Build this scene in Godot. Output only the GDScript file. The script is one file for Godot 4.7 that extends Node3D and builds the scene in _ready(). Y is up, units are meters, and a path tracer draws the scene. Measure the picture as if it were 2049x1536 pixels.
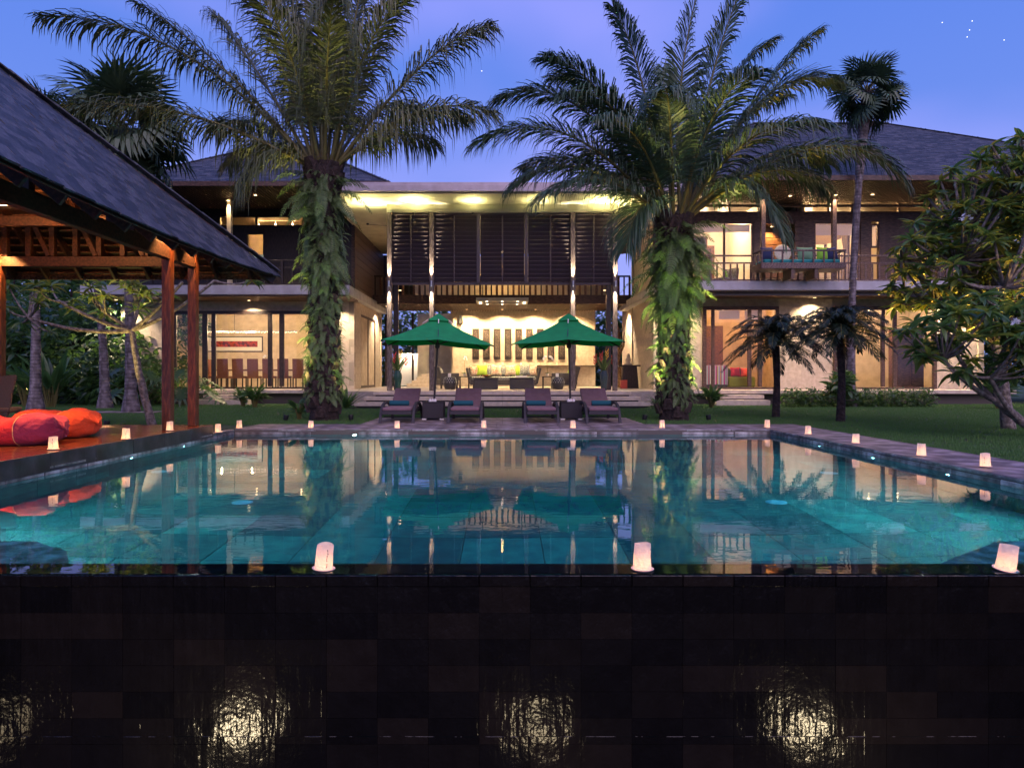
extends Node3D
# A tropical villa at dusk: pool, open lounge, two wings, timber pavilion, palms.
# Metres; the camera stands at the origin and looks along -z. P(x, y, d) is a point d metres in front of it.

class Geo:
	var v := PackedVector3Array()
	var n := PackedVector3Array()
	var u := PackedVector2Array()
	var c := PackedColorArray()
	var ix := PackedInt32Array()
	var col := Color.WHITE
	var colored := false

	func tri(a: Vector3, b: Vector3, d: Vector3, out := Vector3.ZERO) -> void:
		var k := (d - a).cross(b - a)
		if k.length_squared() < 1e-16:
			return
		k = k.normalized()
		if out != Vector3.ZERO and k.dot(out) < 0.0:
			var t := b
			b = d
			d = t
			k = -k
		var s := v.size()
		v.append(a); v.append(b); v.append(d)
		n.append(k); n.append(k); n.append(k)
		u.append(Vector2(0, 0)); u.append(Vector2(1, 0)); u.append(Vector2(1, 1))
		if colored:
			c.append(col); c.append(col); c.append(col)
		ix.append(s); ix.append(s + 1); ix.append(s + 2)

	func quad(a: Vector3, b: Vector3, d: Vector3, e: Vector3, out := Vector3.ZERO) -> void:
		var k := (d - a).cross(b - a) + (e - a).cross(d - a)
		if k.length_squared() < 1e-16:
			return
		k = k.normalized()
		if out != Vector3.ZERO and k.dot(out) < 0.0:
			var t := b
			b = e
			e = t
			k = -k
		var s := v.size()
		v.append(a); v.append(b); v.append(d); v.append(e)
		n.append(k); n.append(k); n.append(k); n.append(k)
		u.append(Vector2(0, 0)); u.append(Vector2(1, 0)); u.append(Vector2(1, 1)); u.append(Vector2(0, 1))
		if colored:
			c.append(col); c.append(col); c.append(col); c.append(col)
		ix.append(s); ix.append(s + 1); ix.append(s + 2)
		ix.append(s); ix.append(s + 2); ix.append(s + 3)

	func box(t: Transform3D, s: Vector3, bev := 0.0) -> void:
		var h := s * 0.5
		var b := minf(bev, minf(h.x, minf(h.y, h.z)) * 0.45)
		var bs := t.basis
		for ax in 3:
			var a1 := (ax + 1) % 3
			var a2 := (ax + 2) % 3
			for sg in [-1.0, 1.0]:
				var q := []
				for w in [[-1.0, -1.0], [1.0, -1.0], [1.0, 1.0], [-1.0, 1.0]]:
					var p := Vector3.ZERO
					p[ax] = sg * h[ax]
					p[a1] = w[0] * (h[a1] - b)
					p[a2] = w[1] * (h[a2] - b)
					q.append(t * p)
				var o := Vector3.ZERO
				o[ax] = sg
				quad(q[0], q[1], q[2], q[3], bs * o)
		if b <= 0.0:
			return
		for ax in 3:
			var a1 := (ax + 1) % 3
			var a2 := (ax + 2) % 3
			for s1 in [-1.0, 1.0]:
				for s2 in [-1.0, 1.0]:
					var q := []
					for w in [[-1.0, 0], [1.0, 0], [1.0, 1], [-1.0, 1]]:
						var p := Vector3.ZERO
						p[ax] = w[0] * (h[ax] - b)
						p[a1] = s1 * (h[a1] - (b if w[1] == 1 else 0.0))
						p[a2] = s2 * (h[a2] - (0.0 if w[1] == 1 else b))
						q.append(t * p)
					var o := Vector3.ZERO
					o[a1] = s1
					o[a2] = s2
					quad(q[0], q[1], q[2], q[3], bs * o)
		for sx in [-1.0, 1.0]:
			for sy in [-1.0, 1.0]:
				for sz in [-1.0, 1.0]:
					tri(t * Vector3(sx * h.x, sy * (h.y - b), sz * (h.z - b)), t * Vector3(sx * (h.x - b), sy * h.y, sz * (h.z - b)), t * Vector3(sx * (h.x - b), sy * (h.y - b), sz * h.z), bs * Vector3(sx, sy, sz))

	func grid(pts: Array, cols: int, closed := false) -> void:
		# smooth surface over rows of `cols` points; normals averaged
		var rows: int = pts.size() / cols
		var s := v.size()
		var acc := []
		acc.resize(pts.size())
		acc.fill(Vector3.ZERO)
		var faces := []
		for r in rows - 1:
			for q in (cols if closed else cols - 1):
				var a := r * cols + q
				var b := r * cols + (q + 1) % cols
				var d := b + cols
				var e := a + cols
				faces.append([a, b, d])
				faces.append([a, d, e])
		for f in faces:
			var k: Vector3 = (pts[f[2]] - pts[f[0]]).cross(pts[f[1]] - pts[f[0]])
			for w in f:
				acc[w] += k
		for q in pts.size():
			v.append(pts[q])
			var k: Vector3 = acc[q]
			n.append(k.normalized() if k.length_squared() > 1e-18 else Vector3.UP)
			u.append(Vector2(float(q % cols) / cols, float(q / cols) / rows))
			if colored:
				c.append(col)
		for f in faces:
			ix.append(s + f[0]); ix.append(s + f[1]); ix.append(s + f[2])

	func tube(path: Array, radii: Array, seg := 8, cap := true) -> void:
		var pts := []
		var side := Vector3.ZERO
		for k in path.size():
			var d: Vector3 = (path[mini(k + 1, path.size() - 1)] - path[maxi(k - 1, 0)]).normalized()
			if side == Vector3.ZERO:
				side = d.cross(Vector3.UP if absf(d.y) < 0.9 else Vector3.RIGHT).normalized()
			side = (side - d * side.dot(d)).normalized()
			var up := side.cross(d)
			for q in seg:
				var a := TAU * q / seg
				pts.append(path[k] + (side * cos(a) + up * sin(a)) * radii[k])
		grid(pts, seg, true)
		if cap:
			var last := path.size() - 1
			for q in range(1, seg - 1):
				tri(pts[0], pts[q], pts[q + 1], path[0] - path[1])
				tri(pts[last * seg], pts[last * seg + q], pts[last * seg + q + 1], path[last] - path[last - 1])

	func lathe(o: Vector3, prof: Array, seg := 20) -> void:
		# prof: [radius, height] from the bottom up
		var pts := []
		for p in prof:
			for q in seg:
				var a := -TAU * q / seg
				pts.append(o + Vector3(cos(a) * p[0], p[1], sin(a) * p[0]))
		grid(pts, seg, true)

	func prism(poly: Array, t: Transform3D, depth: float) -> void:
		# a flat outline in x, y, thickened along z
		var pk := PackedVector2Array(poly)
		var tr := Geometry2D.triangulate_polygon(pk)
		var h := depth * 0.5
		var mid := Vector2.ZERO
		for p in poly:
			mid += p / poly.size()
		for k in range(0, tr.size(), 3):
			for sg in [-1.0, 1.0]:
				tri(t * Vector3(pk[tr[k]].x, pk[tr[k]].y, sg * h), t * Vector3(pk[tr[k + 1]].x, pk[tr[k + 1]].y, sg * h), t * Vector3(pk[tr[k + 2]].x, pk[tr[k + 2]].y, sg * h), t.basis * Vector3(0, 0, sg))
		var ccw := not Geometry2D.is_polygon_clockwise(pk)
		for k in pk.size():
			var a := pk[k]
			var b := pk[(k + 1) % pk.size()]
			var e := b - a
			var o := Vector3(e.y, -e.x, 0) if ccw else Vector3(-e.y, e.x, 0)
			quad(t * Vector3(a.x, a.y, -h), t * Vector3(b.x, b.y, -h), t * Vector3(b.x, b.y, h), t * Vector3(a.x, a.y, h), t.basis * o)

	func mesh() -> ArrayMesh:
		var ar := []
		ar.resize(Mesh.ARRAY_MAX)
		ar[Mesh.ARRAY_VERTEX] = v
		ar[Mesh.ARRAY_NORMAL] = n
		ar[Mesh.ARRAY_TEX_UV] = u
		if colored:
			ar[Mesh.ARRAY_COLOR] = c
		ar[Mesh.ARRAY_INDEX] = ix
		var m := ArrayMesh.new()
		m.add_surface_from_arrays(Mesh.PRIMITIVE_TRIANGLES, ar)
		return m

var M := {}
var taken := {}
var boxes := {}
var rng := RandomNumberGenerator.new()

func P(x: float, y: float, d: float) -> Vector3:
	return Vector3(x, y, -d)

func numbered(s: String) -> String:
	if not taken.has(s):
		taken[s] = 0
		return s
	taken[s] += 1
	return "%s_%03d" % [s, taken[s]]

func tag(o: Node, label: String, category: String, group := "") -> void:
	o.set_meta("label", label)
	o.set_meta("category", category)
	if group != "":
		o.set_meta("group", group)

func th(called: String, label: String, category: String, at := Vector3.ZERO, turn := 0.0, group := "") -> Node3D:
	var o := Node3D.new()
	o.name = numbered(called)
	add_child(o)
	o.position = at
	o.rotation.y = turn
	tag(o, label, category, group)
	return o

func pt(parent: Node, called: String, mesh: Mesh, m: Material, at := Vector3.ZERO, b := Basis()) -> MeshInstance3D:
	var o := MeshInstance3D.new()
	o.name = called
	o.mesh = mesh
	o.material_override = m
	parent.add_child(o, true)
	o.transform = Transform3D(b, at)
	return o

func one(called: String, label: String, category: String, mesh: Mesh, m: Material, at := Vector3.ZERO, b := Basis(), group := "") -> MeshInstance3D:
	var o := pt(self, numbered(called), mesh, m, at, b)
	tag(o, label, category, group)
	return o

func struct(called: String, mesh: Mesh, m: Material, at := Vector3.ZERO) -> MeshInstance3D:
	var o := pt(self, numbered(called), mesh, m, at)
	o.set_meta("kind", "structure")
	return o

func holder(parent: Node, called: String, at := Vector3.ZERO) -> Node3D:
	var o := Node3D.new()
	o.name = called
	parent.add_child(o, true)
	o.position = at
	return o

func bm(s: Vector3, bev := 0.006) -> ArrayMesh:
	var key := "%.4f %.4f %.4f %.4f" % [s.x, s.y, s.z, bev]
	if not boxes.has(key):
		var g := Geo.new()
		g.box(Transform3D(), s, bev)
		boxes[key] = g.mesh()
	return boxes[key]

# a box part, given its centre (x, y, distance) and its size
func bx(parent: Node, called: String, m: Material, at: Vector3, s: Vector3, rot := Vector3.ZERO, bev := 0.006) -> MeshInstance3D:
	return pt(parent, called, bm(s, bev), m, at, Basis.from_euler(rot))

# a bar of rectangular section from a to b
func bar(parent: Node, called: String, m: Material, a: Vector3, b: Vector3, w: float, h: float, bev := 0.006) -> MeshInstance3D:
	var d := b - a
	var z := d.normalized()
	var x := Vector3.UP.cross(z)
	x = Vector3.RIGHT if x.length() < 0.01 else x.normalized()
	var y := z.cross(x)
	return pt(parent, called, bm(Vector3(w, h, snappedf(d.length(), 0.001)), bev), m, (a + b) * 0.5, Basis(x, y, z))

func look(dir: Vector3) -> Basis:
	var up := Vector3.UP if absf(dir.normalized().y) < 0.98 else Vector3.RIGHT
	return Basis.looking_at(dir, up)

func spot(parent: Node, at: Vector3, dir: Vector3, energy: float, angle: float, c: Color, size := 0.03, soft := 0.6) -> void:
	var l := SpotLight3D.new()
	l.name = "spot"
	parent.add_child(l, true)
	l.transform = Transform3D(look(dir), at)
	l.light_energy = energy
	l.light_color = c
	l.spot_angle = angle
	l.spot_angle_attenuation = soft
	l.spot_range = 14.0
	l.spot_attenuation = 2.0
	l.light_size = size
	l.shadow_enabled = true

func omni(parent: Node, at: Vector3, energy: float, c: Color, size := 0.03) -> void:
	var l := OmniLight3D.new()
	l.name = "glow"
	parent.add_child(l, true)
	l.position = at
	l.light_energy = energy
	l.light_color = c
	l.omni_range = 12.0
	l.omni_attenuation = 2.0
	l.light_size = size
	l.shadow_enabled = true

func area(parent: Node, at: Vector3, dir: Vector3, size: Vector2, energy: float, c: Color) -> void:
	var l := AreaLight3D.new()
	l.name = "panel_light"
	parent.add_child(l, true)
	l.transform = Transform3D(look(dir), at)
	l.area_size = size
	l.light_energy = energy
	l.light_color = c
	l.area_range = 14.0
	l.area_normalize_energy = true
	l.shadow_enabled = true

func lut_tex(seed_: int, freq: float, oct: int, a: Color, b: Color, w := 256, h := 256, kind := FastNoiseLite.TYPE_SIMPLEX_SMOOTH, gain := 1.0) -> ImageTexture:
	var f := FastNoiseLite.new()
	f.seed = seed_
	f.noise_type = kind
	f.frequency = freq
	f.fractal_octaves = oct
	var src := f.get_seamless_image(w, h).get_data()
	var lut := []
	for k in 256:
		var t := clampf((k / 255.0 - 0.5) * gain + 0.5, 0.0, 1.0)
		lut.append(a.lerp(b, t))
	var bytes := PackedByteArray()
	bytes.resize(w * h * 3)
	for k in w * h:
		var q: Color = lut[src[k]]
		bytes[k * 3] = int(q.r * 255.0)
		bytes[k * 3 + 1] = int(q.g * 255.0)
		bytes[k * 3 + 2] = int(q.b * 255.0)
	return ImageTexture.create_from_image(Image.create_from_data(w, h, false, Image.FORMAT_RGB8, bytes))

# a material from a linear base colour; o: tex, bump, depth (cm), scale, metal, back, spec, sheen, uv (own UVs)
func mt(key: String, r: float, g: float, b: float, rough := 0.8, o := {}) -> StandardMaterial3D:
	var m := StandardMaterial3D.new()
	m.resource_name = key
	m.albedo_color = Color(r, g, b).linear_to_srgb()
	m.roughness = rough
	m.metallic = o.get("metal", 0.0)
	m.metallic_specular = o.get("spec", 0.5)
	if o.has("tex"):
		m.albedo_texture = o.tex
	if o.has("rtex"):
		m.roughness_texture = o.rtex
	if o.has("bump"):
		m.heightmap_enabled = true
		m.heightmap_texture = o.bump
		m.heightmap_scale = o.get("depth", 0.3)
	if (o.has("tex") or o.has("bump") or o.has("rtex")) and not o.has("uv"):
		m.uv1_triplanar = true
		m.uv1_world_triplanar = true
	var s = o.get("scale", 1.0)
	m.uv1_scale = s if s is Vector3 else Vector3(s, s, s)
	if o.has("back"):
		m.backlight_enabled = true
		m.backlight = o.back.linear_to_srgb()
	if o.has("sheen"):
		m.rim_enabled = true
		m.rim = o.sheen
		m.rim_tint = 0.5
	if o.has("glow"):
		m.emission_enabled = true
		m.emission = o.glow
		m.emission_energy_multiplier = o.get("power", 1.0)
	if o.has("both"):
		m.cull_mode = BaseMaterial3D.CULL_DISABLED
	if o.has("vc"):
		m.vertex_color_use_as_albedo = true
	M[key] = m
	return m

func materials() -> void:
	var w := Color(1, 1, 1)
	var fine := lut_tex(1, 0.06, 4, Color(0.55, 0.55, 0.55), w, 256, 256)
	var soft := lut_tex(2, 0.02, 4, Color(0.86, 0.85, 0.84), w, 256, 256)
	var cloudy := lut_tex(3, 0.012, 5, Color(0.5, 0.48, 0.46), w, 256, 256, FastNoiseLite.TYPE_SIMPLEX_SMOOTH, 1.5)
	var grit := lut_tex(4, 0.25, 3, Color(0, 0, 0), w, 256, 256)
	var lumps := lut_tex(5, 0.03, 5, Color(0, 0, 0), w, 256, 256)
	var stainy := lut_tex(6, 0.015, 5, Color(0.62, 0.55, 0.47), w, 256, 256, FastNoiseLite.TYPE_SIMPLEX_SMOOTH, 1.8)
	var greens := lut_tex(7, 0.02, 4, Color(0.7, 0.8, 0.86), Color(1, 1, 1), 256, 256, FastNoiseLite.TYPE_SIMPLEX_SMOOTH, 1.6)
	var wood := lut_tex(8, 0.03, 4, Color(0.55, 0.5, 0.48), w, 256, 256, FastNoiseLite.TYPE_SIMPLEX_SMOOTH, 1.5)
	var weave := weave_tex()
	M.tex_cloudy = cloudy
	# stone
	for k in 4:
		var t: float = [1.0, 0.95, 0.975, 1.03][k]
		mt("limestone%d" % k, 0.62 * t, 0.52 * t, 0.40 * t, 0.75, {"tex": soft, "bump": grit, "depth": 0.08, "scale": 0.9})
		mt("paver%d" % k, 0.34 * t, 0.275 * t, 0.29 * t, 0.62, {"tex": cloudy, "bump": grit, "depth": 0.1, "scale": 0.7})
		mt("shingle%d" % k, [0.085, 0.042, 0.125, 0.062][k], [0.09, 0.047, 0.128, 0.068][k], [0.115, 0.064, 0.155, 0.088][k], 0.6, {"tex": fine, "bump": grit, "depth": 0.15, "scale": 1.3})
		mt("pool_tile%d" % k, [0.012, 0.008, 0.018, 0.01][k], [0.16, 0.105, 0.22, 0.135][k], [0.17, 0.125, 0.22, 0.15][k], 0.6, {"tex": greens, "scale": 0.6})
		mt("lava%d" % k, [0.0060, 0.0034, 0.0095, 0.0048][k], [0.0053, 0.0033, 0.0076, 0.0045][k], [0.0050, 0.0036, 0.0066, 0.0047][k], 0.18, {"tex": soft, "scale": 1.0, "bump": drip_tex(), "depth": 1.1, "spec": 0.42})
	mt("joint", 0.10, 0.085, 0.075, 0.95)
	mt("pool_joint", 0.008, 0.07, 0.08, 0.8)
	mt("wall_joint", 0.36, 0.30, 0.23, 0.95)
	mt("dark_joint", 0.008, 0.008, 0.008, 0.5)
	mt("coping", 0.34, 0.32, 0.33, 0.6, {"tex": cloudy, "bump": lumps, "depth": 0.4, "scale": 1.1})
	mt("fascia_stone", 0.062, 0.05, 0.062, 0.42, {"tex": cloudy, "bump": grit, "depth": 0.06, "scale": 0.9})
	mt("shelf_stone", 0.5, 0.48, 0.48, 0.6, {"tex": cloudy, "scale": 1.2})
	mt("concrete", 0.46, 0.46, 0.50, 0.75, {"tex": soft, "scale": 0.4})
	mt("render", 0.62, 0.56, 0.43, 0.8, {"tex": soft, "scale": 0.3})
	mt("soffit", 0.66, 0.63, 0.47, 0.8, {"tex": soft, "scale": 0.25})
	mt("roof_edge", 0.52, 0.46, 0.49, 0.65, {"tex": soft, "scale": 0.4})
	mt("plaster", 0.66, 0.54, 0.39, 0.85, {"tex": soft, "scale": 0.4})
	mt("white_paint", 0.72, 0.69, 0.64, 0.7)
	mt("ceiling", 0.72, 0.65, 0.52, 0.8)
	mt("terrace", 0.42, 0.355, 0.29, 0.45, {"tex": soft, "scale": 0.7})
	# wood
	mt("teak", 0.155, 0.046, 0.017, 0.38, {"tex": wood, "scale": Vector3(3, 0.5, 3), "bump": grit, "depth": 0.04})
	mt("teak_beam", 0.085, 0.036, 0.018, 0.5, {"tex": wood, "scale": Vector3(2, 2, 2)})
	mt("batten", 0.21, 0.105, 0.05, 0.6, {"tex": wood, "scale": 2.0})
	for k in 3:
		var t: float = [1.0, 0.82, 1.15][k]
		mt("deck%d" % k, 0.135 * t, 0.04 * t, 0.018 * t, 0.2, {"tex": wood, "scale": Vector3(0.6, 3, 3)})
	mt("dark_wood", 0.030, 0.017, 0.013, 0.45, {"tex": wood, "scale": Vector3(2, 0.6, 2)})
	mt("mid_wood", 0.105, 0.054, 0.036, 0.5, {"tex": wood, "scale": Vector3(0.6, 2.5, 2)})
	mt("rail_wood", 0.17, 0.11, 0.10, 0.55, {"tex": wood, "scale": 2.0})
	mt("warm_wood", 0.22, 0.09, 0.035, 0.45, {"tex": wood, "scale": 2.0})
	mt("louvre", 0.05, 0.036, 0.042, 0.42)
	mt("column", 0.16, 0.125, 0.115, 0.5, {"tex": wood, "scale": Vector3(3, 0.5, 3)})
	mt("rattan", 0.032, 0.028, 0.034, 0.6, {"bump": weave, "depth": 0.5, "scale": 9.0})
	mt("rattan_tan", 0.16, 0.115, 0.08, 0.7, {"bump": weave, "depth": 0.5, "scale": 9.0, "tex": fine})
	mt("rattan_chair", 0.24, 0.06, 0.013, 0.6, {"bump": weave, "depth": 0.6, "scale": 7.0, "tex": fine})
	# cloth
	mt("lounger_cushion", 0.20, 0.112, 0.135, 0.9, {"sheen": 0.25, "tex": soft, "scale": 1.2, "bump": grit, "depth": 0.05})
	mt("towel", 0.006, 0.075, 0.105, 0.95, {"sheen": 0.3, "bump": grit, "depth": 0.15, "scale": 3.0})
	mt("towel_edge", 0.35, 0.03, 0.05, 0.9)
	mt("parasol", 0.012, 0.34, 0.115, 0.85, {"back": Color(0.16, 0.5, 0.04), "both": 1, "tex": soft, "scale": 0.8})
	mt("bag_red", 0.52, 0.012, 0.018, 0.85, {"sheen": 0.3, "bump": lumps, "depth": 1.2, "scale": 1.6})
	mt("bag_plum", 0.30, 0.018, 0.05, 0.85, {"sheen": 0.3, "bump": lumps, "depth": 1.2, "scale": 1.6})
	mt("bag_orange", 0.78, 0.075, 0.012, 0.85, {"sheen": 0.3, "bump": lumps, "depth": 1.2, "scale": 1.6})
	mt("piping", 0.75, 0.36, 0.14, 0.8)
	mt("cushion_grey", 0.46, 0.47, 0.40, 0.9, {"sheen": 0.2, "tex": cloudy, "scale": 5.0})
	mt("cushion_lime", 0.42, 0.58, 0.05, 0.9, {"sheen": 0.2})
	mt("cushion_floral", 0.86, 0.74, 0.62, 0.9, {"tex": floral_tex(), "scale": 2.4})
	mt("cushion_navy", 0.015, 0.022, 0.075, 0.9, {"sheen": 0.3})
	mt("cushion_sage", 0.13, 0.24, 0.14, 0.9, {"sheen": 0.3})
	mt("cushion_bright", 0.22, 0.46, 0.04, 0.9, {"sheen": 0.3})
	mt("mattress_teal", 0.006, 0.17, 0.19, 0.85)
	mt("striped", 1, 1, 1, 0.9, {"tex": stripe_tex(), "uv": 1})
	mt("olive_cloth", 0.16, 0.17, 0.015, 0.9)
	mt("linen", 0.66, 0.58, 0.48, 0.9)
	mt("blind", 0.62, 0.57, 0.56, 0.9, {"back": Color(0.4, 0.36, 0.34), "both": 1})
	mt("net", 0.75, 0.66, 0.5, 0.95, {"back": Color(0.5, 0.42, 0.3), "both": 1})
	# metal, glass, pots
	mt("steel", 0.45, 0.45, 0.46, 0.35, {"metal": 0.9})
	mt("black_metal", 0.02, 0.02, 0.022, 0.4, {"metal": 0.3})
	mt("brown_pole", 0.018, 0.013, 0.013, 0.4)
	mt("vase_green", 0.02, 0.075, 0.05, 0.25)
	mt("vase_blue", 0.03, 0.055, 0.065, 0.25)
	mt("stool_glaze", 0.016, 0.016, 0.024, 0.3)
	mt("white_pot", 0.7, 0.66, 0.64, 0.4)
	mt("red_box", 0.4, 0.05, 0.03, 0.6)
	mt("picture_red", 0.36, 0.045, 0.02, 0.8, {"tex": batik_tex(), "scale": 1.1})
	mt("carved", 0.135, 0.085, 0.065, 0.6, {"tex": carve_tex(), "bump": carve_tex(), "depth": 2.5, "scale": 2.2})
	mt("driftwood", 0.42, 0.24, 0.10, 0.8, {"tex": wood, "bump": lumps, "depth": 2.0, "scale": Vector3(3, 1, 3)})
	mt("carved_cloth", 0.45, 0.46, 0.48, 0.9, {"tex": carve_tex(), "scale": 3.0})
	mt("stone_disc", 0.55, 0.48, 0.38, 0.8, {"tex": soft, "bump": grit, "depth": 0.5, "scale": 2.0})
	var gl := mt("glass", 0.9, 0.95, 0.95, 0.02, {"spec": 0.34})
	gl.transparency = BaseMaterial3D.TRANSPARENCY_ALPHA
	gl.albedo_color.a = 0.004
	var gm := mt("rail_glass", 0.5, 0.75, 0.68, 0.05)
	gm.transparency = BaseMaterial3D.TRANSPARENCY_ALPHA
	gm.albedo_color.a = 0.45
	# plants
	mt("trunk_grey", 0.20, 0.17, 0.18, 0.85, {"tex": cloudy, "bump": ring_tex(), "depth": 1.4, "scale": Vector3(1.5, 1.0, 1.5)})
	mt("trunk_brown", 0.052, 0.034, 0.032, 0.95, {"tex": cloudy, "bump": lumps, "depth": 4.0, "scale": 1.4})
	mt("boot", 0.075, 0.05, 0.046, 0.95, {"tex": cloudy, "bump": lumps, "depth": 2.0, "scale": 2.2})
	mt("fibre", 0.085, 0.055, 0.045, 0.95, {"both": 1})
	mt("bark_pale", 0.30, 0.255, 0.23, 0.8, {"tex": cloudy, "bump": lumps, "depth": 1.0, "scale": 3.0})
	mt("palm_leaf", 0.10, 0.118, 0.046, 0.5, {"both": 1, "back": Color(0.10, 0.14, 0.04), "vc": 1})
	mt("palm_leaf_deep", 0.062, 0.108, 0.058, 0.48, {"both": 1, "back": Color(0.06, 0.13, 0.04), "vc": 1})
	mt("dwarf_leaf", 0.016, 0.036, 0.019, 0.5, {"both": 1, "vc": 1})
	mt("petiole", 0.13, 0.115, 0.03, 0.55)
	mt("fan_leaf", 0.06, 0.10, 0.054, 0.5, {"both": 1, "back": Color(0.07, 0.12, 0.05), "vc": 1})
	mt("fern", 0.095, 0.15, 0.05, 0.55, {"both": 1, "back": Color(0.16, 0.28, 0.05), "vc": 1})
	for k in 3:
		mt("plumeria%d" % k, [0.06, 0.085, 0.04][k], [0.105, 0.115, 0.085][k], [0.03, 0.025, 0.034][k], 0.42, {"both": 1, "back": [Color(0.24, 0.3, 0.04), Color(0.4, 0.34, 0.04), Color(0.1, 0.2, 0.04)][k]})
		mt("broad%d" % k, [0.024, 0.036, 0.015][k], [0.065, 0.08, 0.042][k], [0.019, 0.018, 0.015][k], 0.45, {"both": 1, "back": Color(0.1, 0.2, 0.04)})
	mt("hedge", 0.02, 0.04, 0.017, 0.6, {"both": 1, "vc": 1})
	mt("petal", 0.8, 0.78, 0.8, 0.7, {"both": 1, "back": Color(0.4, 0.4, 0.4)})
	mt("bract_red", 0.62, 0.05, 0.03, 0.5)
	mt("bract_yellow", 0.75, 0.42, 0.02, 0.5)
	mt("grass_blade", 0.05, 0.13, 0.026, 0.7, {"both": 1, "back": Color(0.04, 0.09, 0.01)})
	mt("lawn", 0.034, 0.088, 0.022, 0.95, {"tex": stainy, "bump": grit, "depth": 0.8, "scale": 0.45})
	mt("soil", 0.02, 0.014, 0.011, 0.95, {"bump": lumps, "depth": 3.0, "scale": 1.0})
	# things that give off light
	mt("paper", 0.80, 0.70, 0.62, 0.9, {"both": 1, "back": Color(0.92, 0.80, 0.66), "glow": Color(1.0, 0.72, 0.5), "power": 0.06, "bump": lumps, "depth": 1.0, "scale": 5.0})
	mt("plate", 0.52, 0.44, 0.44, 0.5)
	mt("flame", 1, 0.8, 0.5, 0.5, {"glow": Color(1.0, 0.72, 0.38), "power": 5.0})
	mt("lamp_white", 1, 1, 1, 0.5, {"glow": Color(1.0, 0.95, 0.86), "power": 6.0})
	mt("lamp_warm", 1, 1, 1, 0.5, {"glow": Color(1.0, 0.84, 0.62), "power": 5.0})
	mt("lamp_pool", 1, 1, 1, 0.5, {"glow": Color(0.92, 1.0, 1.0), "power": 30.0})
	mt("crystal", 1, 1, 1, 0.5, {"glow": Color(1.0, 0.9, 0.75), "power": 2.4})
	mt("star", 1, 1, 1, 0.5, {"glow": Color(1, 1, 1), "power": 1.1})
	mt("drain", 0.12, 0.42, 0.58, 0.5)

func weave_tex() -> ImageTexture:
	var im := Image.create(64, 64, false, Image.FORMAT_RGB8)
	for y in 64:
		for x in 64:
			var cx := (x / 8) % 2
			var cy := (y / 8) % 2
			var t := sin(PI * (x % 8 + 0.5) / 8.0) if cx == cy else sin(PI * (y % 8 + 0.5) / 8.0)
			im.set_pixel(x, y, Color(t, t, t))
	return ImageTexture.create_from_image(im)

func floral_tex() -> ImageTexture:
	var im := Image.create(128, 128, false, Image.FORMAT_RGB8)
	im.fill(Color(0.95, 0.9, 0.8))
	var r := RandomNumberGenerator.new()
	r.seed = 77
	for k in 60:
		var cx := r.randi_range(0, 127)
		var cy := r.randi_range(0, 127)
		var s := r.randf_range(3.0, 9.0)
		var q: Color = [Color(0.85, 0.3, 0.22), Color(0.95, 0.55, 0.35), Color(0.45, 0.5, 0.22), Color(0.8, 0.42, 0.4)][k % 4]
		for y in range(-9, 10):
			for x in range(-9, 10):
				var a := atan2(y, x)
				if Vector2(x, y).length() < s * (0.75 + 0.25 * sin(a * 5.0 + k)):
					im.set_pixel((cx + x + 128) % 128, (cy + y + 128) % 128, q)
	return ImageTexture.create_from_image(im)

func stripe_tex() -> ImageTexture:
	var im := Image.create(16, 128, false, Image.FORMAT_RGB8)
	var q := [Color(0.75, 0.74, 0.72), Color(0.8, 0.12, 0.5), Color(0.3, 0.36, 0.45), Color(0.86, 0.84, 0.78), Color(0.35, 0.6, 0.55), Color(0.6, 0.16, 0.45), Color(0.7, 0.66, 0.3), Color(0.5, 0.48, 0.55)]
	for x in 128:
		for y in 16:
			im.set_pixel(y, x, q[(x * 5 / 16 + (x / 11) * 3) % 8])
	return ImageTexture.create_from_image(im)

func batik_tex() -> ImageTexture:
	return lut_tex(31, 0.05, 3, Color(1, 0.9, 0.8), Color(0.45, 0.3, 0.3), 128, 128, FastNoiseLite.TYPE_CELLULAR, 2.5)

func carve_tex() -> ImageTexture:
	return lut_tex(33, 0.09, 2, Color(0.2, 0.18, 0.17), Color(1, 1, 1), 128, 128, FastNoiseLite.TYPE_CELLULAR, 2.2)

func ring_tex() -> ImageTexture:
	var f := FastNoiseLite.new()
	f.seed = 9
	f.frequency = 0.03
	var im := Image.create(128, 128, false, Image.FORMAT_RGB8)
	for y in 128:
		for x in 128:
			var t := 0.5 + 0.35 * sin(TAU * (y + 5.0 * f.get_noise_2d(x, y)) / 12.8) + 0.2 * f.get_noise_2d(x * 4.0, y * 4.0)
			im.set_pixel(x, y, Color(t, t, t))
	return ImageTexture.create_from_image(im)

var drip: ImageTexture
func drip_tex() -> ImageTexture:
	# water running down rough stone: streaks, pits and scratches
	if drip:
		return drip
	var f := FastNoiseLite.new()
	f.seed = 12
	f.frequency = 0.02
	f.fractal_octaves = 4
	var im := Image.create(512, 512, false, Image.FORMAT_RGB8)
	for y in 512:
		for x in 512:
			var t := 0.5 + 0.20 * f.get_noise_2d(x * 1.3, y * 0.11) + 0.40 * f.get_noise_2d(x * 0.5 + 900.0, y * 0.36) + 0.05 * f.get_noise_2d(x * 4.0, y * 4.0 + 400.0)
			im.set_pixel(x, y, Color(t, t, t))
	drip = ImageTexture.create_from_image(im)
	return drip

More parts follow.
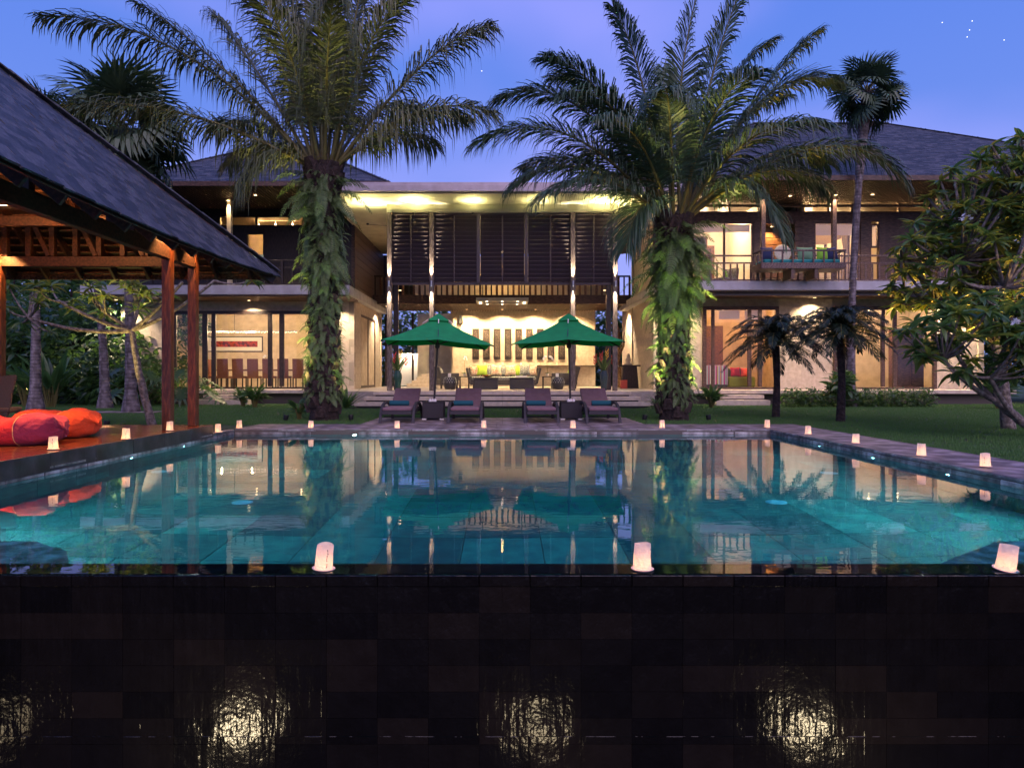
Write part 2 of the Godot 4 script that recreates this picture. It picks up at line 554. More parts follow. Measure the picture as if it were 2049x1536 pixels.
func _ready() -> void:
	rng.seed = 4711
	var cam := Camera3D.new()
	cam.name = "camera"
	add_child(cam)
	cam.position = Vector3(0, 0.99, 0)
	cam.projection = Camera3D.PROJECTION_FRUSTUM
	cam.near = 0.05
	cam.far = 900.0
	cam.size = 0.05 * 1536.0 / 1400.0
	cam.frustum_offset = Vector2(19.5, -16.0) * 0.05 / 1400.0
	cam.current = true
	var sky := ProceduralSkyMaterial.new()
	sky.sky_top_color = Color(0.035, 0.16, 0.72).linear_to_srgb()
	sky.sky_horizon_color = Color(0.235, 0.335, 0.82).linear_to_srgb()
	sky.sky_curve = 0.35
	sky.ground_bottom_color = Color(0.03, 0.03, 0.04).linear_to_srgb()
	sky.ground_horizon_color = Color(0.10, 0.11, 0.16).linear_to_srgb()
	sky.sky_cover = cloud_cover()
	sky.sky_cover_modulate = Color(1, 1, 1, 0.8)
	var env := Environment.new()
	env.background_mode = Environment.BG_SKY
	env.sky = Sky.new()
	env.sky.sky_material = sky
	env.background_energy_multiplier = 0.69
	env.tonemap_mode = Environment.TONE_MAPPER_LINEAR
	env.tonemap_exposure = 1.65
	env.sdfgi_enabled = true
	env.ssao_enabled = true
	env.ssil_enabled = true
	var we := WorldEnvironment.new()
	we.name = "environment"
	we.environment = env
	add_child(we)
	var sun := DirectionalLight3D.new()   # the afterglow in the west, behind the camera
	sun.name = "afterglow"
	sun.light_energy = 0.5
	sun.light_color = Color(1.0, 0.86, 0.90)
	sun.light_angular_distance = 70.0
	sun.sky_mode = DirectionalLight3D.SKY_MODE_LIGHT_ONLY
	sun.shadow_enabled = true
	add_child(sun)
	sun.transform.basis = look(Vector3(-0.3, -0.85, -1.0))
	materials()
	print("materials ", Time.get_ticks_msec())
	pool()
	grounds()
	pavilion()
	print("pavilion ", Time.get_ticks_msec())
	villa()
	print("villa ", Time.get_ticks_msec())
	rooms()
	lounge()
	poolside()
	print("things ", Time.get_ticks_msec())
	plants()
	print("plants ", Time.get_ticks_msec())

func cloud_cover() -> ImageTexture:
	# thin high cloud, faintly pink, drawn out level
	var f := FastNoiseLite.new()
	f.seed = 21
	f.frequency = 0.008
	f.fractal_octaves = 5
	var im := Image.create(512, 256, false, Image.FORMAT_RGBA8)
	for y in 256:
		for x in 512:
			var a := TAU * x / 512.0
			var t := f.get_noise_3d(cos(a) * 90.0, y * 3.2, sin(a) * 90.0) * 0.7 + f.get_noise_3d(cos(a) * 260.0 + 500.0, y * 7.0, sin(a) * 260.0) * 0.3
			t = clampf((t + 0.04) * 2.4, 0.0, 1.0)
			im.set_pixel(x, y, Color(0.60, 0.46, 0.56, t * 0.6))
	return ImageTexture.create_from_image(im)

const WATER := -0.10
const NEAR := 3.86
const LIP := 4.065
const FAR := 13.05
const HALF := 5.0

func ripple_tex() -> ImageTexture:
	var f := FastNoiseLite.new()
	f.seed = 5
	f.frequency = 0.012
	f.fractal_octaves = 3
	return ImageTexture.create_from_image(f.get_seamless_image(512, 512))

func pool() -> void:
	var w := StandardMaterial3D.new()
	w.resource_name = "pool_water"
	w.albedo_color = Color(0.14, 0.80, 0.92).linear_to_srgb()
	w.albedo_color.a = 0.0
	w.roughness = 0.0
	w.refraction_enabled = true
	w.refraction_scale = 0.033
	w.heightmap_enabled = true
	w.heightmap_texture = ripple_tex()
	w.heightmap_scale = 0.03
	w.uv1_scale = Vector3(4.0, 8.0, 1.0)
	M.water = w
	var g := Geo.new()
	var a := [P(-HALF, WATER, FAR), P(HALF, WATER, FAR), P(HALF, WATER, NEAR), P(-HALF, WATER, NEAR)]
	g.quad(a[0], a[1], a[2], a[3], Vector3.UP)
	struct("pool_water", g.mesh(), w)
	# the basin: floor and walls of green stone tiles on a bed
	var bed := -1.42
	var floor_ := struct("pool_floor", bm(Vector3(HALF * 2 + 0.6, 0.2, FAR - NEAR + 0.6), 0.0), M.pool_joint, P(0, bed - 0.112, (FAR + NEAR) * 0.5))
	var nx := 15
	var nz := 13
	var tx := HALF * 2.0 / nx
	var tz := (FAR - LIP) / nz
	for i in nx:
		for k in nz:
			pt(floor_, "tile", bm(Vector3(tx - 0.008, 0.012, tz - 0.008), 0.003), M["pool_tile%d" % rng.randi_range(0, 3)], P(-HALF + (i + 0.5) * tx, bed - 0.006 - rng.randf() * 0.003, LIP + (k + 0.5) * tz) - floor_.position)
	var wall_y0 := bed
	var wall_h := -0.113 - bed
	for s in [-1.0, 1.0]:
		var side := struct("pool_side_wall", bm(Vector3(0.3, wall_h + 0.1, FAR - NEAR + 0.3), 0.0), M.dark_joint, P(s * (HALF + 0.163), (bed - 0.10) * 0.5 - 0.05, (FAR + NEAR) * 0.5))
		for k in 13:
			for r in 3:
				var tl := (FAR - LIP) / 13.0
				var hh := wall_h / 3.0
				pt(side, "tile", bm(Vector3(0.012, hh - 0.006, tl - 0.006), 0.003), M["pool_tile%d" % rng.randi_range(0, 3)], P(s * (HALF + 0.007), wall_y0 + (r + 0.5) * hh, LIP + (k + 0.5) * tl) - side.position)
	var back := struct("pool_far_wall", bm(Vector3(HALF * 2, wall_h + 0.1, 0.3), 0.0), M.dark_joint, P(0, (bed - 0.10) * 0.5 - 0.05, FAR + 0.163))
	for k in 15:
		for r in 3:
			var hh := wall_h / 3.0
			pt(back, "tile", bm(Vector3(tx - 0.006, hh - 0.006, 0.012), 0.003), M["pool_tile%d" % rng.randi_range(0, 3)], P(-HALF + (k + 0.5) * tx, wall_y0 + (r + 0.5) * hh, FAR + 0.007) - back.position)
	# coping courses above the water, real stones with uneven faces
	for side in 3:
		var len_: float = HALF * 2 if side == 0 else FAR - NEAR
		var edge := holder(self, numbered("pool_coping"))
		edge.set_meta("kind", "structure")
		for r in 2:
			var x := 0.0
			var y0: float = [-0.110, -0.042][r]
			var h: float = [0.066, 0.038][r]
			while x < len_ - 0.01:
				var l := minf(rng.randf_range(0.45, 1.0), len_ - x)
				var o := rng.randf_range(0.0, 0.012)
				var sz := Vector3(l - 0.006, h, 0.12) if side == 0 else Vector3(0.12, h, l - 0.006)
				var at := P(-HALF + x + l * 0.5, y0 + h * 0.5, FAR + 0.055 + o) if side == 0 else P((HALF + 0.055 + o) * (1.0 if side == 1 else -1.0), y0 + h * 0.5, NEAR + x + l * 0.5)
				pt(edge, "stone", bm(sz.snapped(Vector3.ONE * 0.02) - Vector3.ONE * 0.005, 0.008), M.coping if rng.randf() < 0.6 else M.shelf_stone, at)
				x += l
	# the vanishing edge: a wall of black lava tiles, always wet
	var vw := struct("overflow_wall", bm(Vector3(HALF * 2 + 0.6, 1.98, 0.2), 0.0), M.dark_joint, P(0, -1.105, NEAR + 0.122))
	var tw := 0.2813
	var hh2 := 0.145
	for r in 11:
		for k in 35:
			var x := (k - 17) * tw + 0.013
			var y := WATER - 0.069 - 0.004 - (r + 0.5) * hh2
			pt(vw, "tile", bm(Vector3(tw - 0.0015, hh2 - 0.0015, 0.02), 0.0), M["lava%d" % rng.randi_range(0, 3)], P(x, y, NEAR + 0.011 + rng.randf() * 0.0025) - vw.position, Basis.from_euler(Vector3(rng.randf_range(-1, 1), rng.randf_range(-1, 1), 0) * 0.006))
	for k in 35:
		var x := (k - 17) * tw + 0.013
		pt(vw, "edge_stone", bm(Vector3(tw - 0.002, 0.062, 0.206), 0.004), M["lava%d" % rng.randi_range(0, 3)], P(x, WATER - 0.008 - 0.033, NEAR + 0.099) - vw.position)
	# catch basin below, out of view, with lamps that shine up the wet wall
	struct("catch_basin_floor", bm(Vector3(16, 0.1, 5.4), 0.0), M.soil, P(0, -2.25, 1.4))
	for k in 4:
		var x: float = [-3.25, -1.673, 0.223, 1.943][k]
		var t := th("wall_washer", ["small black lamp under the overflow wall beyond the left frame edge", "small black lamp under the overflow wall, below its left bright patch", "small black lamp under the overflow wall, below its middle bright patch", "small black lamp under the overflow wall, below its right bright patch"][k], "lamp", P(x, -2.17, NEAR - 0.60), 0.0, "lamps under the overflow wall")
		var gg := Geo.new()
		gg.lathe(Vector3.ZERO, [[0.0, 0.0], [0.06, 0.0], [0.06, 0.02], [0.015, 0.03], [0.015, 0.78], [0.05, 0.79], [0.055, 0.86]], 14)
		pt(t, "stake", gg.mesh(), M.black_metal)
		var gl := Geo.new()
		gl.lathe(Vector3.ZERO, [[0.05, 0.861], [0.04, 0.872], [0.0, 0.876]], 14)
		pt(t, "lens", gl.mesh(), M.lamp_warm)
		spot(t, Vector3(0, 0.90, 0), Vector3(0.02, 0.42, -0.9), [0.035, 0.22, 0.06, 0.19][k], 58.0, Color(1.0, 0.91, 0.74), 0.06, 1.0)
	# ledges just under the surface in the near corners
	for s in [-1.0, 1.0]:
		var poly := [Vector2(s * 5.0, (LIP + 0.005)), Vector2(s * 2.52, (LIP + 0.005)), Vector2(s * (2.74 if s < 0 else 2.95), 4.40), Vector2(s * (3.12 if s < 0 else 3.3), 4.66), Vector2(s * 5.0, 4.66)]
		var gs := Geo.new()
		gs.prism(poly, Transform3D(Basis(Vector3.RIGHT, Vector3.FORWARD, Vector3.UP), Vector3(0, -0.645, 0)), 1.0)
		struct("pool_ledge", gs.mesh(), M.shelf_stone)
	# underwater lamps
	var spots := [[-5.0, 10.94, 1], [-5.0, 9.4, 1], [5.0, 10.99, -1], [5.0, 9.4, -1], [5.0, 7.82, -1], [-5.0, 6.0, 1], [5.0, 6.0, -1], [-2.75, 13.05, 0]]
	var says := ["underwater pool lamp by the pavilion deck, farther of the two", "underwater pool lamp by the pavilion deck, nearer of the two", "underwater lamp in the right pool wall, farthest of three", "underwater lamp in the right pool wall, middle of three", "underwater lamp in the right pool wall, nearest of three", "underwater lamp in the left pool wall near the bean bags", "underwater lamp in the right pool wall close to the overflow edge", "underwater lamp in the far pool wall below the left palm"]
	for k in spots.size():
		var q: Array = spots[k]
		var dir := Vector3(q[2], 0, 0) if q[2] != 0 else Vector3(0, 0, 1)
		var t := th("pool_light", says[k], "pool light", P(q[0], WATER - 0.10, q[1]), 0.0, "underwater pool lamps")
		var gr := Geo.new()
		gr.lathe(Vector3.ZERO, [[0.0, 0.0], [0.05, 0.0], [0.05, 0.016], [0.036, 0.02], [0.034, 0.012]], 16)
		var b := Basis(Quaternion(Vector3.UP, dir))
		pt(t, "ring", gr.mesh(), M.steel, Vector3.ZERO, b)
		var gl := Geo.new()
		gl.lathe(Vector3.ZERO, [[0.034, 0.013], [0.02, 0.017], [0.0, 0.018]], 16)
		pt(t, "lens", gl.mesh(), M.lamp_pool, Vector3.ZERO, b)
		spot(t, dir * 0.05, dir + Vector3(0, -0.35, 0), 5.0 if absf(q[1] - 6.0) < 0.1 else 1.8, 80.0, Color(0.95, 1.0, 0.97), 0.03, 1.0)
	var dr := [[-4.55, 9.3], [-2.75, 7.4], [2.9, 7.4], [4.3, 9.2]]
	for k in 4:
		var gd := Geo.new()
		gd.lathe(Vector3.ZERO, [[0.11, 0.0], [0.11, 0.012], [0.095, 0.02], [0.0, 0.022]], 24)
		one("pool_drain", ["pale blue round drain cover on the pool floor, far left one", "pale blue round drain cover on the pool floor, near left one", "pale blue round drain cover on the pool floor, near right one", "pale blue round drain cover on the pool floor, far right one"][k], "drain", gd.mesh(), M.drain, P(dr[k][0], bed, dr[k][1]), Basis(), "pool drains")

func pave(parent: Node3D, x0: float, x1: float, d0: float, d1: float, nx: int, nd: int, y: float, key: String) -> void:
	var sx := (x1 - x0) / nx
	var sd := (d1 - d0) / nd
	for i in nx:
		for k in nd:
			pt(parent, "slab", bm(Vector3(snappedf(sx - 0.006, 0.001), 0.04, snappedf(sd - 0.006, 0.001)), 0.004), M["%s%d" % [key, rng.randi_range(0, 3)]], P(x0 + (i + 0.5) * sx, y - 0.02 + rng.randf_range(-0.001, 0.001), d0 + (k + 0.5) * sd) - parent.position)

func grounds() -> void:
	# lawn: one sheet to the horizon, left open where the pool lies
	var g := Geo.new()
	var y := -0.03
	for r in [[-400.0, -5.35, -60.0, 13.4], [5.35, 400.0, -60.0, 13.4], [-400.0, 400.0, 13.4, 420.0]]:
		var nx := 8
		for i in nx:
			var xa: float = lerpf(r[0], r[1], i / float(nx))
			var xb: float = lerpf(r[0], r[1], (i + 1) / float(nx))
			g.quad(P(xa, y, r[2]), P(xb, y, r[2]), P(xb, y, r[3]), P(xa, y, r[3]), Vector3.UP)
	struct("lawn", g.mesh(), M.lawn)
	var bank := Geo.new()
	bank.quad(P(-5.4, -0.03, 3.9), P(-5.4, -2.3, 3.9), P(-5.4, -2.3, -60), P(-5.4, -0.03, -60), Vector3.RIGHT)
	bank.quad(P(5.4, -0.03, 3.9), P(5.4, -2.3, 3.9), P(5.4, -2.3, -60), P(5.4, -0.03, -60), Vector3.LEFT)
	bank.quad(P(-5.4, -2.12, -1), P(5.4, -2.12, -1), P(5.4, -2.12, -60), P(-5.4, -2.12, -60), Vector3.UP)
	struct("lower_garden", bank.mesh(), M.soil)
	var deck := struct("pool_terrace", bm(Vector3(11.0, 0.1, 1.36), 0.0), M.joint, P(0.5, -0.07, 13.05 + 0.685))
	pave(deck, -5.0, 6.0, 13.06, 14.4, 18, 2, 0.0, "paver")
	var right := struct("pool_path", bm(Vector3(0.98, 0.1, 9.0), 0.0), M.joint, P(5.5, -0.071, 8.56))
	pave(right, 5.005, 6.0, 4.0, 13.05, 1, 9, 0.0, "paver")
	var pad := struct("lounging_terrace", bm(Vector3(5.84, 0.1, 2.18), 0.0), M.joint, P(0, -0.072, 15.52))
	pave(pad, -2.93, 2.93, 14.41, 16.62, 10, 4, 0.0, "paver")
	# a grey path that crosses the lawn on the left
	var path := struct("garden_path", bm(Vector3(3.4, 0.04, 0.6), 0.0), M.joint, P(-11.2, -0.028, 19.3))
	pave(path, -12.9, -9.5, 19.0, 19.6, 5, 1, 0.006, "paver")
	# short grass blades where the lawn is near enough to show them
	var gb := Geo.new()
	for k in 5:
		var a := TAU * k / 5.0
		var o := Vector3(cos(a), 0, sin(a)) * 0.012
		var side := Vector3(-sin(a), 0, cos(a)) * 0.004
		gb.tri(o - side, o + side, o * 2.2 + Vector3(0, 0.035 + 0.008 * (k % 3), 0))
	var mm := MultiMesh.new()
	mm.transform_format = MultiMesh.TRANSFORM_3D
	mm.mesh = gb.mesh()
	var at := []
	var r2 := RandomNumberGenerator.new()
	r2.seed = 99
	while at.size() < 60000:
		var d := 6.0 + 19.0 * r2.randf()
		var x := r2.randf_range(-0.76, 0.78) * d
		if d < 14.42 and x > -9.2 and x < 6.02:
			continue
		if d < 16.66 and absf(x) < 2.95 or d > 21.6 and absf(x) < 4.9:
			continue
		at.append(Transform3D(Basis(Vector3.UP, r2.randf() * TAU).scaled(Vector3(1.2, r2.randf_range(0.6, 1.1), 1.2)), P(x, y, d)))
	mm.instance_count = at.size()
	for k in at.size():
		mm.set_instance_transform(k, at[k])
	var mi := MultiMeshInstance3D.new()
	mi.name = "grass"
	mi.multimesh = mm
	mi.material_override = M.grass_blade
	mi.set_meta("kind", "stuff")
	tag(mi, "short mown grass of the dark lawn", "grass")
	add_child(mi)

# ---------------------------------------------------------------- paper lanterns
func lantern(at: Vector3, label: String, tilt := Vector3.ZERO, turn := 0.0) -> void:
	var t := th("paper_lantern", label, "lantern", at, 0.0, "paper candle lanterns round the pool")
	t.basis = Basis.from_euler(Vector3(tilt.x, turn, tilt.z + rng.randf_range(-0.03, 0.03))).scaled(Vector3(0.9, rng.randf_range(0.86, 0.95), 0.9))
	var g := Geo.new()
	g.lathe(Vector3.ZERO, [[0.0, 0.0], [0.035, 0.0], [0.062, 0.006], [0.072, 0.014], [0.070, 0.016], [0.055, 0.012], [0.0, 0.011]], 24)
	pt(t, "plate", g.mesh(), M.plate)
	var pp := Geo.new()
	var pts := []
	var k0 := rng.randf() * 6.0
	for r in 7:
		for q in 24:
			var a := -TAU * q / 24.0
			var rr := 0.056 - 0.006 * r / 6.0 + 0.0016 * sin(a * 3.0 + k0 + r * 0.4) + 0.0012 * sin(a * 7.0 + r)
			var yy := 0.013 + 0.150 * r / 6.0 + (0.0035 * sin(a * 2.0 + k0) if r == 6 else 0.0)
			pts.append(Vector3(cos(a) * rr, yy, sin(a) * rr))
	pp.grid(pts, 24, true)
	pt(t, "paper_shade", pp.mesh(), M.paper)
	# brushed ink line down the paper
	var gi := Geo.new()
	var px := rng.randf_range(-0.018, 0.022)
	for r in 9:
		var yy := 0.035 + r * 0.0125
		var wv := 0.0022 + 0.0028 * rng.randf()
		if rng.randf() < 0.2:
			continue
		var x := px + rng.randf_range(-0.003, 0.003)
		var z := sqrt(maxf(0.0574 * 0.0574 - x * x, 0.0)) - 0.006 * r / 9.0 + 0.0016
		gi.box(Transform3D(Basis.from_euler(Vector3(0, 0, rng.randf_range(-0.5, 0.5))), Vector3(x, yy, z)), Vector3(wv, 0.011, 0.001))
		if rng.randf() < 0.35:
			gi.box(Transform3D(Basis.from_euler(Vector3(0, 0, rng.randf_range(-0.3, 0.3))), Vector3(x, yy + 0.004, z)), Vector3(0.012, 0.0022, 0.001))
	pt(t, "ink_mark", gi.mesh(), M.ink)
	var gc := Geo.new()
	gc.lathe(Vector3.ZERO, [[0.0, 0.0125], [0.016, 0.0125], [0.016, 0.030], [0.0, 0.031]], 12)
	pt(t, "candle", gc.mesh(), M.white_pot)
	var gf := Geo.new()
	gf.lathe(Vector3.ZERO, [[0.0, 0.032], [0.0045, 0.038], [0.0035, 0.047], [0.0, 0.056]], 8)
	pt(t, "flame", gf.mesh(), M.flame)
	omni(t, Vector3(0, 0.05, 0), 0.0034, Color(1.0, 0.74, 0.48), 0.008)

func lanterns() -> void:
	M.ink = mt("ink", 0.10, 0.07, 0.07, 0.9)
	var lip := WATER - 0.006
	lantern(P(-1.01, lip, 3.95), "tilting paper lantern on the overflow edge, leftmost of the near three", Vector3(0.02, 0, -0.10), 0.3)
	lantern(P(0.79, lip, 3.94), "paper lantern on the overflow edge, middle of the near three", Vector3(0.0, 0, -0.03), 1.1)
	lantern(P(2.83, lip, 3.935), "tilting paper lantern on the overflow edge, rightmost of the near three", Vector3(0.03, 0, 0.11), 2.0)
	lantern(P(-5.17, 0.14, 8.05), "paper lantern on the timber deck in front of the red bean bag")
	lantern(P(-5.04, 0.14, 9.36), "paper lantern on the timber deck right of the orange bean bag", Vector3.ZERO, 0.4)
	lantern(P(-5.15, 0.14, 10.83), "paper lantern on the timber deck at the foot of the front post", Vector3.ZERO, 0.9)
	lantern(P(-4.96, 0.0, 12.2), "paper lantern half hidden behind the end of the timber deck", Vector3.ZERO, 1.3)
	var far := [-4.95, -3.62, -1.98, -0.35, 1.33, 3.02]
	var say := ["paper lantern on the far pool edge, at its left corner", "paper lantern on the far pool edge in front of the left palm", "paper lantern on the far pool edge in front of the leftmost lounger", "paper lantern on the far pool edge beside the second lounger", "paper lantern on the far pool edge in front of the right parasol table", "paper lantern on the far pool edge in front of the right palm"]
	for k in 6:
		lantern(P(far[k], 0.0, 13.16 + 0.06 * (k % 2)), say[k], Vector3.ZERO, k * 0.7)
	var rt := [[5.06, 13.35], [5.17, 11.82], [5.18, 10.25], [5.18, 8.64], [5.24, 7.58]]
	var say2 := ["paper lantern at the far right corner of the pool", "paper lantern on the right pool path, second from its far corner", "paper lantern on the right pool path, middle of five", "paper lantern on the right pool path, second nearest", "paper lantern on the right pool path, nearest one"]
	for k in 5:
		lantern(P(rt[k][0], 0.0, rt[k][1]), say2[k], Vector3(0, 0, 0.05 if k == 4 else 0.0), k * 1.3)

# ---------------------------------------------------------------- timber pavilion
const EX := -4.15
const EY := 2.87
const ED := 12.9
const SL := 0.826

func eave_y(d: float, run: float) -> float:
	var sag := (-0.11 + 0.0065 * (d - 8.9) * (d - 8.9)) * clampf(1.0 - run / 3.0, 0.0, 1.0)
	return EY + minf(sag, 0.06)

func roof_pt(run: float, d: float, lift := 0.0) -> Vector3:
	return P(EX - run + lift * 0.64, eave_y(d, run) + run * SL + lift * 0.77, d)

func pavilion() -> void:
	var t := th("pavilion", "open timber pavilion with a steep shingle roof over a raised deck", "pavilion", Vector3.ZERO)
	var near := 2.5
	var ridge := 4.6
	# deck
	var deck := holder(t, "deck")
	var k := 0
	var d := near
	while d < 12.09:
		pt(deck, "plank", bm(Vector3(5.2, 0.03, 0.136), 0.004), M["deck%d" % rng.randi_range(0, 2)], P(-7.62, 0.125 + rng.randf_range(-0.0008, 0.0008), d + 0.07))
		d += 0.14
		k += 1
	bx(t, "deck_base", M.dark_wood, P(-7.65, 0.0, 7.3), Vector3(5.2, 0.16, 9.5), Vector3.ZERO, 0.0)
	for q in 11:
		var l := 9.6 / 11.0
		bx(t, "fascia_slab", M.fascia_stone, P(-5.0 - 0.02 + rng.randf_range(-0.002, 0.002), 0.036, near + (q + 0.5) * l), Vector3(0.04, 0.205, l - 0.004), Vector3.ZERO, 0.004)
	for q in 5:
		bx(t, "fascia_slab", M.fascia_stone, P(-5.04 - (q + 0.5) * 1.03, 0.036, 12.12), Vector3(1.026, 0.205, 0.04), Vector3.ZERO, 0.004)
	# posts
	for q in [[-5.26, 11.0], [-5.26, 11.9], [-8.56, 11.9], [-5.26, 3.6], [-8.56, 3.6]]:
		var top = EY + SL * (EX - q[0]) - 0.12 if q[0] > -6.0 else 3.3
		top = minf(top, EY + SL * minf(EX - q[0], ED - q[1]) - 0.12 if q[1] > 11 else top)
		var post := bx(t, "post", M.teak, P(q[0], 0.14 + (top - 0.14) * 0.5, q[1]), Vector3(0.14, top - 0.14, 0.14), Vector3.ZERO, 0.01)
	# ring beams
	bar(t, "beam", M.teak_beam, P(-5.26, 2.93, 11.99), P(-5.26, 2.93, near), 0.12, 0.22)
	bar(t, "beam", M.teak_beam, P(-5.32, 2.93, 11.9), P(-10.2, 2.93, 11.9), 0.12, 0.17)
	bar(t, "beam", M.teak_beam, P(-8.56, 2.93, 11.8), P(-8.56, 2.93, near), 0.12, 0.2)
	bar(t, "beam", M.teak_beam, P(-5.3, 3.42, 11.0), P(-12.0, 3.42, 11.0), 0.10, 0.16)
	for q in 12:
		var x := -5.65 - q * 0.40
		bar(t, "strut", M.teak_beam, P(x, 3.02, 11.9), P(x, 3.58, 11.9), 0.09, 0.09)
		if q % 2 == 0:
			bar(t, "brace", M.teak_beam, P(x + 0.08, 3.62, 11.86), P(x + 0.36, 3.02, 11.86), 0.05, 0.08)
	for q in 17:
		var z := 11.6 - q * 0.55
		bar(t, "strut", M.teak_beam, P(-5.26, 3.04, z), P(-5.26, 3.66, z), 0.10, 0.10)
	# rafters of the side slope and of the far slope
	d = 12.4
	while d > near:
		var r1 := minf(ridge, ED - d) if ED - d > 0.4 else 0.4
		if r1 > 0.5:
			bar(t, "rafter", M.teak_beam, roof_pt(0.12, d, -0.16), roof_pt(r1, d, -0.16), 0.055, 0.17)
		d -= 0.6
	for q in 10:
		var x := EX - 0.45 - q * 0.62
		var r1 := minf(EX - x, ridge)
		if r1 > 0.3:
			bar(t, "rafter", M.teak_beam, P(x, EY - 0.12 + 0.08 * SL, ED - 0.08), P(x, EY - 0.12 + SL * r1, ED - r1), 0.055, 0.15)
	bar(t, "hip_rafter", M.teak_beam, P(EX - 0.05, EY - 0.1, ED - 0.05), P(EX - ridge, EY - 0.14 + SL * ridge, ED - ridge), 0.09, 0.22)
	# battens under the shingles
	var r := 0.06
	while r < ridge:
		bar(t, "batten", M.batten, roof_pt(r, ED - r, -0.045), roof_pt(r, (near + ED - r) * 0.5, -0.045), 0.05, 0.025, 0.0)
		bar(t, "batten", M.batten, roof_pt(r, (near + ED - r) * 0.5, -0.045), roof_pt(r, near, -0.045), 0.05, 0.025, 0.0)
		bar(t, "batten", M.batten, P(EX - r, EY + SL * r - 0.035, ED - r), P(-13.4 + r, EY + SL * r - 0.035, ED - r), 0.05, 0.025, 0.0)
		r += 0.125
	# far eave board, eave board of the near side
	bar(t, "eave_board", M.batten, P(EX - 0.03, EY - 0.06, ED - 0.03), P(-13.3, EY - 0.06, ED - 0.03), 0.03, 0.10)
	for q in 8:
		var d0 := ED - q * 1.3
		bar(t, "eave_board", M.dark_wood, roof_pt(0.03, d0, -0.06), roof_pt(0.03, d0 - 1.3, -0.06), 0.03, 0.05)
	# roof boarding that the shingles lie on
	var g := Geo.new()
	for q in 12:
		var a := q / 12.0 * ridge
		var b := (q + 1) / 12.0 * ridge
		for s in 10:
			var da := lerpf(near, ED - a, s / 10.0)
			var db := lerpf(near, ED - a, (s + 1) / 10.0)
			var dc := lerpf(near, ED - b, (s + 1) / 10.0)
			var de := lerpf(near, ED - b, s / 10.0)
			g.quad(roof_pt(a, da, -0.02), roof_pt(a, db, -0.02), roof_pt(b, dc, -0.02), roof_pt(b, de, -0.02), Vector3(1, 1, 0))
	g.quad(P(EX, EY - 0.01, ED), P(-13.4, EY - 0.01, ED), P(-13.4 + ridge, EY + SL * ridge - 0.01, ED - ridge), P(EX - ridge, EY + SL * ridge - 0.01, ED - ridge), Vector3(0, 1, -1))
	g.quad(P(-13.4, EY - 0.01, ED), P(-13.4, EY - 0.01, near), P(-13.4 + ridge, EY + SL * ridge - 0.01, near), P(-13.4 + ridge, EY + SL * ridge - 0.01, ED - ridge), Vector3(-1, 1, 0))
	var roof := pt(t, "roof", g.mesh(), M.dark_wood)
	# shingles: the 300 that show largest singly, the rest as one mass
	var ex := 0.13
	var list := []
	var row := 0
	r = -0.04
	while r < ridge:
		var end := ED - maxf(r, 0.0) + 0.02
		var dd := end - (0.0 if row % 2 == 0 else 0.1)
		while dd > 3.0:
			var w := rng.randf_range(0.13, 0.24)
			list.append([r, dd - w * 0.5, w - 0.006, rng.randf_range(-0.004, 0.005), rng.randi_range(0, 3), rng.randf_range(-0.012, 0.012)])
			dd -= w
		r += ex * 0.771
		row += 1
	var seen := []
	for s in list:
		var p := roof_pt(s[0], s[1])
		if p.x / p.z < 0.70:
			seen.append(s)
	seen.sort_custom(func(a, b): return a[1] < b[1])
	var single := {}
	for q in mini(300, seen.size()):
		single[seen[q]] = true
	var ups := Vector3(-0.771, 0.637, 0)
	var rest := []
	for q in 4:
		rest.append(Geo.new())
	for s in list:
		var p := roof_pt(s[0], s[1], 0.012 + s[3])
		var c = p + ups * (0.065 + s[5])
		var y := Vector3(0.637, 0.771, 0).rotated(Vector3(0, 0, 1), -0.11)
		var z := Vector3(0, 0, 1)
		var bs := Basis(y.cross(z), y, z)
		if single.has(s):
			pt(roof, "shingle", bm(Vector3(0.175, 0.02, snappedf(s[2], 0.02)), 0.0), M["shingle%d" % s[4]], c, bs)
		else:
			rest[s[4]].box(Transform3D(bs, c), Vector3(0.175, 0.02, s[2]))
	for q in 4:
		var o := pt(roof, "shingle_field", rest[q].mesh(), M["shingle%d" % q])
		o.set_meta("kind", "stuff")
	# hip cap
	for q in 24:
		var a := q / 24.0 * ridge
		var b := (q + 1.25) / 24.0 * ridge
		bar(roof, "hip_tile", M["shingle%d" % (q % 4)], P(EX - a + 0.02, EY + SL * a + 0.045, ED - a), P(EX - b + 0.02, EY + SL * b + 0.06, ED - b), 0.16, 0.02)
	# lamps of the pavilion
	var warm := Color(1.0, 0.66, 0.36)
	pav_lamp(P(-5.06, 3.50, 10.86), Vector3(-0.10, -1, 0.12), 3.2, 38.0, "small spot lamp high between the two pavilion posts")
	pav_lamp(P(-5.05, 3.42, 11.72), Vector3(-0.10, -1, 0.10), 1.8, 34.0, "small spot lamp beside the top of the rear pavilion post")
	pav_lamp(P(-6.2, 3.35, 8.2), Vector3(0.05, -1, 0.15), 7.5, 42.0, "small downlight over the bean bags under the pavilion roof")
	pav_lamp(P(-8.45, 3.25, 11.6), Vector3(0.1, -1, -0.2), 3.0, 45.0, "small bright lamp under the pavilion roof at the left frame edge")
	var up := th("beam_uplight", "warm uplight strip on the pavilion tie beam", "lamp", P(-7.6, 3.54, 10.6))
	pt(up, "housing", bm(Vector3(1.2, 0.05, 0.06), 0.008), M.black_metal)
	pt(up, "diffuser", bm(Vector3(1.16, 0.008, 0.04), 0.0), M.lamp_warm, Vector3(0, 0.032, 0))
	area(up, Vector3(0, 0.045, 0), Vector3(0, 1, -0.25), Vector2(1.16, 0.04), 1.5, warm)
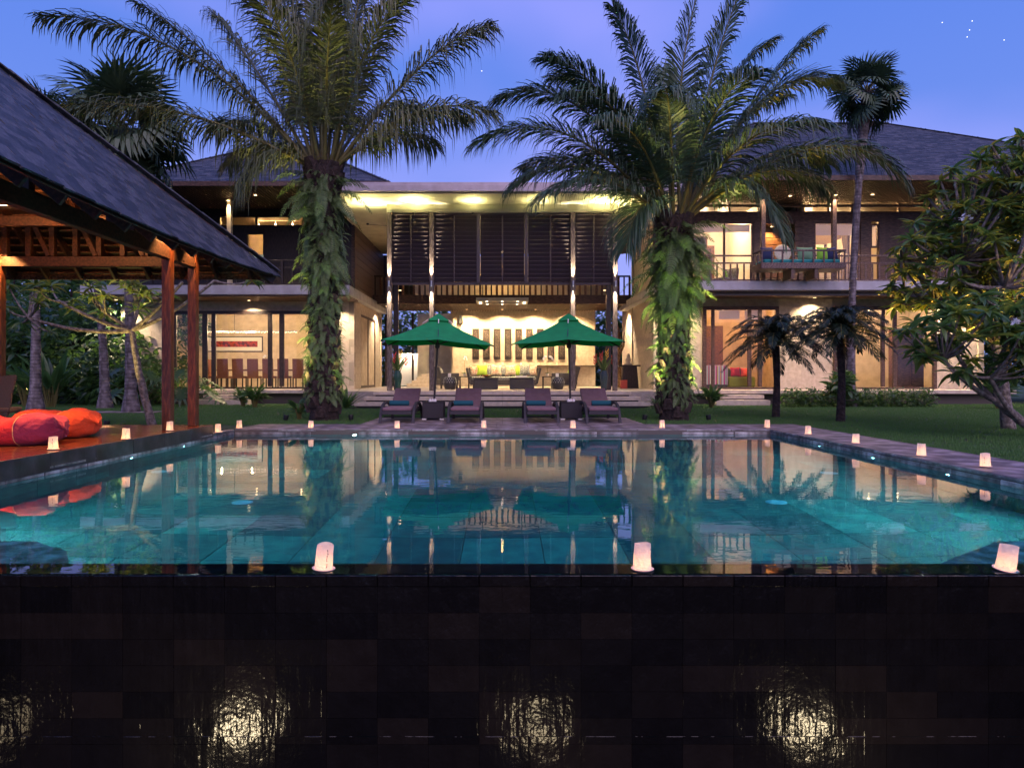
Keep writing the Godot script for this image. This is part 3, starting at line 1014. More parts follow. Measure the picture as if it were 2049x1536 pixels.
	for q in [[-6.6, 3.34, 10.4], [-7.8, 3.34, 9.6]]:
		var bl := th("roof_lamp", "small globe lamp on the pavilion tie beam, %s" % ("nearer the posts" if q[0] > -7.0 else "farther from the posts"), "lamp", P(q[0], q[1], q[2]), 0.0, "globe lamps in the pavilion roof")
		var gg := Geo.new()
		gg.lathe(Vector3.ZERO, [[0.0, -0.03], [0.026, -0.015], [0.03, 0.0], [0.026, 0.015], [0.012, 0.03], [0.012, 0.06], [0.0, 0.06]], 12)
		pt(bl, "globe", gg.mesh(), M.lamp_warm)
		omni(bl, Vector3.ZERO, 0.95, Color(1.0, 0.62, 0.32), 0.025)
	bean_bag(P(-6.22, 0.14, 8.72), Vector3(0.70, 0.195, 0.36), 0.12, M.bag_red, M.bag_plum, "crimson and plum bean bag on the deck, cut by the frame edge", 3)
	bean_bag(P(-6.22, 0.14, 9.78), Vector3(0.52, 0.20, 0.40), -0.06, M.bag_orange, M.bag_orange, "bright orange bean bag lying behind the crimson one", 8)
	var ch := th("wicker_chair", "tall backed wicker chair behind the bean bags at the frame edge", "chair", P(-7.30, 0.14, 10.1), 0.25)
	var gb := Geo.new()
	gb.prism([Vector2(-0.22, 0.30), Vector2(0.22, 0.30), Vector2(0.24, 0.6), Vector2(0.29, 0.86), Vector2(0.27, 0.87), Vector2(0.0, 0.84), Vector2(-0.27, 0.87), Vector2(-0.29, 0.86), Vector2(-0.24, 0.6)], Transform3D(Basis.from_euler(Vector3(-0.12, 0, 0)), Vector3(0, 0, 0.20)), 0.05)
	pt(ch, "backrest", gb.mesh(), M.rattan_tan)
	bx(ch, "seat", M.rattan_tan, Vector3(0, 0.36, -0.02), Vector3(0.46, 0.07, 0.46), Vector3.ZERO, 0.02)
	for q in [[-0.19, -0.2], [0.19, -0.2], [-0.19, 0.2], [0.19, 0.2]]:
		bx(ch, "leg", M.rattan_tan, Vector3(q[0], 0.165, q[1]), Vector3(0.045, 0.33, 0.045))

func pav_lamp(at: Vector3, dir: Vector3, e: float, angle: float, label: String) -> void:
	var t := th("pavilion_spotlight", label, "spotlight", at, 0.0, "spot lamps under the pavilion roof")
	var b := Basis(Quaternion(Vector3.UP, -dir.normalized()))
	var g := Geo.new()
	g.lathe(Vector3.ZERO, [[0.022, -0.012], [0.028, -0.01], [0.028, 0.07], [0.0, 0.075]], 12)
	pt(t, "housing", g.mesh(), M.black_metal, Vector3.ZERO, b)
	var l := Geo.new()
	l.lathe(Vector3.ZERO, [[0.0, -0.006], [0.02, -0.005], [0.022, -0.001]], 12)
	pt(t, "lens", l.mesh(), M.lamp_white, Vector3.ZERO, b)
	spot(t, dir.normalized() * 0.03, dir, e * 2.6, angle, Color(1.0, 0.72, 0.44), 0.02, 0.7)

func bean_bag(at: Vector3, s: Vector3, turn: float, m: Material, m2: Material, label: String, sd: int) -> void:
	var t := th("bean_bag", label, "bean bag", at, turn, "bean bags on the pavilion deck")
	var f := FastNoiseLite.new()
	f.seed = sd
	f.frequency = 0.9
	f.fractal_octaves = 3
	var pos := func(a: float, e: float) -> Vector3:
		# a round the long axis, e along it
		var r := pow(maxf(1.0 - pow(absf(e), 5.0), 0.0), 0.38)
		var ca := cos(a)
		var sa := sin(a)
		var p := Vector3(e * s.x, signf(sa) * pow(absf(sa), 0.72) * s.y * r, signf(ca) * pow(absf(ca), 0.72) * s.z * r)
		var w := f.get_noise_3d(p.x * 2.0, p.y * 2.0, p.z * 2.0) + 0.45 * f.get_noise_3d(p.x * 7.0, p.y * 5.0, p.z * 7.0)
		p *= 1.0 + 0.15 * w * (0.4 + maxf(sa, 0.0)) + 0.018 * sin(a * 17.0 + 3.0 * w) * pow(absf(e), 4.0) + 0.02 * sin(e * 16.0 + 4.0 * w) * maxf(sa, 0.0)
		# a hollow on the top where the cloth sags
		if sa > 0.0:
			p.y -= 0.055 * sa * exp(-pow((e - 0.05) / 0.30, 2.0)) - 0.03 * sa * exp(-pow((e - 0.62) / 0.16, 2.0))
		p.y = maxf(p.y, -s.y * 0.93) + s.y * 0.93
		return p
	var cut := 0.42
	for part in 2:
		var pts := []
		var n0 := 26
		for q in n0 + 1:
			var e := lerpf(-1.0, cut, q / float(n0)) if part == 0 else lerpf(cut, 1.0, q / float(n0))
			for a in 40:
				pts.append(pos.call(-TAU * a / 40.0, e))
		var g := Geo.new()
		g.grid(pts, 40, true)
		pt(t, "body" if part == 0 else "end_panel", g.mesh(), m if part == 0 else m2)
	var seam := Geo.new()
	var path := []
	var rad := []
	for q in 33:
		var a := TAU * q / 32.0
		path.append(pos.call(a, cut) * 1.004)
		rad.append(0.0055)
	seam.tube(path, rad, 6, false)
	pt(t, "piping", seam.mesh(), M.piping)

# ---------------------------------------------------------------- the villa
var V: Node3D

# one stretch of stone-clad wall: a backing with thin slabs laid in courses on its face
# o: lower corner, e: direction along the wall, l: length, h: height, nrm: outward
func clad(o: Vector3, e: Vector3, l: float, h: float, nrm: Vector3, key := "limestone", bw := 0.6, bh := 0.3, called := "wall") -> void:
	var b := Basis(e, Vector3.UP, e.cross(Vector3.UP))
	var w := pt(V, called, bm(Vector3(l, h, 0.2), 0.0), M.wall_joint, o + e * l * 0.5 + Vector3.UP * h * 0.5 - nrm * 0.113, b)
	var rows := maxi(1, roundi(h / bh))
	var rh := h / rows
	for r in rows:
		var x := 0.0
		var first := true
		while x < l - 0.001:
			var s := bw * (0.5 if first and r % 2 == 1 else 1.0)
			first = false
			s = minf(s, l - x)
			if l - x - s < 0.12:
				s = l - x
			var p := e * (x + s * 0.5) + Vector3.UP * (r + 0.5) * rh + o - nrm * (0.0055 + rng.randf() * 0.0015)
			pt(w, "stone", bm(Vector3(snappedf(s - 0.004, 0.001), snappedf(rh - 0.004, 0.001), 0.012), 0.002), M["%s%d" % [key, rng.randi_range(0, 3)]], w.basis.inverse() * (p - w.position))
			x += s

func downlight(at: Vector3, label: String, e: float, angle := 40.0, dir := Vector3.DOWN, c := Color(1.0, 0.89, 0.74)) -> void:
	var t := th("downlight", label, "downlight", at, 0.0, "recessed downlights under the eaves")
	var g := Geo.new()
	g.lathe(Vector3.ZERO, [[0.05, -0.002], [0.075, -0.008], [0.08, 0.0]], 16)
	pt(t, "trim", g.mesh(), M.white_paint)
	var l := Geo.new()
	l.lathe(Vector3.ZERO, [[0.0, -0.006], [0.05, -0.005], [0.052, 0.0]], 16)
	pt(t, "lens", l.mesh(), M.lamp_warm)
	spot(t, Vector3(0, -0.02, 0), dir, e * 5.0, angle, c, 0.04, 0.55)

func shingle_plane(parent: Node3D, a: Vector3, b: Vector3, up: Vector3, rise: float, ta: float, tb: float) -> void:
	# courses of shingles from the eave a-b up the slope; ta, tb: how much the plane narrows per metre of slope
	var e := (b - a).normalized()
	var nrm := e.cross(up).normalized()
	if nrm.y < 0.0:
		nrm = -nrm
	var gs := [Geo.new(), Geo.new(), Geo.new(), Geo.new()]
	var r := 0.0
	while r < rise:
		var x := ta * r + rng.randf() * 0.1
		var end := (b - a).length() - tb * r
		while x < end:
			var w := minf(rng.randf_range(0.16, 0.34), end - x)
			if w > 0.05:
				var y := nrm.rotated(e, 0.05 * signf(e.cross(nrm).dot(up)))
				var z := e.cross(y)
				gs[rng.randi_range(0, 3)].box(Transform3D(Basis(e, y, z), a + e * (x + w * 0.5) + up * (r + 0.09) + nrm * (0.025 + rng.randf() * 0.006)), Vector3(w - 0.006, 0.014, 0.2))
			x += w
		r += 0.14
	for k in 4:
		var o := pt(parent, "shingle_field", gs[k].mesh(), M["shingle%d" % k])
		o.set_meta("kind", "stuff")

func hip_roof(x0: float, x1: float, d0: float, d1: float, y: float, p: float, soffit_to: float) -> void:
	var run := (d1 - d0) * 0.5
	var ra := P(x0 + run, y + p * run, d0 + run)
	var rb := P(x1 - run, y + p * run, d0 + run)
	var c := [P(x0, y, d0), P(x1, y, d0), P(x1, y, d1), P(x0, y, d1)]
	var g := Geo.new()
	g.quad(c[0], c[1], rb, ra, Vector3(0, 1, 1))
	g.quad(c[2], c[3], ra, rb, Vector3(0, 1, -1))
	g.tri(c[1], c[2], rb, Vector3(1, 1, 0))
	g.tri(c[3], c[0], ra, Vector3(-1, 1, 0))
	g.quad(c[0] - Vector3(0, 0.05, 0), c[1] - Vector3(0, 0.05, 0), c[2] - Vector3(0, 0.05, 0), c[3] - Vector3(0, 0.05, 0), Vector3.DOWN)
	var roof := pt(V, "roof", g.mesh(), M.dark_wood)
	var k := sqrt(1.0 + p * p)
	var rise := run * k
	shingle_plane(roof, c[0], c[1], Vector3(0, p, -1).normalized(), rise, 1.0 / k, 1.0 / k)
	shingle_plane(roof, c[1], c[2], Vector3(-1, p, 0).normalized(), rise, 1.0 / k, 1.0 / k)
	shingle_plane(roof, c[3], c[0], Vector3(1, p, 0).normalized(), rise, 1.0 / k, 1.0 / k)
	bar(roof, "ridge_cap", M.shingle1, ra + Vector3(0, 0.05, 0), rb + Vector3(0, 0.05, 0), 0.22, 0.05)
	for q in [[c[0], ra], [c[1], rb]]:
		bar(roof, "hip_cap", M.shingle3, q[0] + Vector3(0, 0.04, 0), q[1] + Vector3(0, 0.05, 0), 0.18, 0.03)
	bar(roof, "fascia", M.mid_wood, c[0] + Vector3(0, -0.04, 0.03), c[1] + Vector3(0, -0.04, 0.03), 0.04, 0.17)
	bar(roof, "fascia", M.mid_wood, c[1] + Vector3(0.03, -0.04, 0), c[2] + Vector3(0.03, -0.04, 0), 0.04, 0.17)
	bar(roof, "fascia", M.mid_wood, c[0] + Vector3(-0.03, -0.04, 0), c[3] + Vector3(-0.03, -0.04, 0), 0.04, 0.17)
	# slatted soffit
	var sg := Geo.new()
	var x := x0 + 0.1
	while x < x1:
		sg.box(Transform3D(Basis(), P(x, y - 0.085, (d0 + soffit_to) * 0.5)), Vector3(0.07, 0.03, soffit_to - d0 - 0.1))
		x += 0.125
	var o := pt(roof, "soffit_slats", sg.mesh(), M.mid_wood)
	o.set_meta("kind", "stuff")

func frame(parent: Node, x0: float, x1: float, y0: float, y1: float, d: float, m: Material, w := 0.09, posts := [], glass := true) -> Node3D:
	var f := holder(parent, "window")
	bx(f, "jamb", m, P(x0 + w * 0.5, (y0 + y1) * 0.5, d), Vector3(w, y1 - y0, 0.12))
	bx(f, "jamb", m, P(x1 - w * 0.5, (y0 + y1) * 0.5, d), Vector3(w, y1 - y0, 0.12))
	bx(f, "head", m, P((x0 + x1) * 0.5, y1 - w * 0.5, d), Vector3(x1 - x0 - 2 * w, w, 0.12))
	bx(f, "sill", m, P((x0 + x1) * 0.5, y0 + 0.03, d), Vector3(x1 - x0 - 2 * w, 0.06, 0.12))
	var xs := [x0 + w]
	for q in posts:
		bx(f, "mullion", m, P(q[0], (y0 + y1) * 0.5 - 0.015, d), Vector3(q[1], y1 - y0 - w - 0.062, 0.10))
		xs.append(q[0])
	xs.append(x1 - w)
	if glass:
		for q in xs.size() - 1:
			bx(f, "pane", M.glass, P((xs[q] + xs[q + 1]) * 0.5, (y0 + y1) * 0.5, d - 0.02), Vector3(xs[q + 1] - xs[q] - 0.02, y1 - y0 - 0.1, 0.008), Vector3.ZERO, 0.0)
	return f

func room(x0: float, x1: float, y0: float, y1: float, d0: float, d1: float, wall: Material, ceil_: Material, floor_: Material) -> void:
	bx(V, "inner_wall", wall, P((x0 + x1) * 0.5, (y0 + y1) * 0.5, d1 + 0.1), Vector3(x1 - x0 + 0.4, y1 - y0 + 0.2, 0.2), Vector3.ZERO, 0.0)
	bx(V, "inner_wall", wall, P(x0 - 0.06, (y0 + y1) * 0.5, (d0 + d1) * 0.5), Vector3(0.1, y1 - y0 + 0.2, d1 - d0 - 0.02), Vector3.ZERO, 0.0)
	bx(V, "inner_wall", wall, P(x1 + 0.06, (y0 + y1) * 0.5, (d0 + d1) * 0.5), Vector3(0.1, y1 - y0 + 0.2, d1 - d0 - 0.02), Vector3.ZERO, 0.0)
	bx(V, "ceiling", ceil_, P((x0 + x1) * 0.5, y1 + 0.06, (d0 + d1) * 0.5), Vector3(x1 - x0, 0.1, d1 - d0 - 0.02), Vector3.ZERO, 0.0)
	bx(V, "floor", floor_, P((x0 + x1) * 0.5, y0 - 0.052, (d0 + d1) * 0.5), Vector3(x1 - x0, 0.1, d1 - d0 - 0.02), Vector3.ZERO, 0.0)

func slab_row(parent: Node3D, x0: float, x1: float, y: float, h: float, d0: float, d1: float, n: int, key := "limestone") -> void:
	var w := (x1 - x0) / n
	for k in n:
		bx(parent, "slab", M["%s%d" % [key, rng.randi_range(0, 3)]], P(x0 + (k + 0.5) * w, y - h * 0.5, (d0 + d1) * 0.5), Vector3(w - 0.005, h, d1 - d0), Vector3.ZERO, 0.008)

func railing(parent: Node3D, a: Vector3, b: Vector3, step: float, m: Material, h := 0.92) -> void:
	var r := holder(parent, "railing")
	var up := Vector3.UP
	bar(r, "handrail", m, a + up * h, b + up * h, 0.08, 0.05)
	bar(r, "mid_rail", m, a + up * (h - 0.26), b + up * (h - 0.26), 0.05, 0.05)
	bar(r, "foot_rail", m, a + up * 0.06, b + up * 0.06, 0.05, 0.05)
	var l := (b - a).length()
	var n := int(l / step)
	for k in n + 1:
		var p := a + (b - a) * (k / float(n))
		if k % 7 == 0:
			bx(r, "newel", m, p + up * (h - 0.03) * 0.5, Vector3(0.09, h - 0.055, 0.09))
		else:
			bx(r, "baluster", m, p + up * (h - 0.27) * 0.5, Vector3(0.055, h - 0.32, 0.04), Vector3.ZERO, 0.004)

func villa() -> void:
	V = th("villa", "two storey tropical villa with hipped shingle roofs and an open lounge", "villa")
	var fl := 0.48
	# --- lounge floor and steps
	bx(V, "lounge_floor", M.terrace, P(0, fl - 0.24, 29.3), Vector3(11.6, 0.47, 11.6), Vector3.ZERO, 0.0)
	var steps := holder(V, "steps")
	slab_row(steps, -4.25, 4.25, fl, 0.115, 23.0, 23.55, 6)
	slab_row(steps, -4.45, 4.45, 0.32, 0.115, 22.45, 23.10, 6)
	slab_row(steps, -4.65, 4.65, 0.16, 0.115, 21.9, 22.56, 6)
	for q in [[8.36, 0.342, 23.35], [8.76, 0.182, 22.80], [9.16, 0.015, 22.25]]:
		bx(steps, "riser", M.dark_joint, P(0, q[1], q[2]), Vector3(q[0], 0.05, 0.6), Vector3.ZERO, 0.0)
	bx(V, "plinth", M.joint, P(0, 0.13, 23.6), Vector3(8.4, 0.35, 0.8), Vector3.ZERO, 0.0)
	# --- columns and the louvred screen
	var cd := 24.2
	for x in [-3.9, -2.44, 2.44, 3.9]:
		bx(V, "column", M.column, P(x, fl + 3.08, cd), Vector3(0.165, 6.16, 0.16), Vector3.ZERO, 0.01)
	for x in [-3.9, 3.9]:
		bx(V, "column", M.dark_wood, P(x, fl + 3.08, 25.7), Vector3(0.17, 6.16, 0.17), Vector3.ZERO, 0.01)
	var scr := holder(V, "louvre_screen")
	var edges := [-3.82, -2.52, -0.82, 0.83, 2.52, 3.82]
	for x in [-0.83, 0.83]:
		bx(scr, "stile", M.louvre, P(x, 5.4, cd + 0.02), Vector3(0.12, 2.4, 0.09))
	bx(scr, "rail", M.louvre, P(0, 6.60, cd + 0.12), Vector3(8.0, 0.09, 0.07))
	bx(scr, "rail", M.louvre, P(0, 4.20, cd + 0.12), Vector3(8.0, 0.10, 0.07))
	for b in 5:
		var x0: float = edges[b] + (0.07 if b in [2, 1, 3] else 0.0)
		var x1: float = edges[b + 1] - (0.07 if b in [2, 1, 3] else 0.0)
		var xm := (x0 + x1) * 0.5
		bx(scr, "stile", M.louvre, P(xm, 5.4, cd + 0.02), Vector3(0.035, 2.3, 0.07))
		for h in 2:
			var xa := x0 if h == 0 else xm + 0.02
			var xb := xm - 0.02 if h == 0 else x1
			var open: float = [[0.5, 0.46], [0.5, 0.48], [0.5, 0.42], [0.46, 0.5], [0.4, 0.5]][b][h]
			for s in 16:
				var y := 4.32 + s * 0.1455
				var tilt := open
				if b == 2 and h == 1 and s < 8:
					tilt = 0.5
				if b in [1, 2] and h == 0 and s < 5:
					tilt = 0.45
				bx(scr, "slat", M.louvre, P((xa + xb) * 0.5, y, cd + 0.03), Vector3(xb - xa, 0.154, 0.016), Vector3(tilt, 0, 0), 0.004)
	# --- flat roof over the lounge
	bx(V, "flat_roof", M.roof_edge, P(0.0, 7.15, 28.4), Vector3(11.8, 0.26, 11.4), Vector3.ZERO, 0.01)
	bx(V, "roof_fascia", M.roof_edge, P(0.0, 7.06, 22.66), Vector3(11.8, 0.20, 0.12), Vector3.ZERO, 0.01)
	bx(V, "roof_soffit", M.soffit, P(0.0, 6.97, 28.4), Vector3(11.78, 0.10, 11.3), Vector3.ZERO, 0.0)
	bx(V, "screen_beam", M.soffit, P(0.0, 6.78, cd + 0.1), Vector3(8.0, 0.28, 0.2), Vector3.ZERO, 0.006)
	# --- gallery at the back, back wall of the lounge
	bx(V, "gallery_beam", M.mid_wood, P(0, 4.38, 31.1), Vector3(11.5, 0.40, 0.2), Vector3.ZERO, 0.01)
	bx(V, "gallery_floor", M.dark_wood, P(0, 4.30, 33.0), Vector3(11.5, 0.16, 3.6), Vector3.ZERO, 0.0)
	var gs := Geo.new()
	for k in 92:
		gs.box(Transform3D(Basis(), P(-5.7 + k * 0.125, 4.20, 32.8)), Vector3(0.07, 0.03, 3.2))
	pt(V, "gallery_soffit_slats", gs.mesh(), M.mid_wood).set_meta("kind", "stuff")
	var rl := holder(V, "gallery_railing")
	bx(rl, "handrail", M.dark_wood, P(0, 5.42, 31.1), Vector3(11.4, 0.07, 0.08))
	for k in 47:
		bx(rl, "baluster", M.warm_wood if k % 3 else M.dark_wood, P(-5.65 + k * 0.246, 4.98, 31.1), Vector3(0.10 if k % 3 else 0.06, 0.80, 0.05), Vector3.ZERO, 0.004)
	clad(P(-2.45, fl, 34.5), Vector3.RIGHT, 7.05, 3.75, Vector3(0, 0, 1), "limestone", 0.9, 0.45)
	bx(V, "stair_wall", M.render, P(-3.4, 2.35, 36.4), Vector3(2.0, 3.75, 0.2), Vector3.ZERO, 0.0)
	bx(V, "stair_wall", M.render, P(-2.5, 2.35, 35.5), Vector3(0.12, 3.75, 1.7), Vector3.ZERO, 0.0)
	bx(V, "gallery_wall", M.plaster, P(0, 5.7, 35.2), Vector3(11.6, 2.6, 0.2), Vector3.ZERO, 0.0)
	var stair := holder(V, "stair")
	for k in 4:
		bx(stair, "tread", M["limestone%d" % k], P(-3.45 + k * 0.09, fl + 0.075 + k * 0.15, 33.2 + k * 0.32), Vector3(2.1 - k * 0.2, 0.15, 0.6), Vector3.ZERO, 0.01)
	# --- left wing: ground floor walls
	var fz := Vector3(0, 0, 1)
	clad(P(-14.95, 0.0, 27.4), Vector3.RIGHT, 2.09, 3.95, fz)
	clad(P(-7.15, 0.0, 27.4), Vector3.RIGHT, 1.35, 3.95, fz)
	clad(P(-12.86, 3.53, 27.4), Vector3.RIGHT, 5.71, 0.42, fz)
	var inx := Vector3(1, 0, 0)
	var away := Vector3(0, 0, -1)
	clad(P(-5.8, fl, 27.4), away, 1.3, 3.75, inx)
	clad(P(-5.8, fl, 32.0), away, 1.6, 3.75, inx)
	clad(P(-5.8, 3.53, 28.7), away, 3.3, 0.7, inx)
	var dr := holder(V, "glass_door")
	for q in [28.75, 30.35, 31.95]:
		bx(dr, "jamb", M.mid_wood, P(-5.86, 1.98, q), Vector3(0.1, 3.0, 0.1))
	bx(dr, "head", M.mid_wood, P(-5.86, 3.49, 30.35), Vector3(0.1, 0.1, 3.3))
	bx(dr, "sill", M.mid_wood, P(-5.86, 0.54, 30.35), Vector3(0.1, 0.1, 3.3))
	bx(dr, "pane", M.glass, P(-5.87, 2.0, 29.55), Vector3(0.008, 2.8, 1.5), Vector3.ZERO, 0.0)
	bx(dr, "pane", M.glass, P(-5.87, 2.0, 31.15), Vector3(0.008, 2.8, 1.5), Vector3.ZERO, 0.0)
	frame(V, -12.86, -7.15, 0.5, 3.53, 27.34, M.dark_wood, 0.13, [[-11.62, 0.20], [-11.28, 0.16], [-9.08, 0.16], [-8.62, 0.18]])
	# terraces in front of the wings
	for w in [[-15.4, -5.9, 25.7, 27.5], [5.9, 18.4, 25.0, 26.9]]:
		var tr := holder(V, "terrace")
		slab_row(tr, w[0], w[1], fl, 0.13, w[2], w[3], 9)
		bx(tr, "base", M.joint, P((w[0] + w[1]) * 0.5, 0.15, (w[2] + w[3]) * 0.5 + 0.2), Vector3(w[1] - w[0] - 0.3, 0.40, w[3] - w[2] - 0.35), Vector3.ZERO, 0.0)
	var s2 := holder(V, "terrace_steps")
	slab_row(s2, -10.75, -8.95, 0.32, 0.13, 25.1, 25.72, 2)
	slab_row(s2, -10.95, -8.95, 0.16, 0.19, 24.55, 25.2, 2)
	var s3 := holder(V, "terrace_steps")
	slab_row(s3, 7.55, 9.15, 0.32, 0.13, 24.4, 25.02, 2)
	slab_row(s3, 7.3, 9.15, 0.16, 0.19, 23.85, 24.5, 2)
	# --- left wing: floor slab, upper walls
	bx(V, "floor_slab", M.concrete, P(-10.45, 4.12, 29.5), Vector3(9.8, 0.34, 8.2), Vector3.ZERO, 0.01)
	bx(V, "soffit", M.mid_wood, P(-10.45, 3.925, 26.45), Vector3(9.6, 0.05, 1.9), Vector3.ZERO, 0.0)
	bx(V, "timber_wall", M.mid_wood, P(-5.86, 5.6, 30.7), Vector3(0.12, 2.62, 6.6), Vector3.ZERO, 0.0)
	for k in 9:
		bx(V, "wall_board", M.mid_wood, P(-5.785, 4.42 + k * 0.285, 30.7), Vector3(0.03, 0.275, 6.6), Vector3.ZERO, 0.006)
	for r in [[-15.0, -9.98, 4.29, 6.9], [-9.38, -5.9, 4.29, 6.9], [-9.98, -9.38, 4.29, 5.72], [-9.98, -9.38, 6.55, 6.9], [-15.0, -11.06, 6.9, 7.6], [-11.06, -5.9, 7.22, 7.6], [-9.68, -9.60, 6.9, 7.22], [-7.2, -5.9, 6.9, 7.22]]:
		bx(V, "upper_wall", M.dark_wood, P((r[0] + r[1]) * 0.5, (r[2] + r[3]) * 0.5, 27.5), Vector3(r[1] - r[0], r[3] - r[2], 0.16), Vector3.ZERO, 0.0)
	bx(V, "upper_pane", M.glass, P(-9.68, 6.13, 27.5), Vector3(0.56, 0.8, 0.01), Vector3.ZERO, 0.0)
	bx(V, "upper_pane", M.glass, P(-10.36, 7.06, 27.5), Vector3(1.3, 0.3, 0.01), Vector3.ZERO, 0.0)
	bx(V, "upper_pane", M.glass, P(-8.4, 7.06, 27.5), Vector3(2.3, 0.3, 0.01), Vector3.ZERO, 0.0)
	bx(V, "balcony_column", M.render, P(-10.06, 5.9, 25.8), Vector3(0.16, 3.2, 0.16))
	bx(V, "balcony_column", M.dark_wood, P(-14.2, 5.9, 25.8), Vector3(0.16, 3.2, 0.16))
	railing(V, P(-15.2, 4.29, 25.55), P(-5.65, 4.29, 25.55), 0.34, M.dark_wood)
	bx(V, "glass_balustrade", M.rail_glass, P(-9.4, 5.05, 25.75), Vector3(1.2, 0.8, 0.012), Vector3.ZERO, 0.0)
	hip_roof(-13.7, -3.9, 24.0, 31.8, 7.62, 0.626, 27.4)
	# --- right wing: ground floor
	var rd := 26.8
	clad(P(5.8, 0.0, rd), Vector3.RIGHT, 1.86, 3.95, fz)
	clad(P(10.57, 0.0, rd), Vector3.RIGHT, 2.1, 3.95, fz)
	clad(P(16.6, 0.0, rd), Vector3.RIGHT, 1.6, 3.95, fz)
	clad(P(7.66, 3.65, rd), Vector3.RIGHT, 2.91, 0.3, fz)
	clad(P(12.67, 3.65, rd), Vector3.RIGHT, 3.93, 0.3, fz)
	clad(P(5.8, fl, rd), away, 7.0, 3.75, -inx)
	frame(V, 7.66, 10.57, 0.5, 3.65, rd - 0.06, M.mid_wood, 0.14, [[8.05, 0.12], [9.45, 0.14], [9.85, 0.14]])
	frame(V, 12.67, 16.6, 0.5, 3.65, rd - 0.06, M.mid_wood, 0.14, [[13.2, 0.12], [14.55, 0.14], [15.0, 0.14]])
	bx(V, "wall_return", M.limestone1, P(18.3, 1.97, 27.6), Vector3(0.2, 3.95, 1.8), Vector3.ZERO, 0.0)
	bx(V, "floor_slab", M.concrete, P(12.1, 4.17, 28.7), Vector3(13.2, 0.32, 8.2), Vector3.ZERO, 0.01)
	bx(V, "soffit", M.mid_wood, P(12.1, 3.975, 25.8), Vector3(13.0, 0.05, 2.0), Vector3.ZERO, 0.0)
	bx(V, "soffit_edge", M.dark_wood, P(12.1, 3.90, 24.95), Vector3(13.0, 0.10, 0.06), Vector3.ZERO, 0.0)
	# --- right wing: upper floor
	var uf := 4.33
	for r in [[5.8, 7.2, uf, 6.9], [9.62, 9.97, uf, 6.9], [9.97, 11.5, 6.8, 6.9], [11.5, 11.92, uf, 6.9], [13.7, 14.1, uf, 6.9], [14.4, 18.3, uf, 6.9], [5.8, 18.3, 6.9, 7.27], [5.8, 6.3, 7.27, 7.7], [9.9, 10.5, 7.27, 7.7], [17.6, 18.3, 7.27, 7.7]]:
		bx(V, "upper_wall", M.mid_wood, P((r[0] + r[1]) * 0.5, (r[2] + r[3]) * 0.5, rd), Vector3(r[1] - r[0], r[3] - r[2], 0.18), Vector3.ZERO, 0.004)
	bx(V, "clerestory_rail", M.rail_wood, P(12.1, 7.47, rd - 0.14), Vector3(12.4, 0.09, 0.08))
	for x in [7.4, 8.7, 11.3, 12.5, 13.4, 15.2, 16.4]:
		bx(V, "clerestory_bar", M.rail_wood, P(x, 7.48, rd), Vector3(0.07, 0.42, 0.08))
	# niche of boards with a warm lamp
	for k in 10:
		bx(V, "niche_board", M.mid_wood, P(10.74, uf + 0.13 + k * 0.26, rd + 0.75), Vector3(1.55, 0.25, 0.05), Vector3.ZERO, 0.008)
		bx(V, "niche_board", M.mid_wood, P(11.34, uf + 0.13 + k * 0.26, rd - 0.10), Vector3(0.34, 0.25, 0.03), Vector3.ZERO, 0.006)
	bx(V, "niche_side", M.dark_wood, P(11.48, 5.6, rd + 0.45), Vector3(0.05, 2.6, 0.7), Vector3.ZERO, 0.0)
	bx(V, "niche_top", M.dark_wood, P(10.74, 6.85, rd + 0.45), Vector3(1.5, 0.05, 0.7), Vector3.ZERO, 0.0)
	frame(V, 7.2, 9.62, uf, 6.9, rd, M.mid_wood, 0.07, [[8.5, 0.07]])
	frame(V, 11.92, 13.7, uf, 6.9, rd, M.mid_wood, 0.07, [[12.75, 0.08]])
	frame(V, 14.1, 14.4, 5.9, 6.8, rd, M.mid_wood, 0.05)
	for x in [9.32, 11.86, 15.6]:
		bx(V, "balcony_column", M.rail_wood, P(x, 5.97, 25.0), Vector3(0.15, 3.28, 0.15))
	railing(V, P(5.7, uf, 24.8), P(18.4, uf, 24.8), 0.236, M.rail_wood)
	hip_roof(3.75, 24.2, 23.5, 38.0, 7.68, 0.6, 26.8)
	# --- lamps of the house
	var wl := Color(1.0, 0.93, 0.78)
	var n1 := ["leftmost screen column", "second screen column", "third screen column", "rightmost screen column"]
	var k := 0
	for x in [-3.9, -2.44, 2.44, 3.9]:
		var t := th("column_light", "steel up and down lamp on the %s" % n1[k], "wall lamp", P(x, 4.17, cd - 0.14), 0.0, "up and down lamps on the lounge columns")
		var g := Geo.new()
		g.lathe(Vector3.ZERO, [[0.028, -0.10], [0.034, -0.10], [0.034, 0.10], [0.028, 0.10]], 14)
		pt(t, "housing", g.mesh(), M.steel)
		for s in [-1.0, 1.0]:
			var l := Geo.new()
			l.lathe(Vector3.ZERO, [[0.0, 0.092 * s], [0.027, 0.092 * s]], 12)
			pt(t, "lens", l.mesh(), M.lamp_white)
			spot(t, Vector3(0, 0.115 * s, 0), Vector3(0, s, -0.10), 22.0, 15.0, wl, 0.02, 1.0)
		k += 1
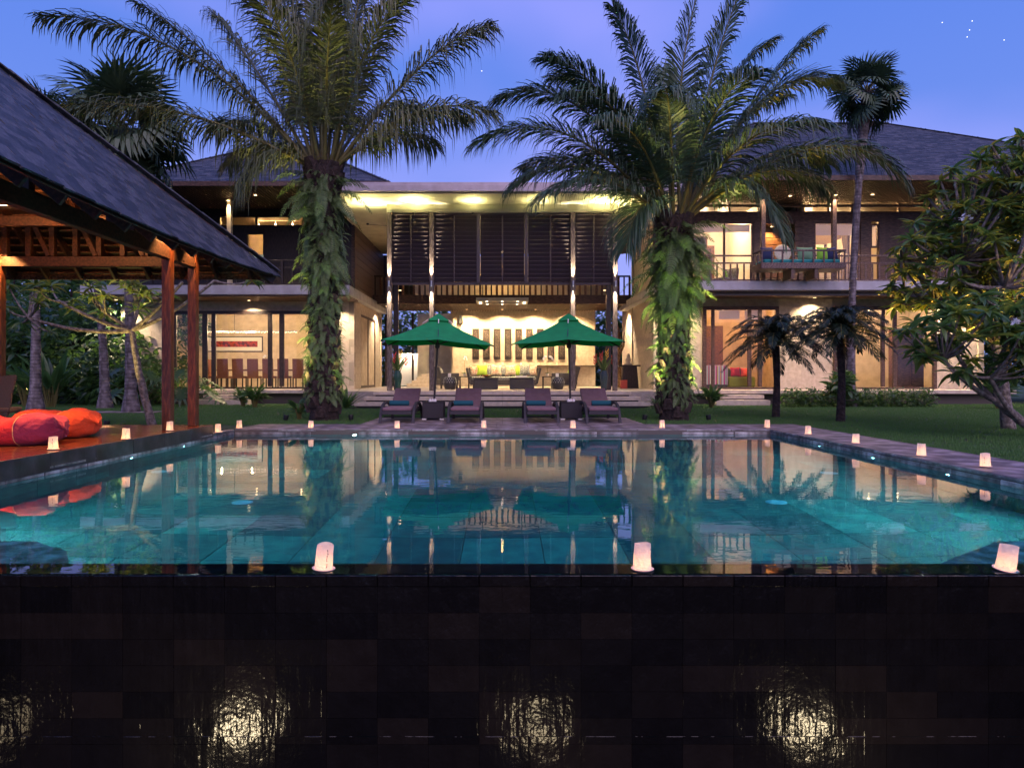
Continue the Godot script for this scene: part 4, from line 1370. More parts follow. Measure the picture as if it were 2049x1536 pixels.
	# uplights along the top of the screen that wash the roof soffit
	for x in [-4.6, -3.0, -1.0, 1.2, 3.4, 4.6]:
		var t := th("soffit_uplight", {-1.0: "uplight above the louvred screen, left of its middle", 1.2: "uplight above the louvred screen, right of its middle", -4.6: "uplight washing the roof soffit beside the left palm", -3.0: "uplight above the left end of the louvred screen", 3.4: "uplight above the right end of the louvred screen", 4.6: "uplight washing the roof soffit beside the right palm"}[x], "uplight", P(x, 6.2 if absf(x) > 4 else 6.5, cd - 0.3 if absf(x) > 4 else cd - 0.55), 0.0, "uplights under the lounge roof")
		var g := Geo.new()
		g.lathe(Vector3.ZERO, [[0.0, -0.05], [0.04, -0.05], [0.045, 0.0], [0.04, 0.004]], 14)
		pt(t, "housing", g.mesh(), M.black_metal)
		var l := Geo.new()
		l.lathe(Vector3.ZERO, [[0.04, 0.0], [0.0, 0.002]], 12)
		pt(t, "lens", l.mesh(), M.lamp_white)
		if absf(x) > 4:
			bar(t, "bracket", M.black_metal, Vector3(0, -0.03, 0), Vector3(-signf(x) * 0.7, -0.03, -0.3), 0.02, 0.02)
		spot(t, Vector3(0, 0.02, 0), Vector3(0, 1, 0.1), 4.0 if absf(x) > 2.0 else 1.6, 84.0, Color(1.0, 0.95, 0.66), 0.04, 1.0)
	var dl := [[-14.75, 3.9, 26.7, 3.2, "downlight under the eave at the far left end of the villa"], [-9.75, 3.9, 26.9, 2.6, "downlight under the eave above the dining room doors"], [-6.45, 3.9, 26.7, 3.2, "downlight under the eave at the corner beside the left palm"], [6.6, 3.95, 26.1, 3.2, "downlight under the eave at the corner beside the right palm"], [10.0, 3.95, 25.7, 3.0, "downlight under the balcony above the striped chair"], [11.8, 3.95, 26.4, 2.0, "downlight under the balcony above the feathery palms"], [17.0, 3.95, 26.2, 5.0, "downlight under the balcony behind the frangipani"]]
	for q in dl:
		downlight(P(q[0], q[1] - 0.005, q[2]), q[4], q[3] * 0.5, 62.0, Vector3(0, -1, -0.10))
	downlight(P(-5.3, 4.18, 32.0), "downlight in the lounge ceiling left of the columns", 2.6, 58.0)
	downlight(P(5.2, 4.18, 31.8), "downlight in the lounge ceiling above the driftwood", 3.4, 52.0, Vector3(0.25, -1, -0.1))
	downlight(P(-8.9, 7.5, 25.2), "downlight under the left roof above the lit column", 1.0, 45.0)
	downlight(P(10.5, 7.55, 25.5), "downlight under the right roof above the day bed", 2.0, 45.0)
	downlight(P(13.4, 7.55, 25.3), "downlight under the right roof behind the fan palm", 1.5, 45.0)
	downlight(P(10.5, 6.80, rd + 0.42), "warm lamp in the boarded niche on the balcony", 1.6, 52.0, Vector3(0, -1, -0.25), Color(1.0, 0.72, 0.36))
	for q in [[-10.06, 7.42, 25.66, "lamp at the top of the pale balcony column on the left"], [9.32, 7.42, 24.86, "lamp at the top of the balcony column left of the day bed"], [11.86, 7.42, 24.86, "lamp at the top of the balcony column right of the day bed"]]:
		downlight(P(q[0], q[1], q[2]), q[3], 0.9, 26.0, Vector3(0, -1, -0.05), Color(1.0, 0.84, 0.64))
	# bracket spots on the rear columns
	for s in [-1.0, 1.0]:
		downlight(P(s * 3.74, 4.12, 25.56), "small spot on the rear lounge column, %s side" % ("left" if s < 0 else "right"), 2.4, 40.0, Vector3(-s * 0.4, -1, -0.7))

# ---------------------------------------------------------------- rooms seen through the glass
func ceiling_lamp(at: Vector3, s: Vector2, e: float, c: Color, label: String) -> void:
	var t := th("ceiling_light", label, "ceiling light", at, 0.0, "ceiling lights in the rooms")
	bx(t, "track", M.white_paint, Vector3(0, -0.02, 0), Vector3(s.x + 0.06, 0.04, 0.06), Vector3.ZERO, 0.004)
	for k in 3:
		var x := (k - 1) * s.x * 0.45
		var g := Geo.new()
		g.lathe(Vector3.ZERO, [[0.0, -0.24], [0.03, -0.22], [0.042, -0.18], [0.03, -0.14], [0.006, -0.12], [0.005, -0.04]], 12)
		pt(t, "globe", g.mesh(), M.lamp_warm, Vector3(x, 0, 0))
		omni(t, Vector3(x, -0.18, 0), e * 0.42, c, 0.04)

func pillow(parent: Node, called: String, m: Material, at: Vector3, s: Vector3, rot := Vector3.ZERO) -> MeshInstance3D:
	var g := Geo.new()
	var pts := []
	var n := 14
	for r in n + 1:
		for q in n + 1:
			pts.append(Vector2(q * 2.0 / n - 1.0, r * 2.0 / n - 1.0))
	for sg in [1.0, -1.0]:
		var w := []
		for p in pts:
			var bulge := pow(maxf((1.0 - pow(absf(p.x), 2.4)) * (1.0 - pow(absf(p.y), 2.4)), 0.0), 0.55)
			var pinch = 1.0 - 0.07 * (1.0 - p.x * p.x * 0.9 if absf(p.y) > 0.9 else 0.0) - 0.0
			var ex := 1.0 - 0.08 * (1.0 - absf(p.y)) * absf(p.x)
			var ey := 1.0 - 0.08 * (1.0 - absf(p.x)) * absf(p.y)
			w.append(Vector3(p.x * s.x * 0.5 * ex, p.y * s.y * 0.5 * ey * pinch, sg * s.z * 0.5 * bulge))
		if sg > 0:
			var f := []
			for r in n + 1:
				for q in n + 1:
					f.append(w[r * (n + 1) + n - q])
			w = f
		g.grid(w, n + 1)
	return pt(parent, called, g.mesh(), m, at, Basis.from_euler(rot))

func dining_chair(at: Vector3, turn: float, label: String) -> void:
	var t := th("dining_chair", label, "dining chair", at, turn, "woven dining chairs round the table")
	bx(t, "backrest", M.rattan_chair, Vector3(0, 0.83, 0.21), Vector3(0.45, 0.74, 0.06), Vector3(0.06, 0, 0), 0.02)
	bx(t, "seat", M.rattan_chair, Vector3(0, 0.44, 0), Vector3(0.47, 0.10, 0.46), Vector3.ZERO, 0.02)
	for q in [[-0.2, -0.2], [0.2, -0.2], [-0.2, 0.2], [0.2, 0.2]]:
		bx(t, "leg", M.dark_wood, Vector3(q[0], 0.195, q[1]), Vector3(0.045, 0.39, 0.045))

func orchid(at: Vector3, label: String, h: float) -> void:
	var t := th("orchid", label, "orchid", at, rng.randf() * TAU, "white potted orchids")
	var g := Geo.new()
	g.lathe(Vector3.ZERO, [[0.0, 0.0], [0.05, 0.0], [0.065, 0.11], [0.058, 0.115], [0.0, 0.10]], 16)
	pt(t, "pot", g.mesh(), M.white_pot)
	for k in 5:
		var a := TAU * k / 5.0
		pt(t, "leaf", leaf_mesh(0.24, 0.06, 0.5), M.broad0, Vector3(0, 0.10, 0), Basis(Vector3.UP, a) * Basis(Vector3.RIGHT, -0.5))
	for k in 2:
		var dx := -0.12 + 0.26 * k
		var st := Geo.new()
		st.tube([Vector3(0, 0.1, 0), Vector3(dx * 0.15, h * 0.55, 0), Vector3(dx * 0.6, h * 0.92, 0.02), Vector3(dx * 1.5, h * 0.96, 0.03)], [0.006, 0.005, 0.004, 0.003], 5)
		pt(t, "stem", st.mesh(), M.petiole)
		for q in 4:
			var fl := Geo.new()
			for p in 5:
				var a := TAU * p / 5.0 + q
				var o := Vector3(cos(a), sin(a), 0) * 0.05
				var w := Vector3(-sin(a), cos(a), 0) * 0.024
				fl.tri(Vector3.ZERO, o * 0.8 - w, o * 0.8 + w)
				fl.tri(o * 0.8 - w, o * 1.15, o * 0.8 + w)
			pt(t, "bloom", fl.mesh(), M.petal, Vector3(dx * (0.7 + 0.27 * q), h * (0.94 - 0.012 * q * q), 0.04), Basis.from_euler(Vector3(-0.3, rng.randf() - 0.5, 0)))

func rooms() -> void:
	var cw := Color(1.0, 0.86, 0.66)
	# dining room
	room(-14.8, -5.95, 0.5, 3.86, 27.5, 33.2, M.plaster, M.ceiling, M.terrace)
	ceiling_lamp(P(-10.4, 3.85, 29.6), Vector2(4.2, 0.5), 5.0, cw, "long lit tray in the dining room ceiling")
	var tb := th("dining_table", "long timber dining table laid for a meal behind the glass", "table", P(-9.75, 0.5, 30.0))
	bx(tb, "table_top", M.warm_wood, Vector3(0, 0.74, 0), Vector3(4.6, 0.07, 1.1), Vector3.ZERO, 0.015)
	for q in [[-1.9, -0.4], [1.9, -0.4], [-1.9, 0.4], [1.9, 0.4]]:
		bx(tb, "leg", M.warm_wood, Vector3(q[0], 0.35, q[1]), Vector3(0.1, 0.70, 0.1))
	for k in 7:
		dining_chair(P(-11.5 + k * 0.62, 0.5, 28.95), 0.0, ["woven dining chair, leftmost in the row before the table", "woven dining chair, second from the left of the table", "woven dining chair, third from the left of the table", "woven dining chair beside the sliding door frame", "woven dining chair between the two sliding door frames", "woven dining chair behind the right sliding door frame", "woven dining chair nearest the left palm"][k])
	dining_chair(P(-12.35, 0.5, 30.0), -PI / 2, "woven dining chair at the left end of the table")
	dining_chair(P(-7.1, 0.5, 30.0), PI / 2, "woven dining chair at the right end of the table")
	for k in 10:
		var g := Geo.new()
		g.lathe(Vector3.ZERO, [[0.0, 0.0], [0.035, 0.0], [0.008, 0.012], [0.007, 0.07], [0.035, 0.11], [0.037, 0.18], [0.03, 0.18]], 12)
		one("wine_glass", "small stemmed glass on the dining table", "glass", g.mesh(), M.glass, P(-11.7 + k * 0.44, 1.275, 29.7), Basis(), "glasses on the dining table")
	orchid(P(-10.2, 1.275, 30.2), "white orchid standing on the dining table", 0.62)
	var pic := th("framed_picture", "long framed red batik picture on the dining room wall", "picture", P(-12.7, 2.5, 33.18))
	bx(pic, "frame", M.dark_wood, Vector3(0, 0, 0.02), Vector3(2.7, 0.74, 0.035))
	bx(pic, "mount", M.white_paint, Vector3(0, 0, 0.042), Vector3(2.6, 0.64, 0.008), Vector3.ZERO, 0.0)
	bx(pic, "artwork", M.picture_red, Vector3(0, 0, 0.049), Vector3(2.2, 0.28, 0.006), Vector3.ZERO, 0.0)
	var ch := th("crystal_pendant", "long crystal pendant light hanging over the dining table", "pendant light", P(-10.7, 2.86, 29.9))
	bx(ch, "bar", M.steel, Vector3(0, 0.06, 0), Vector3(3.9, 0.03, 0.12))
	for x in [-0.75, 0.75]:
		bx(ch, "rod", M.black_metal, Vector3(x, 0.5, 0), Vector3(0.016, 0.9, 0.016), Vector3.ZERO, 0.0)
	for k in 64:
		var g := Geo.new()
		bx(ch, "crystal", M.crystal, Vector3(-1.92 + k * 0.061, 0.0 + rng.randf_range(-0.02, 0.02), rng.randf_range(-0.04, 0.04)), Vector3(0.018, 0.05, 0.018), Vector3(0, k, 0), 0.006)
	for x in [-1.3, 0.0, 1.3]:
		omni(ch, Vector3(x, 0.0, 0), 1.5, cw, 0.02)
	# inner doors at the left of the dining room
	bx(V, "inner_door", M.warm_wood, P(-14.68, 1.7, 30.6), Vector3(0.06, 2.4, 1.1))
	# upper left room
	room(-14.8, -6.0, 4.3, 7.6, 27.6, 31.5, M.plaster, M.plaster, M.dark_wood)
	ceiling_lamp(P(-9.6, 7.58, 29.6), Vector2(1.6, 0.4), 4.0, Color(1.0, 0.78, 0.5), "lit panel in the ceiling of the upper left room")
	# ground floor right rooms
	room(5.95, 11.5, 0.5, 3.9, 26.95, 31.0, M.plaster, M.ceiling, M.terrace)
	ceiling_lamp(P(9.1, 3.88, 28.8), Vector2(2.2, 0.4), 3.2, Color(1.0, 0.74, 0.46), "lit panel in the ceiling above the striped chair")
	var sc := th("striped_chair", "low armchair with a pink and grey striped cloth over its back", "armchair", P(8.35, 0.5, 28.0))
	bx(sc, "backrest", M.striped, Vector3(0, 0.52, 0.3), Vector3(1.15, 0.80, 0.12), Vector3.ZERO, 0.03)
	bx(sc, "seat", M.olive_cloth, Vector3(0, 0.30, -0.1), Vector3(1.1, 0.28, 0.7), Vector3.ZERO, 0.04)
	bx(sc, "base", M.dark_wood, Vector3(0, 0.08, 0), Vector3(1.05, 0.14, 0.8))
	var so := th("olive_sofa", "olive green sofa with russet cushions beside the striped chair", "sofa", P(9.6, 0.5, 28.4))
	bx(so, "seat", M.olive_cloth, Vector3(0, 0.25, 0), Vector3(1.1, 0.42, 0.8), Vector3.ZERO, 0.05)
	bx(so, "backrest", M.olive_cloth, Vector3(0, 0.55, -0.36), Vector3(1.1, 0.5, 0.16), Vector3.ZERO, 0.05)
	pillow(so, "cushion", M.bag_red, Vector3(-0.1, 0.66, -0.1), Vector3(0.4, 0.4, 0.16), Vector3(-0.2, 0, 0))
	pillow(so, "cushion", M.bag_orange, Vector3(0.3, 0.64, -0.1), Vector3(0.38, 0.38, 0.16), Vector3(-0.2, 0, 0))
	one("wooden_door", "brown timber door leaf standing open behind the striped chair", "door", bm(Vector3(0.9, 2.7, 0.06), 0.01), M.warm_wood, P(9.3, 1.85, 30.9))
	for q in [[8.75, 0.8], [9.6, 0.5]]:
		one("roller_blind", "white roller blind at the head of the %s ground floor door" % ("wider" if q[1] > 0.6 else "narrower"), "blind", bm(Vector3(q[1], 0.34, 0.02), 0.004), M.blind, P(q[0], 3.35, 26.95), Basis(), "roller blinds")
	room(11.75, 18.0, 0.5, 3.9, 26.95, 31.0, M.plaster, M.ceiling, M.terrace)
	ceiling_lamp(P(15.0, 3.88, 28.6), Vector2(2.6, 0.4), 5.0, cw, "lit panel in the ceiling of the room behind the frangipani")
	var cb := th("wooden_cabinet", "tall brown timber cabinet in the room behind the frangipani", "cabinet", P(16.4, 0.5, 28.4))
	bx(cb, "carcass", M.warm_wood, Vector3(0, 1.2, 0), Vector3(1.1, 2.4, 0.6), Vector3.ZERO, 0.01)
	for x in [-0.27, 0.27]:
		var dd := bx(cb, "door", M.mid_wood, Vector3(x, 1.2, 0.32), Vector3(0.5, 2.2, 0.04), Vector3.ZERO, 0.01)
		bx(dd, "handle", M.steel, Vector3(-signf(x) * 0.2, 0, 0.035), Vector3(0.02, 0.18, 0.02))
	# upper right rooms
	room(6.0, 9.85, 4.33, 7.72, 26.95, 31.2, M.linen, M.ceiling, M.warm_wood)
	ceiling_lamp(P(8.2, 7.70, 28.6), Vector2(1.8, 0.5), 9.0, Color(1.0, 0.84, 0.64), "lit panel in the ceiling behind the balcony, left room")
	room(11.65, 18.2, 4.33, 7.72, 26.95, 31.2, M.linen, M.ceiling, M.warm_wood)
	ceiling_lamp(P(13.6, 7.70, 28.8), Vector2(2.2, 0.5), 9.0, Color(1.0, 0.80, 0.56), "lit panel in the ceiling behind the balcony, right room")
	one("roller_blind", "white blind across the top of the upper left balcony window", "blind", bm(Vector3(2.3, 0.30, 0.02), 0.004), M.blind, P(8.4, 6.68, 26.98), Basis(), "roller blinds")
	one("roller_blind", "white blind in the balcony window left of the lit column", "blind", bm(Vector3(0.72, 0.42, 0.02), 0.004), M.blind, P(12.32, 6.62, 26.98), Basis(), "roller blinds")
	one("roller_blind", "white blind in the balcony window right of the lit column", "blind", bm(Vector3(0.82, 0.42, 0.02), 0.004), M.blind, P(13.22, 6.62, 26.98), Basis(), "roller blinds")
	var wf := th("wooden_doorway", "brown timber doorway in the white wall of the upper room", "doorway", P(9.0, 4.33, 31.1))
	bx(wf, "jamb", M.warm_wood, Vector3(-0.36, 1.15, 0), Vector3(0.12, 2.3, 0.14))
	bx(wf, "jamb", M.warm_wood, Vector3(0.36, 1.15, 0), Vector3(0.12, 2.3, 0.14))
	bx(wf, "head", M.warm_wood, Vector3(0, 2.37, 0), Vector3(0.84, 0.14, 0.14))
	bx(wf, "door", M.mid_wood, Vector3(0, 1.15, -0.03), Vector3(0.6, 2.3, 0.05))
	var pw := th("framed_mirror", "dark framed mirror high on the wall of the upper room", "mirror", P(7.9, 6.35, 28.0), 0.0)
	bx(pw, "frame", M.warm_wood, Vector3.ZERO, Vector3(0.62, 0.44, 0.05))
	bx(pw, "mirror_face", M.stool_glaze, Vector3(0, 0, 0.029), Vector3(0.46, 0.3, 0.006), Vector3.ZERO, 0.0)
	bx(pw, "bracket", M.warm_wood, Vector3(0, -1.1, -0.06), Vector3(0.08, 1.84, 0.06))
	var ac := th("patterned_armchair", "grey patterned armchair behind the balcony railing", "armchair", P(8.75, 4.33, 27.6), 0.5)
	bx(ac, "seat", M.carved_cloth, Vector3(0, 0.30, 0), Vector3(0.8, 0.42, 0.75), Vector3.ZERO, 0.05)
	bx(ac, "backrest", M.carved_cloth, Vector3(0.36, 0.62, 0), Vector3(0.16, 0.6, 0.75), Vector3(0, 0, -0.15), 0.05)
	pillow(ac, "cushion", M.cushion_bright, Vector3(0.1, 0.66, 0.0), Vector3(0.36, 0.36, 0.14), Vector3(-0.2, 0.6, 0))
	for q in [[-0.3, -0.3], [0.3, -0.3], [-0.3, 0.3], [0.3, 0.3]]:
		bx(ac, "leg", M.dark_wood, Vector3(q[0], 0.05, q[1]), Vector3(0.05, 0.1, 0.05))
	var sd := th("wooden_bench", "low orange brown timber bench beside the patterned armchair", "bench", P(7.75, 4.33, 27.5))
	bx(sd, "seat", M.warm_wood, Vector3(0, 0.42, 0), Vector3(0.7, 0.16, 0.5), Vector3.ZERO, 0.02)
	for x in [-0.28, 0.28]:
		bx(sd, "leg", M.warm_wood, Vector3(x, 0.17, 0), Vector3(0.08, 0.34, 0.4))
	var bed := th("canopy_bed", "four poster bed hung with pale netting in the upper room", "bed", P(13.2, 4.33, 29.6))
	for q in [[-0.95, -1.0], [0.95, -1.0], [-0.95, 1.0], [0.95, 1.0]]:
		bx(bed, "post", M.warm_wood, Vector3(q[0], 1.2, q[1]), Vector3(0.09, 2.4, 0.09))
	bx(bed, "mattress", M.white_paint, Vector3(0, 0.5, 0), Vector3(1.8, 0.3, 1.95), Vector3.ZERO, 0.06)
	bx(bed, "bed_frame", M.warm_wood, Vector3(0, 0.28, 0), Vector3(1.9, 0.14, 2.05))
	for x in [-0.72, 0.72]:
		var g := Geo.new()
		var pts := []
		for r in 9:
			for q in 13:
				var u := q / 12.0
				var w := 0.16 + 0.32 * pow(absf(r / 8.0 - 0.35), 0.8)
				pts.append(Vector3(x + signf(x) * (0.2 - w * u), 2.4 - r * 0.24, 1.03 + 0.03 * sin(u * 20.0)))
		g.grid(pts, 13)
		pt(bed, "net_curtain", g.mesh(), M.net)
	bx(bed, "net_top", M.net, Vector3(0, 2.42, 0), Vector3(2.0, 0.012, 2.1), Vector3.ZERO, 0.0)
	var fl := th("floor_lamp", "slim floor lamp with a pale shade beside the canopy bed", "floor lamp", P(13.45, 4.33, 27.7))
	var gl := Geo.new()
	gl.lathe(Vector3.ZERO, [[0.0, 0.0], [0.14, 0.0], [0.14, 0.02], [0.015, 0.03], [0.015, 1.55], [0.0, 1.56]], 12)
	pt(fl, "stand", gl.mesh(), M.dark_wood)
	var gh := Geo.new()
	gh.lathe(Vector3.ZERO, [[0.22, 1.45], [0.06, 1.62]], 16)
	pt(fl, "lamp_shade", gh.mesh(), M.net)

# ---------------------------------------------------------------- the open lounge
func heliconia(at: Vector3, label: String, m: Material, colors: Array, h: float) -> void:
	var t := th("flower_vase", label, "vase", at, 0.0, "tall vases of heliconias")
	var g := Geo.new()
	g.lathe(Vector3.ZERO, [[0.0, 0.0], [0.10, 0.0], [0.115, 0.2], [0.15, 0.45], [0.14, 0.58], [0.10, 0.66], [0.115, 0.70], [0.10, 0.69], [0.0, 0.60]], 20)
	pt(t, "vase", g.mesh(), m)
	for k in colors.size():
		var x := (k - (colors.size() - 1) * 0.5) * 0.16
		var st := Geo.new()
		var top := Vector3(x * 1.3, h + 0.09 * ((k * 7) % 3), 0.05 * (k % 2))
		st.tube([Vector3(x * 0.2, 0.6, 0), Vector3(x * 0.7, (0.6 + top.y) * 0.5, 0), top], [0.016, 0.014, 0.012], 6)
		pt(t, "stem", st.mesh(), M.petiole)
		for q in 6:
			var b := Geo.new()
			var sg := 1.0 if q % 2 else -1.0
			b.tube([Vector3.ZERO, Vector3(sg * 0.04, 0.05, 0), Vector3(sg * 0.06, 0.13, 0)], [0.02, 0.022, 0.002], 5)
			pt(t, "bract", b.mesh(), colors[k], top + Vector3(0, -0.24 + q * 0.055, 0))
	for k in 6:
		pt(t, "leaf", leaf_mesh(0.75, 0.13, 0.25), M["broad%d" % (k % 3)], Vector3(0, 0.62, 0), Basis(Vector3.UP, k * 1.1) * Basis(Vector3.RIGHT, -1.25 + 0.1 * (k % 3)))

func lounge() -> void:
	var fl := 0.48
	# garden seen through the openings at both ends
	one("garden_wall", "white lit garden wall seen through the gap left of the stairs", "wall", bm(Vector3(1.4, 1.7, 0.2), 0.01), M.white_paint, P(-5.0, fl + 0.85, 37.2))
	downlight(P(-4.9, fl + 2.1, 36.85), "small lamp over the white garden wall beyond the stairs", 1.6, 60.0, Vector3(0, -1, -0.3))
	var gd := holder(V, "garden_door")
	bx(gd, "jamb", M.dark_wood, P(-5.72, 2.3, 34.4), Vector3(0.1, 3.6, 0.1))
	bx(gd, "jamb", M.dark_wood, P(-4.4, 2.3, 34.4), Vector3(0.1, 3.6, 0.1))
	bx(gd, "pane", M.glass, P(-5.06, 2.3, 34.4), Vector3(1.2, 3.5, 0.01), Vector3.ZERO, 0.0)
	bx(V, "end_wall", M.dark_wood, P(-5.1, 5.6, 34.3), Vector3(1.5, 2.6, 0.1), Vector3.ZERO, 0.0)
	for k in 10:
		var t := th("wall_carving", ["dark carved wall panel, leftmost of the ten above the sofa", "dark carved wall panel, second from the left", "dark carved wall panel, third from the left", "dark carved wall panel, fourth from the left", "dark carved wall panel, fifth from the left between the parasols", "dark carved wall panel, sixth from the left behind the right parasol", "dark carved wall panel, seventh from the left", "dark carved wall panel, third from the right", "dark carved wall panel, second from the right beside the column", "dark carved wall panel, rightmost one half behind the column"][k], "wall panel", P(-1.31 + k * 0.53, 1.80, 34.48), 0.0, "carved panels on the lounge wall")
		bx(t, "frame", M.dark_wood, Vector3(0, 0.76, 0.02), Vector3(0.33, 1.52, 0.04))
		bx(t, "carving", M.carved, Vector3(0, 0.78, 0.045), Vector3(0.21, 1.3, 0.02), Vector3.ZERO, 0.004)
		bx(t, "hook", M.dark_wood, Vector3(0, 0.12, 0.05), Vector3(0.07, 0.07, 0.04))
	for k in 5:
		var t := th("ledge_candle", "small lit candle on the lounge ledge, %s of five from the left" % ["first", "second", "third", "fourth", "fifth"][k], "candle", P(-0.85 + k * 0.88, 1.52, 34.25), 0.0, "candles on the lounge ledge")
		var g := Geo.new()
		g.lathe(Vector3.ZERO, [[0.0, 0.0], [0.03, 0.0], [0.03, 0.05], [0.0, 0.05]], 10)
		pt(t, "candle", g.mesh(), M.white_pot)
		var f := Geo.new()
		f.lathe(Vector3.ZERO, [[0.0, 0.055], [0.018, 0.075], [0.012, 0.10], [0.0, 0.13]], 8)
		pt(t, "flame", f.mesh(), M.flame)
		omni(t, Vector3(0, 0.09, 0), 0.012, Color(1.0, 0.75, 0.45), 0.015)
	bx(V, "ledge", M.mid_wood, P(1.5, 1.48, 34.3), Vector3(6.2, 0.06, 0.36))
	one("wall_speaker", "black box loudspeaker on the lounge wall beside the left parasol", "loudspeaker", bm(Vector3(0.19, 0.40, 0.16), 0.015), M.black_metal, P(-2.05, 3.75, 34.38))
	# lit tray over the sofa
	var tr := th("tray_light", "square pale ceiling tray with small lamps over the sofa", "ceiling light", P(0.0, 3.98, 28.7))
	for q in [[0, 0.55, 2.1, 0.3], [0, -0.55, 2.1, 0.3], [-0.9, 0, 0.3, 0.8], [0.9, 0, 0.3, 0.8]]:
		bx(tr, "border", M.render, Vector3(q[0], 0.08, q[1]), Vector3(q[2], 0.14, q[3]), Vector3.ZERO, 0.004)
	bx(tr, "panel", M.batten, Vector3(0, 0.12, 0), Vector3(1.55, 0.04, 0.85), Vector3.ZERO, 0.0)
	for x in [-0.8, 0.8]:
		for z in [-0.4, 0.4]:
			bx(tr, "rod", M.black_metal, Vector3(x, 1.5, z), Vector3(0.02, 2.7, 0.02), Vector3.ZERO, 0.0)
	for q in [[-0.62, 0.55], [0, 0.55], [0.62, 0.55], [-0.62, -0.55], [0, -0.55], [0.62, -0.55], [-0.9, -0.22], [-0.9, 0.0], [-0.9, 0.22], [0.9, -0.22], [0.9, 0.0], [0.9, 0.22]]:
		var l := Geo.new()
		l.lathe(Vector3.ZERO, [[0.0, -0.004], [0.045, -0.003], [0.05, 0.004]], 12)
		pt(tr, "lamp_lens", l.mesh(), M.lamp_white, Vector3(q[0], 0.006, q[1]))
	for q in [[-0.62, 0.55], [0.62, 0.55], [-0.62, -0.55], [0.62, -0.55], [-0.9, 0.0], [0.9, 0.0]]:
		spot(tr, Vector3(q[0], -0.02, q[1]), Vector3(q[0] * 0.25, -1, q[1] * 0.2), 5.5, 66.0, Color(1.0, 0.86, 0.64), 0.04, 0.8)
	# wall washers hidden in the gallery soffit
	for x in [-1.7, 0.0, 1.6, 3.3]:
		downlight(P(x, 4.18, 33.55), {-1.7: "downlight in the gallery soffit above the stairs", 0.0: "downlight in the gallery soffit above the left panels", 1.6: "downlight in the gallery soffit above the middle panels", 3.3: "downlight in the gallery soffit above the right panels"}[x], 3.2, 62.0, Vector3(0, -1, -0.36), Color(1.0, 0.86, 0.64))
	var gl := th("gallery_lamp", "lamp panel under the lounge roof over the gallery", "ceiling light", P(0, 6.9, 33.2))
	bx(gl, "housing", M.white_paint, Vector3.ZERO, Vector3(2.0, 0.05, 0.3))
	bx(gl, "diffuser", M.lamp_warm, Vector3(0, -0.03, 0), Vector3(1.9, 0.01, 0.24), Vector3.ZERO, 0.0)
	area(gl, Vector3(0, -0.05, 0), Vector3.DOWN, Vector2(1.9, 0.24), 8.0, Color(1.0, 0.82, 0.5))
	# sofa
	var so := th("wicker_sofa", "dark wicker sofa lined with floral, lime and grey cushions", "sofa", P(0.05, fl, 28.6))
	bx(so, "base", M.rattan, Vector3(0, 0.26, 0), Vector3(2.7, 0.22, 0.85), Vector3.ZERO, 0.03)
	bx(so, "backrest", M.rattan, Vector3(0, 0.55, -0.44), Vector3(2.9, 0.6, 0.10), Vector3(-0.15, 0, 0), 0.03)
	for s in [-1.0, 1.0]:
		bx(so, "armrest", M.rattan, Vector3(s * 1.42, 0.52, 0.0), Vector3(0.09, 0.66, 0.9), Vector3(0, 0, -s * 0.22), 0.03)
	bx(so, "seat_cushion", M.cushion_grey, Vector3(0, 0.42, 0.04), Vector3(2.6, 0.14, 0.8), Vector3.ZERO, 0.04)
	for q in [[-1.2, -0.3], [1.2, -0.3], [-1.2, 0.3], [1.2, 0.3]]:
		bx(so, "leg", M.dark_wood, Vector3(q[0], 0.08, q[1]), Vector3(0.08, 0.16, 0.08))
	var cs := ["floral", "lime", "grey", "floral", "grey", "floral", "lime", "grey", "floral"]
	for k in 9:
		var c := pillow(so, "cushion", M["cushion_" + cs[k]], Vector3(-1.16 + k * 0.29, 0.73 + 0.02 * (k % 2), -0.16 + 0.07 * (k % 2)), Vector3(0.56 if k == 4 else 0.44, 0.46, 0.2), Vector3(-0.22, 0, rng.randf_range(-0.06, 0.06)))
		c.set_meta("label", {"floral": "coral floral cushion", "lime": "lime green cushion", "grey": "pale grey cushion"}[cs[k]])
	for k in 2:
		var o := th("wicker_ottoman", "dark wicker box table before the sofa, %s one" % ["left", "right"][k], "ottoman", P([-0.62, 0.74][k], fl, 26.9), 0.0, "wicker box tables before the sofa")
		bx(o, "body", M.rattan, Vector3(0, 0.21, 0), Vector3(0.92, 0.40, 0.7), Vector3.ZERO, 0.02)
		bx(o, "top", M.rattan, Vector3(0, 0.43, 0), Vector3(0.98, 0.035, 0.75), Vector3.ZERO, 0.01)
	var bowl := th("flower_bowl", "bowl of red and green flowers on the left box table", "bowl", P(-0.55, fl + 0.448, 26.9))
	var g := Geo.new()
	g.lathe(Vector3.ZERO, [[0.0, 0.0], [0.10, 0.0], [0.24, 0.07], [0.22, 0.07], [0.0, 0.02]], 18)
	pt(bowl, "bowl", g.mesh(), M.dark_wood)
	for k in 26:
		var a := rng.randf() * TAU
		var r := rng.randf() * 0.2
		pt(bowl, "flower", leaf_mesh(0.10, 0.06, 0.3), M.bract_red if k % 3 else M.plumeria1, Vector3(cos(a) * r, 0.05, sin(a) * r), Basis(Vector3.UP, rng.randf() * TAU) * Basis(Vector3.RIGHT, -rng.randf_range(0.2, 1.1)))
	var tray := th("white_cloth", "pale folded cloth lying on the right box table", "cloth", P(0.75, fl + 0.448, 26.9))
	bx(tray, "fold", M.linen, Vector3(0, 0.02, 0), Vector3(0.5, 0.04, 0.4), Vector3.ZERO, 0.015)
	bx(tray, "fold", M.white_paint, Vector3(-0.03, 0.055, 0.02), Vector3(0.4, 0.03, 0.3), Vector3(0, 0.2, 0), 0.012)
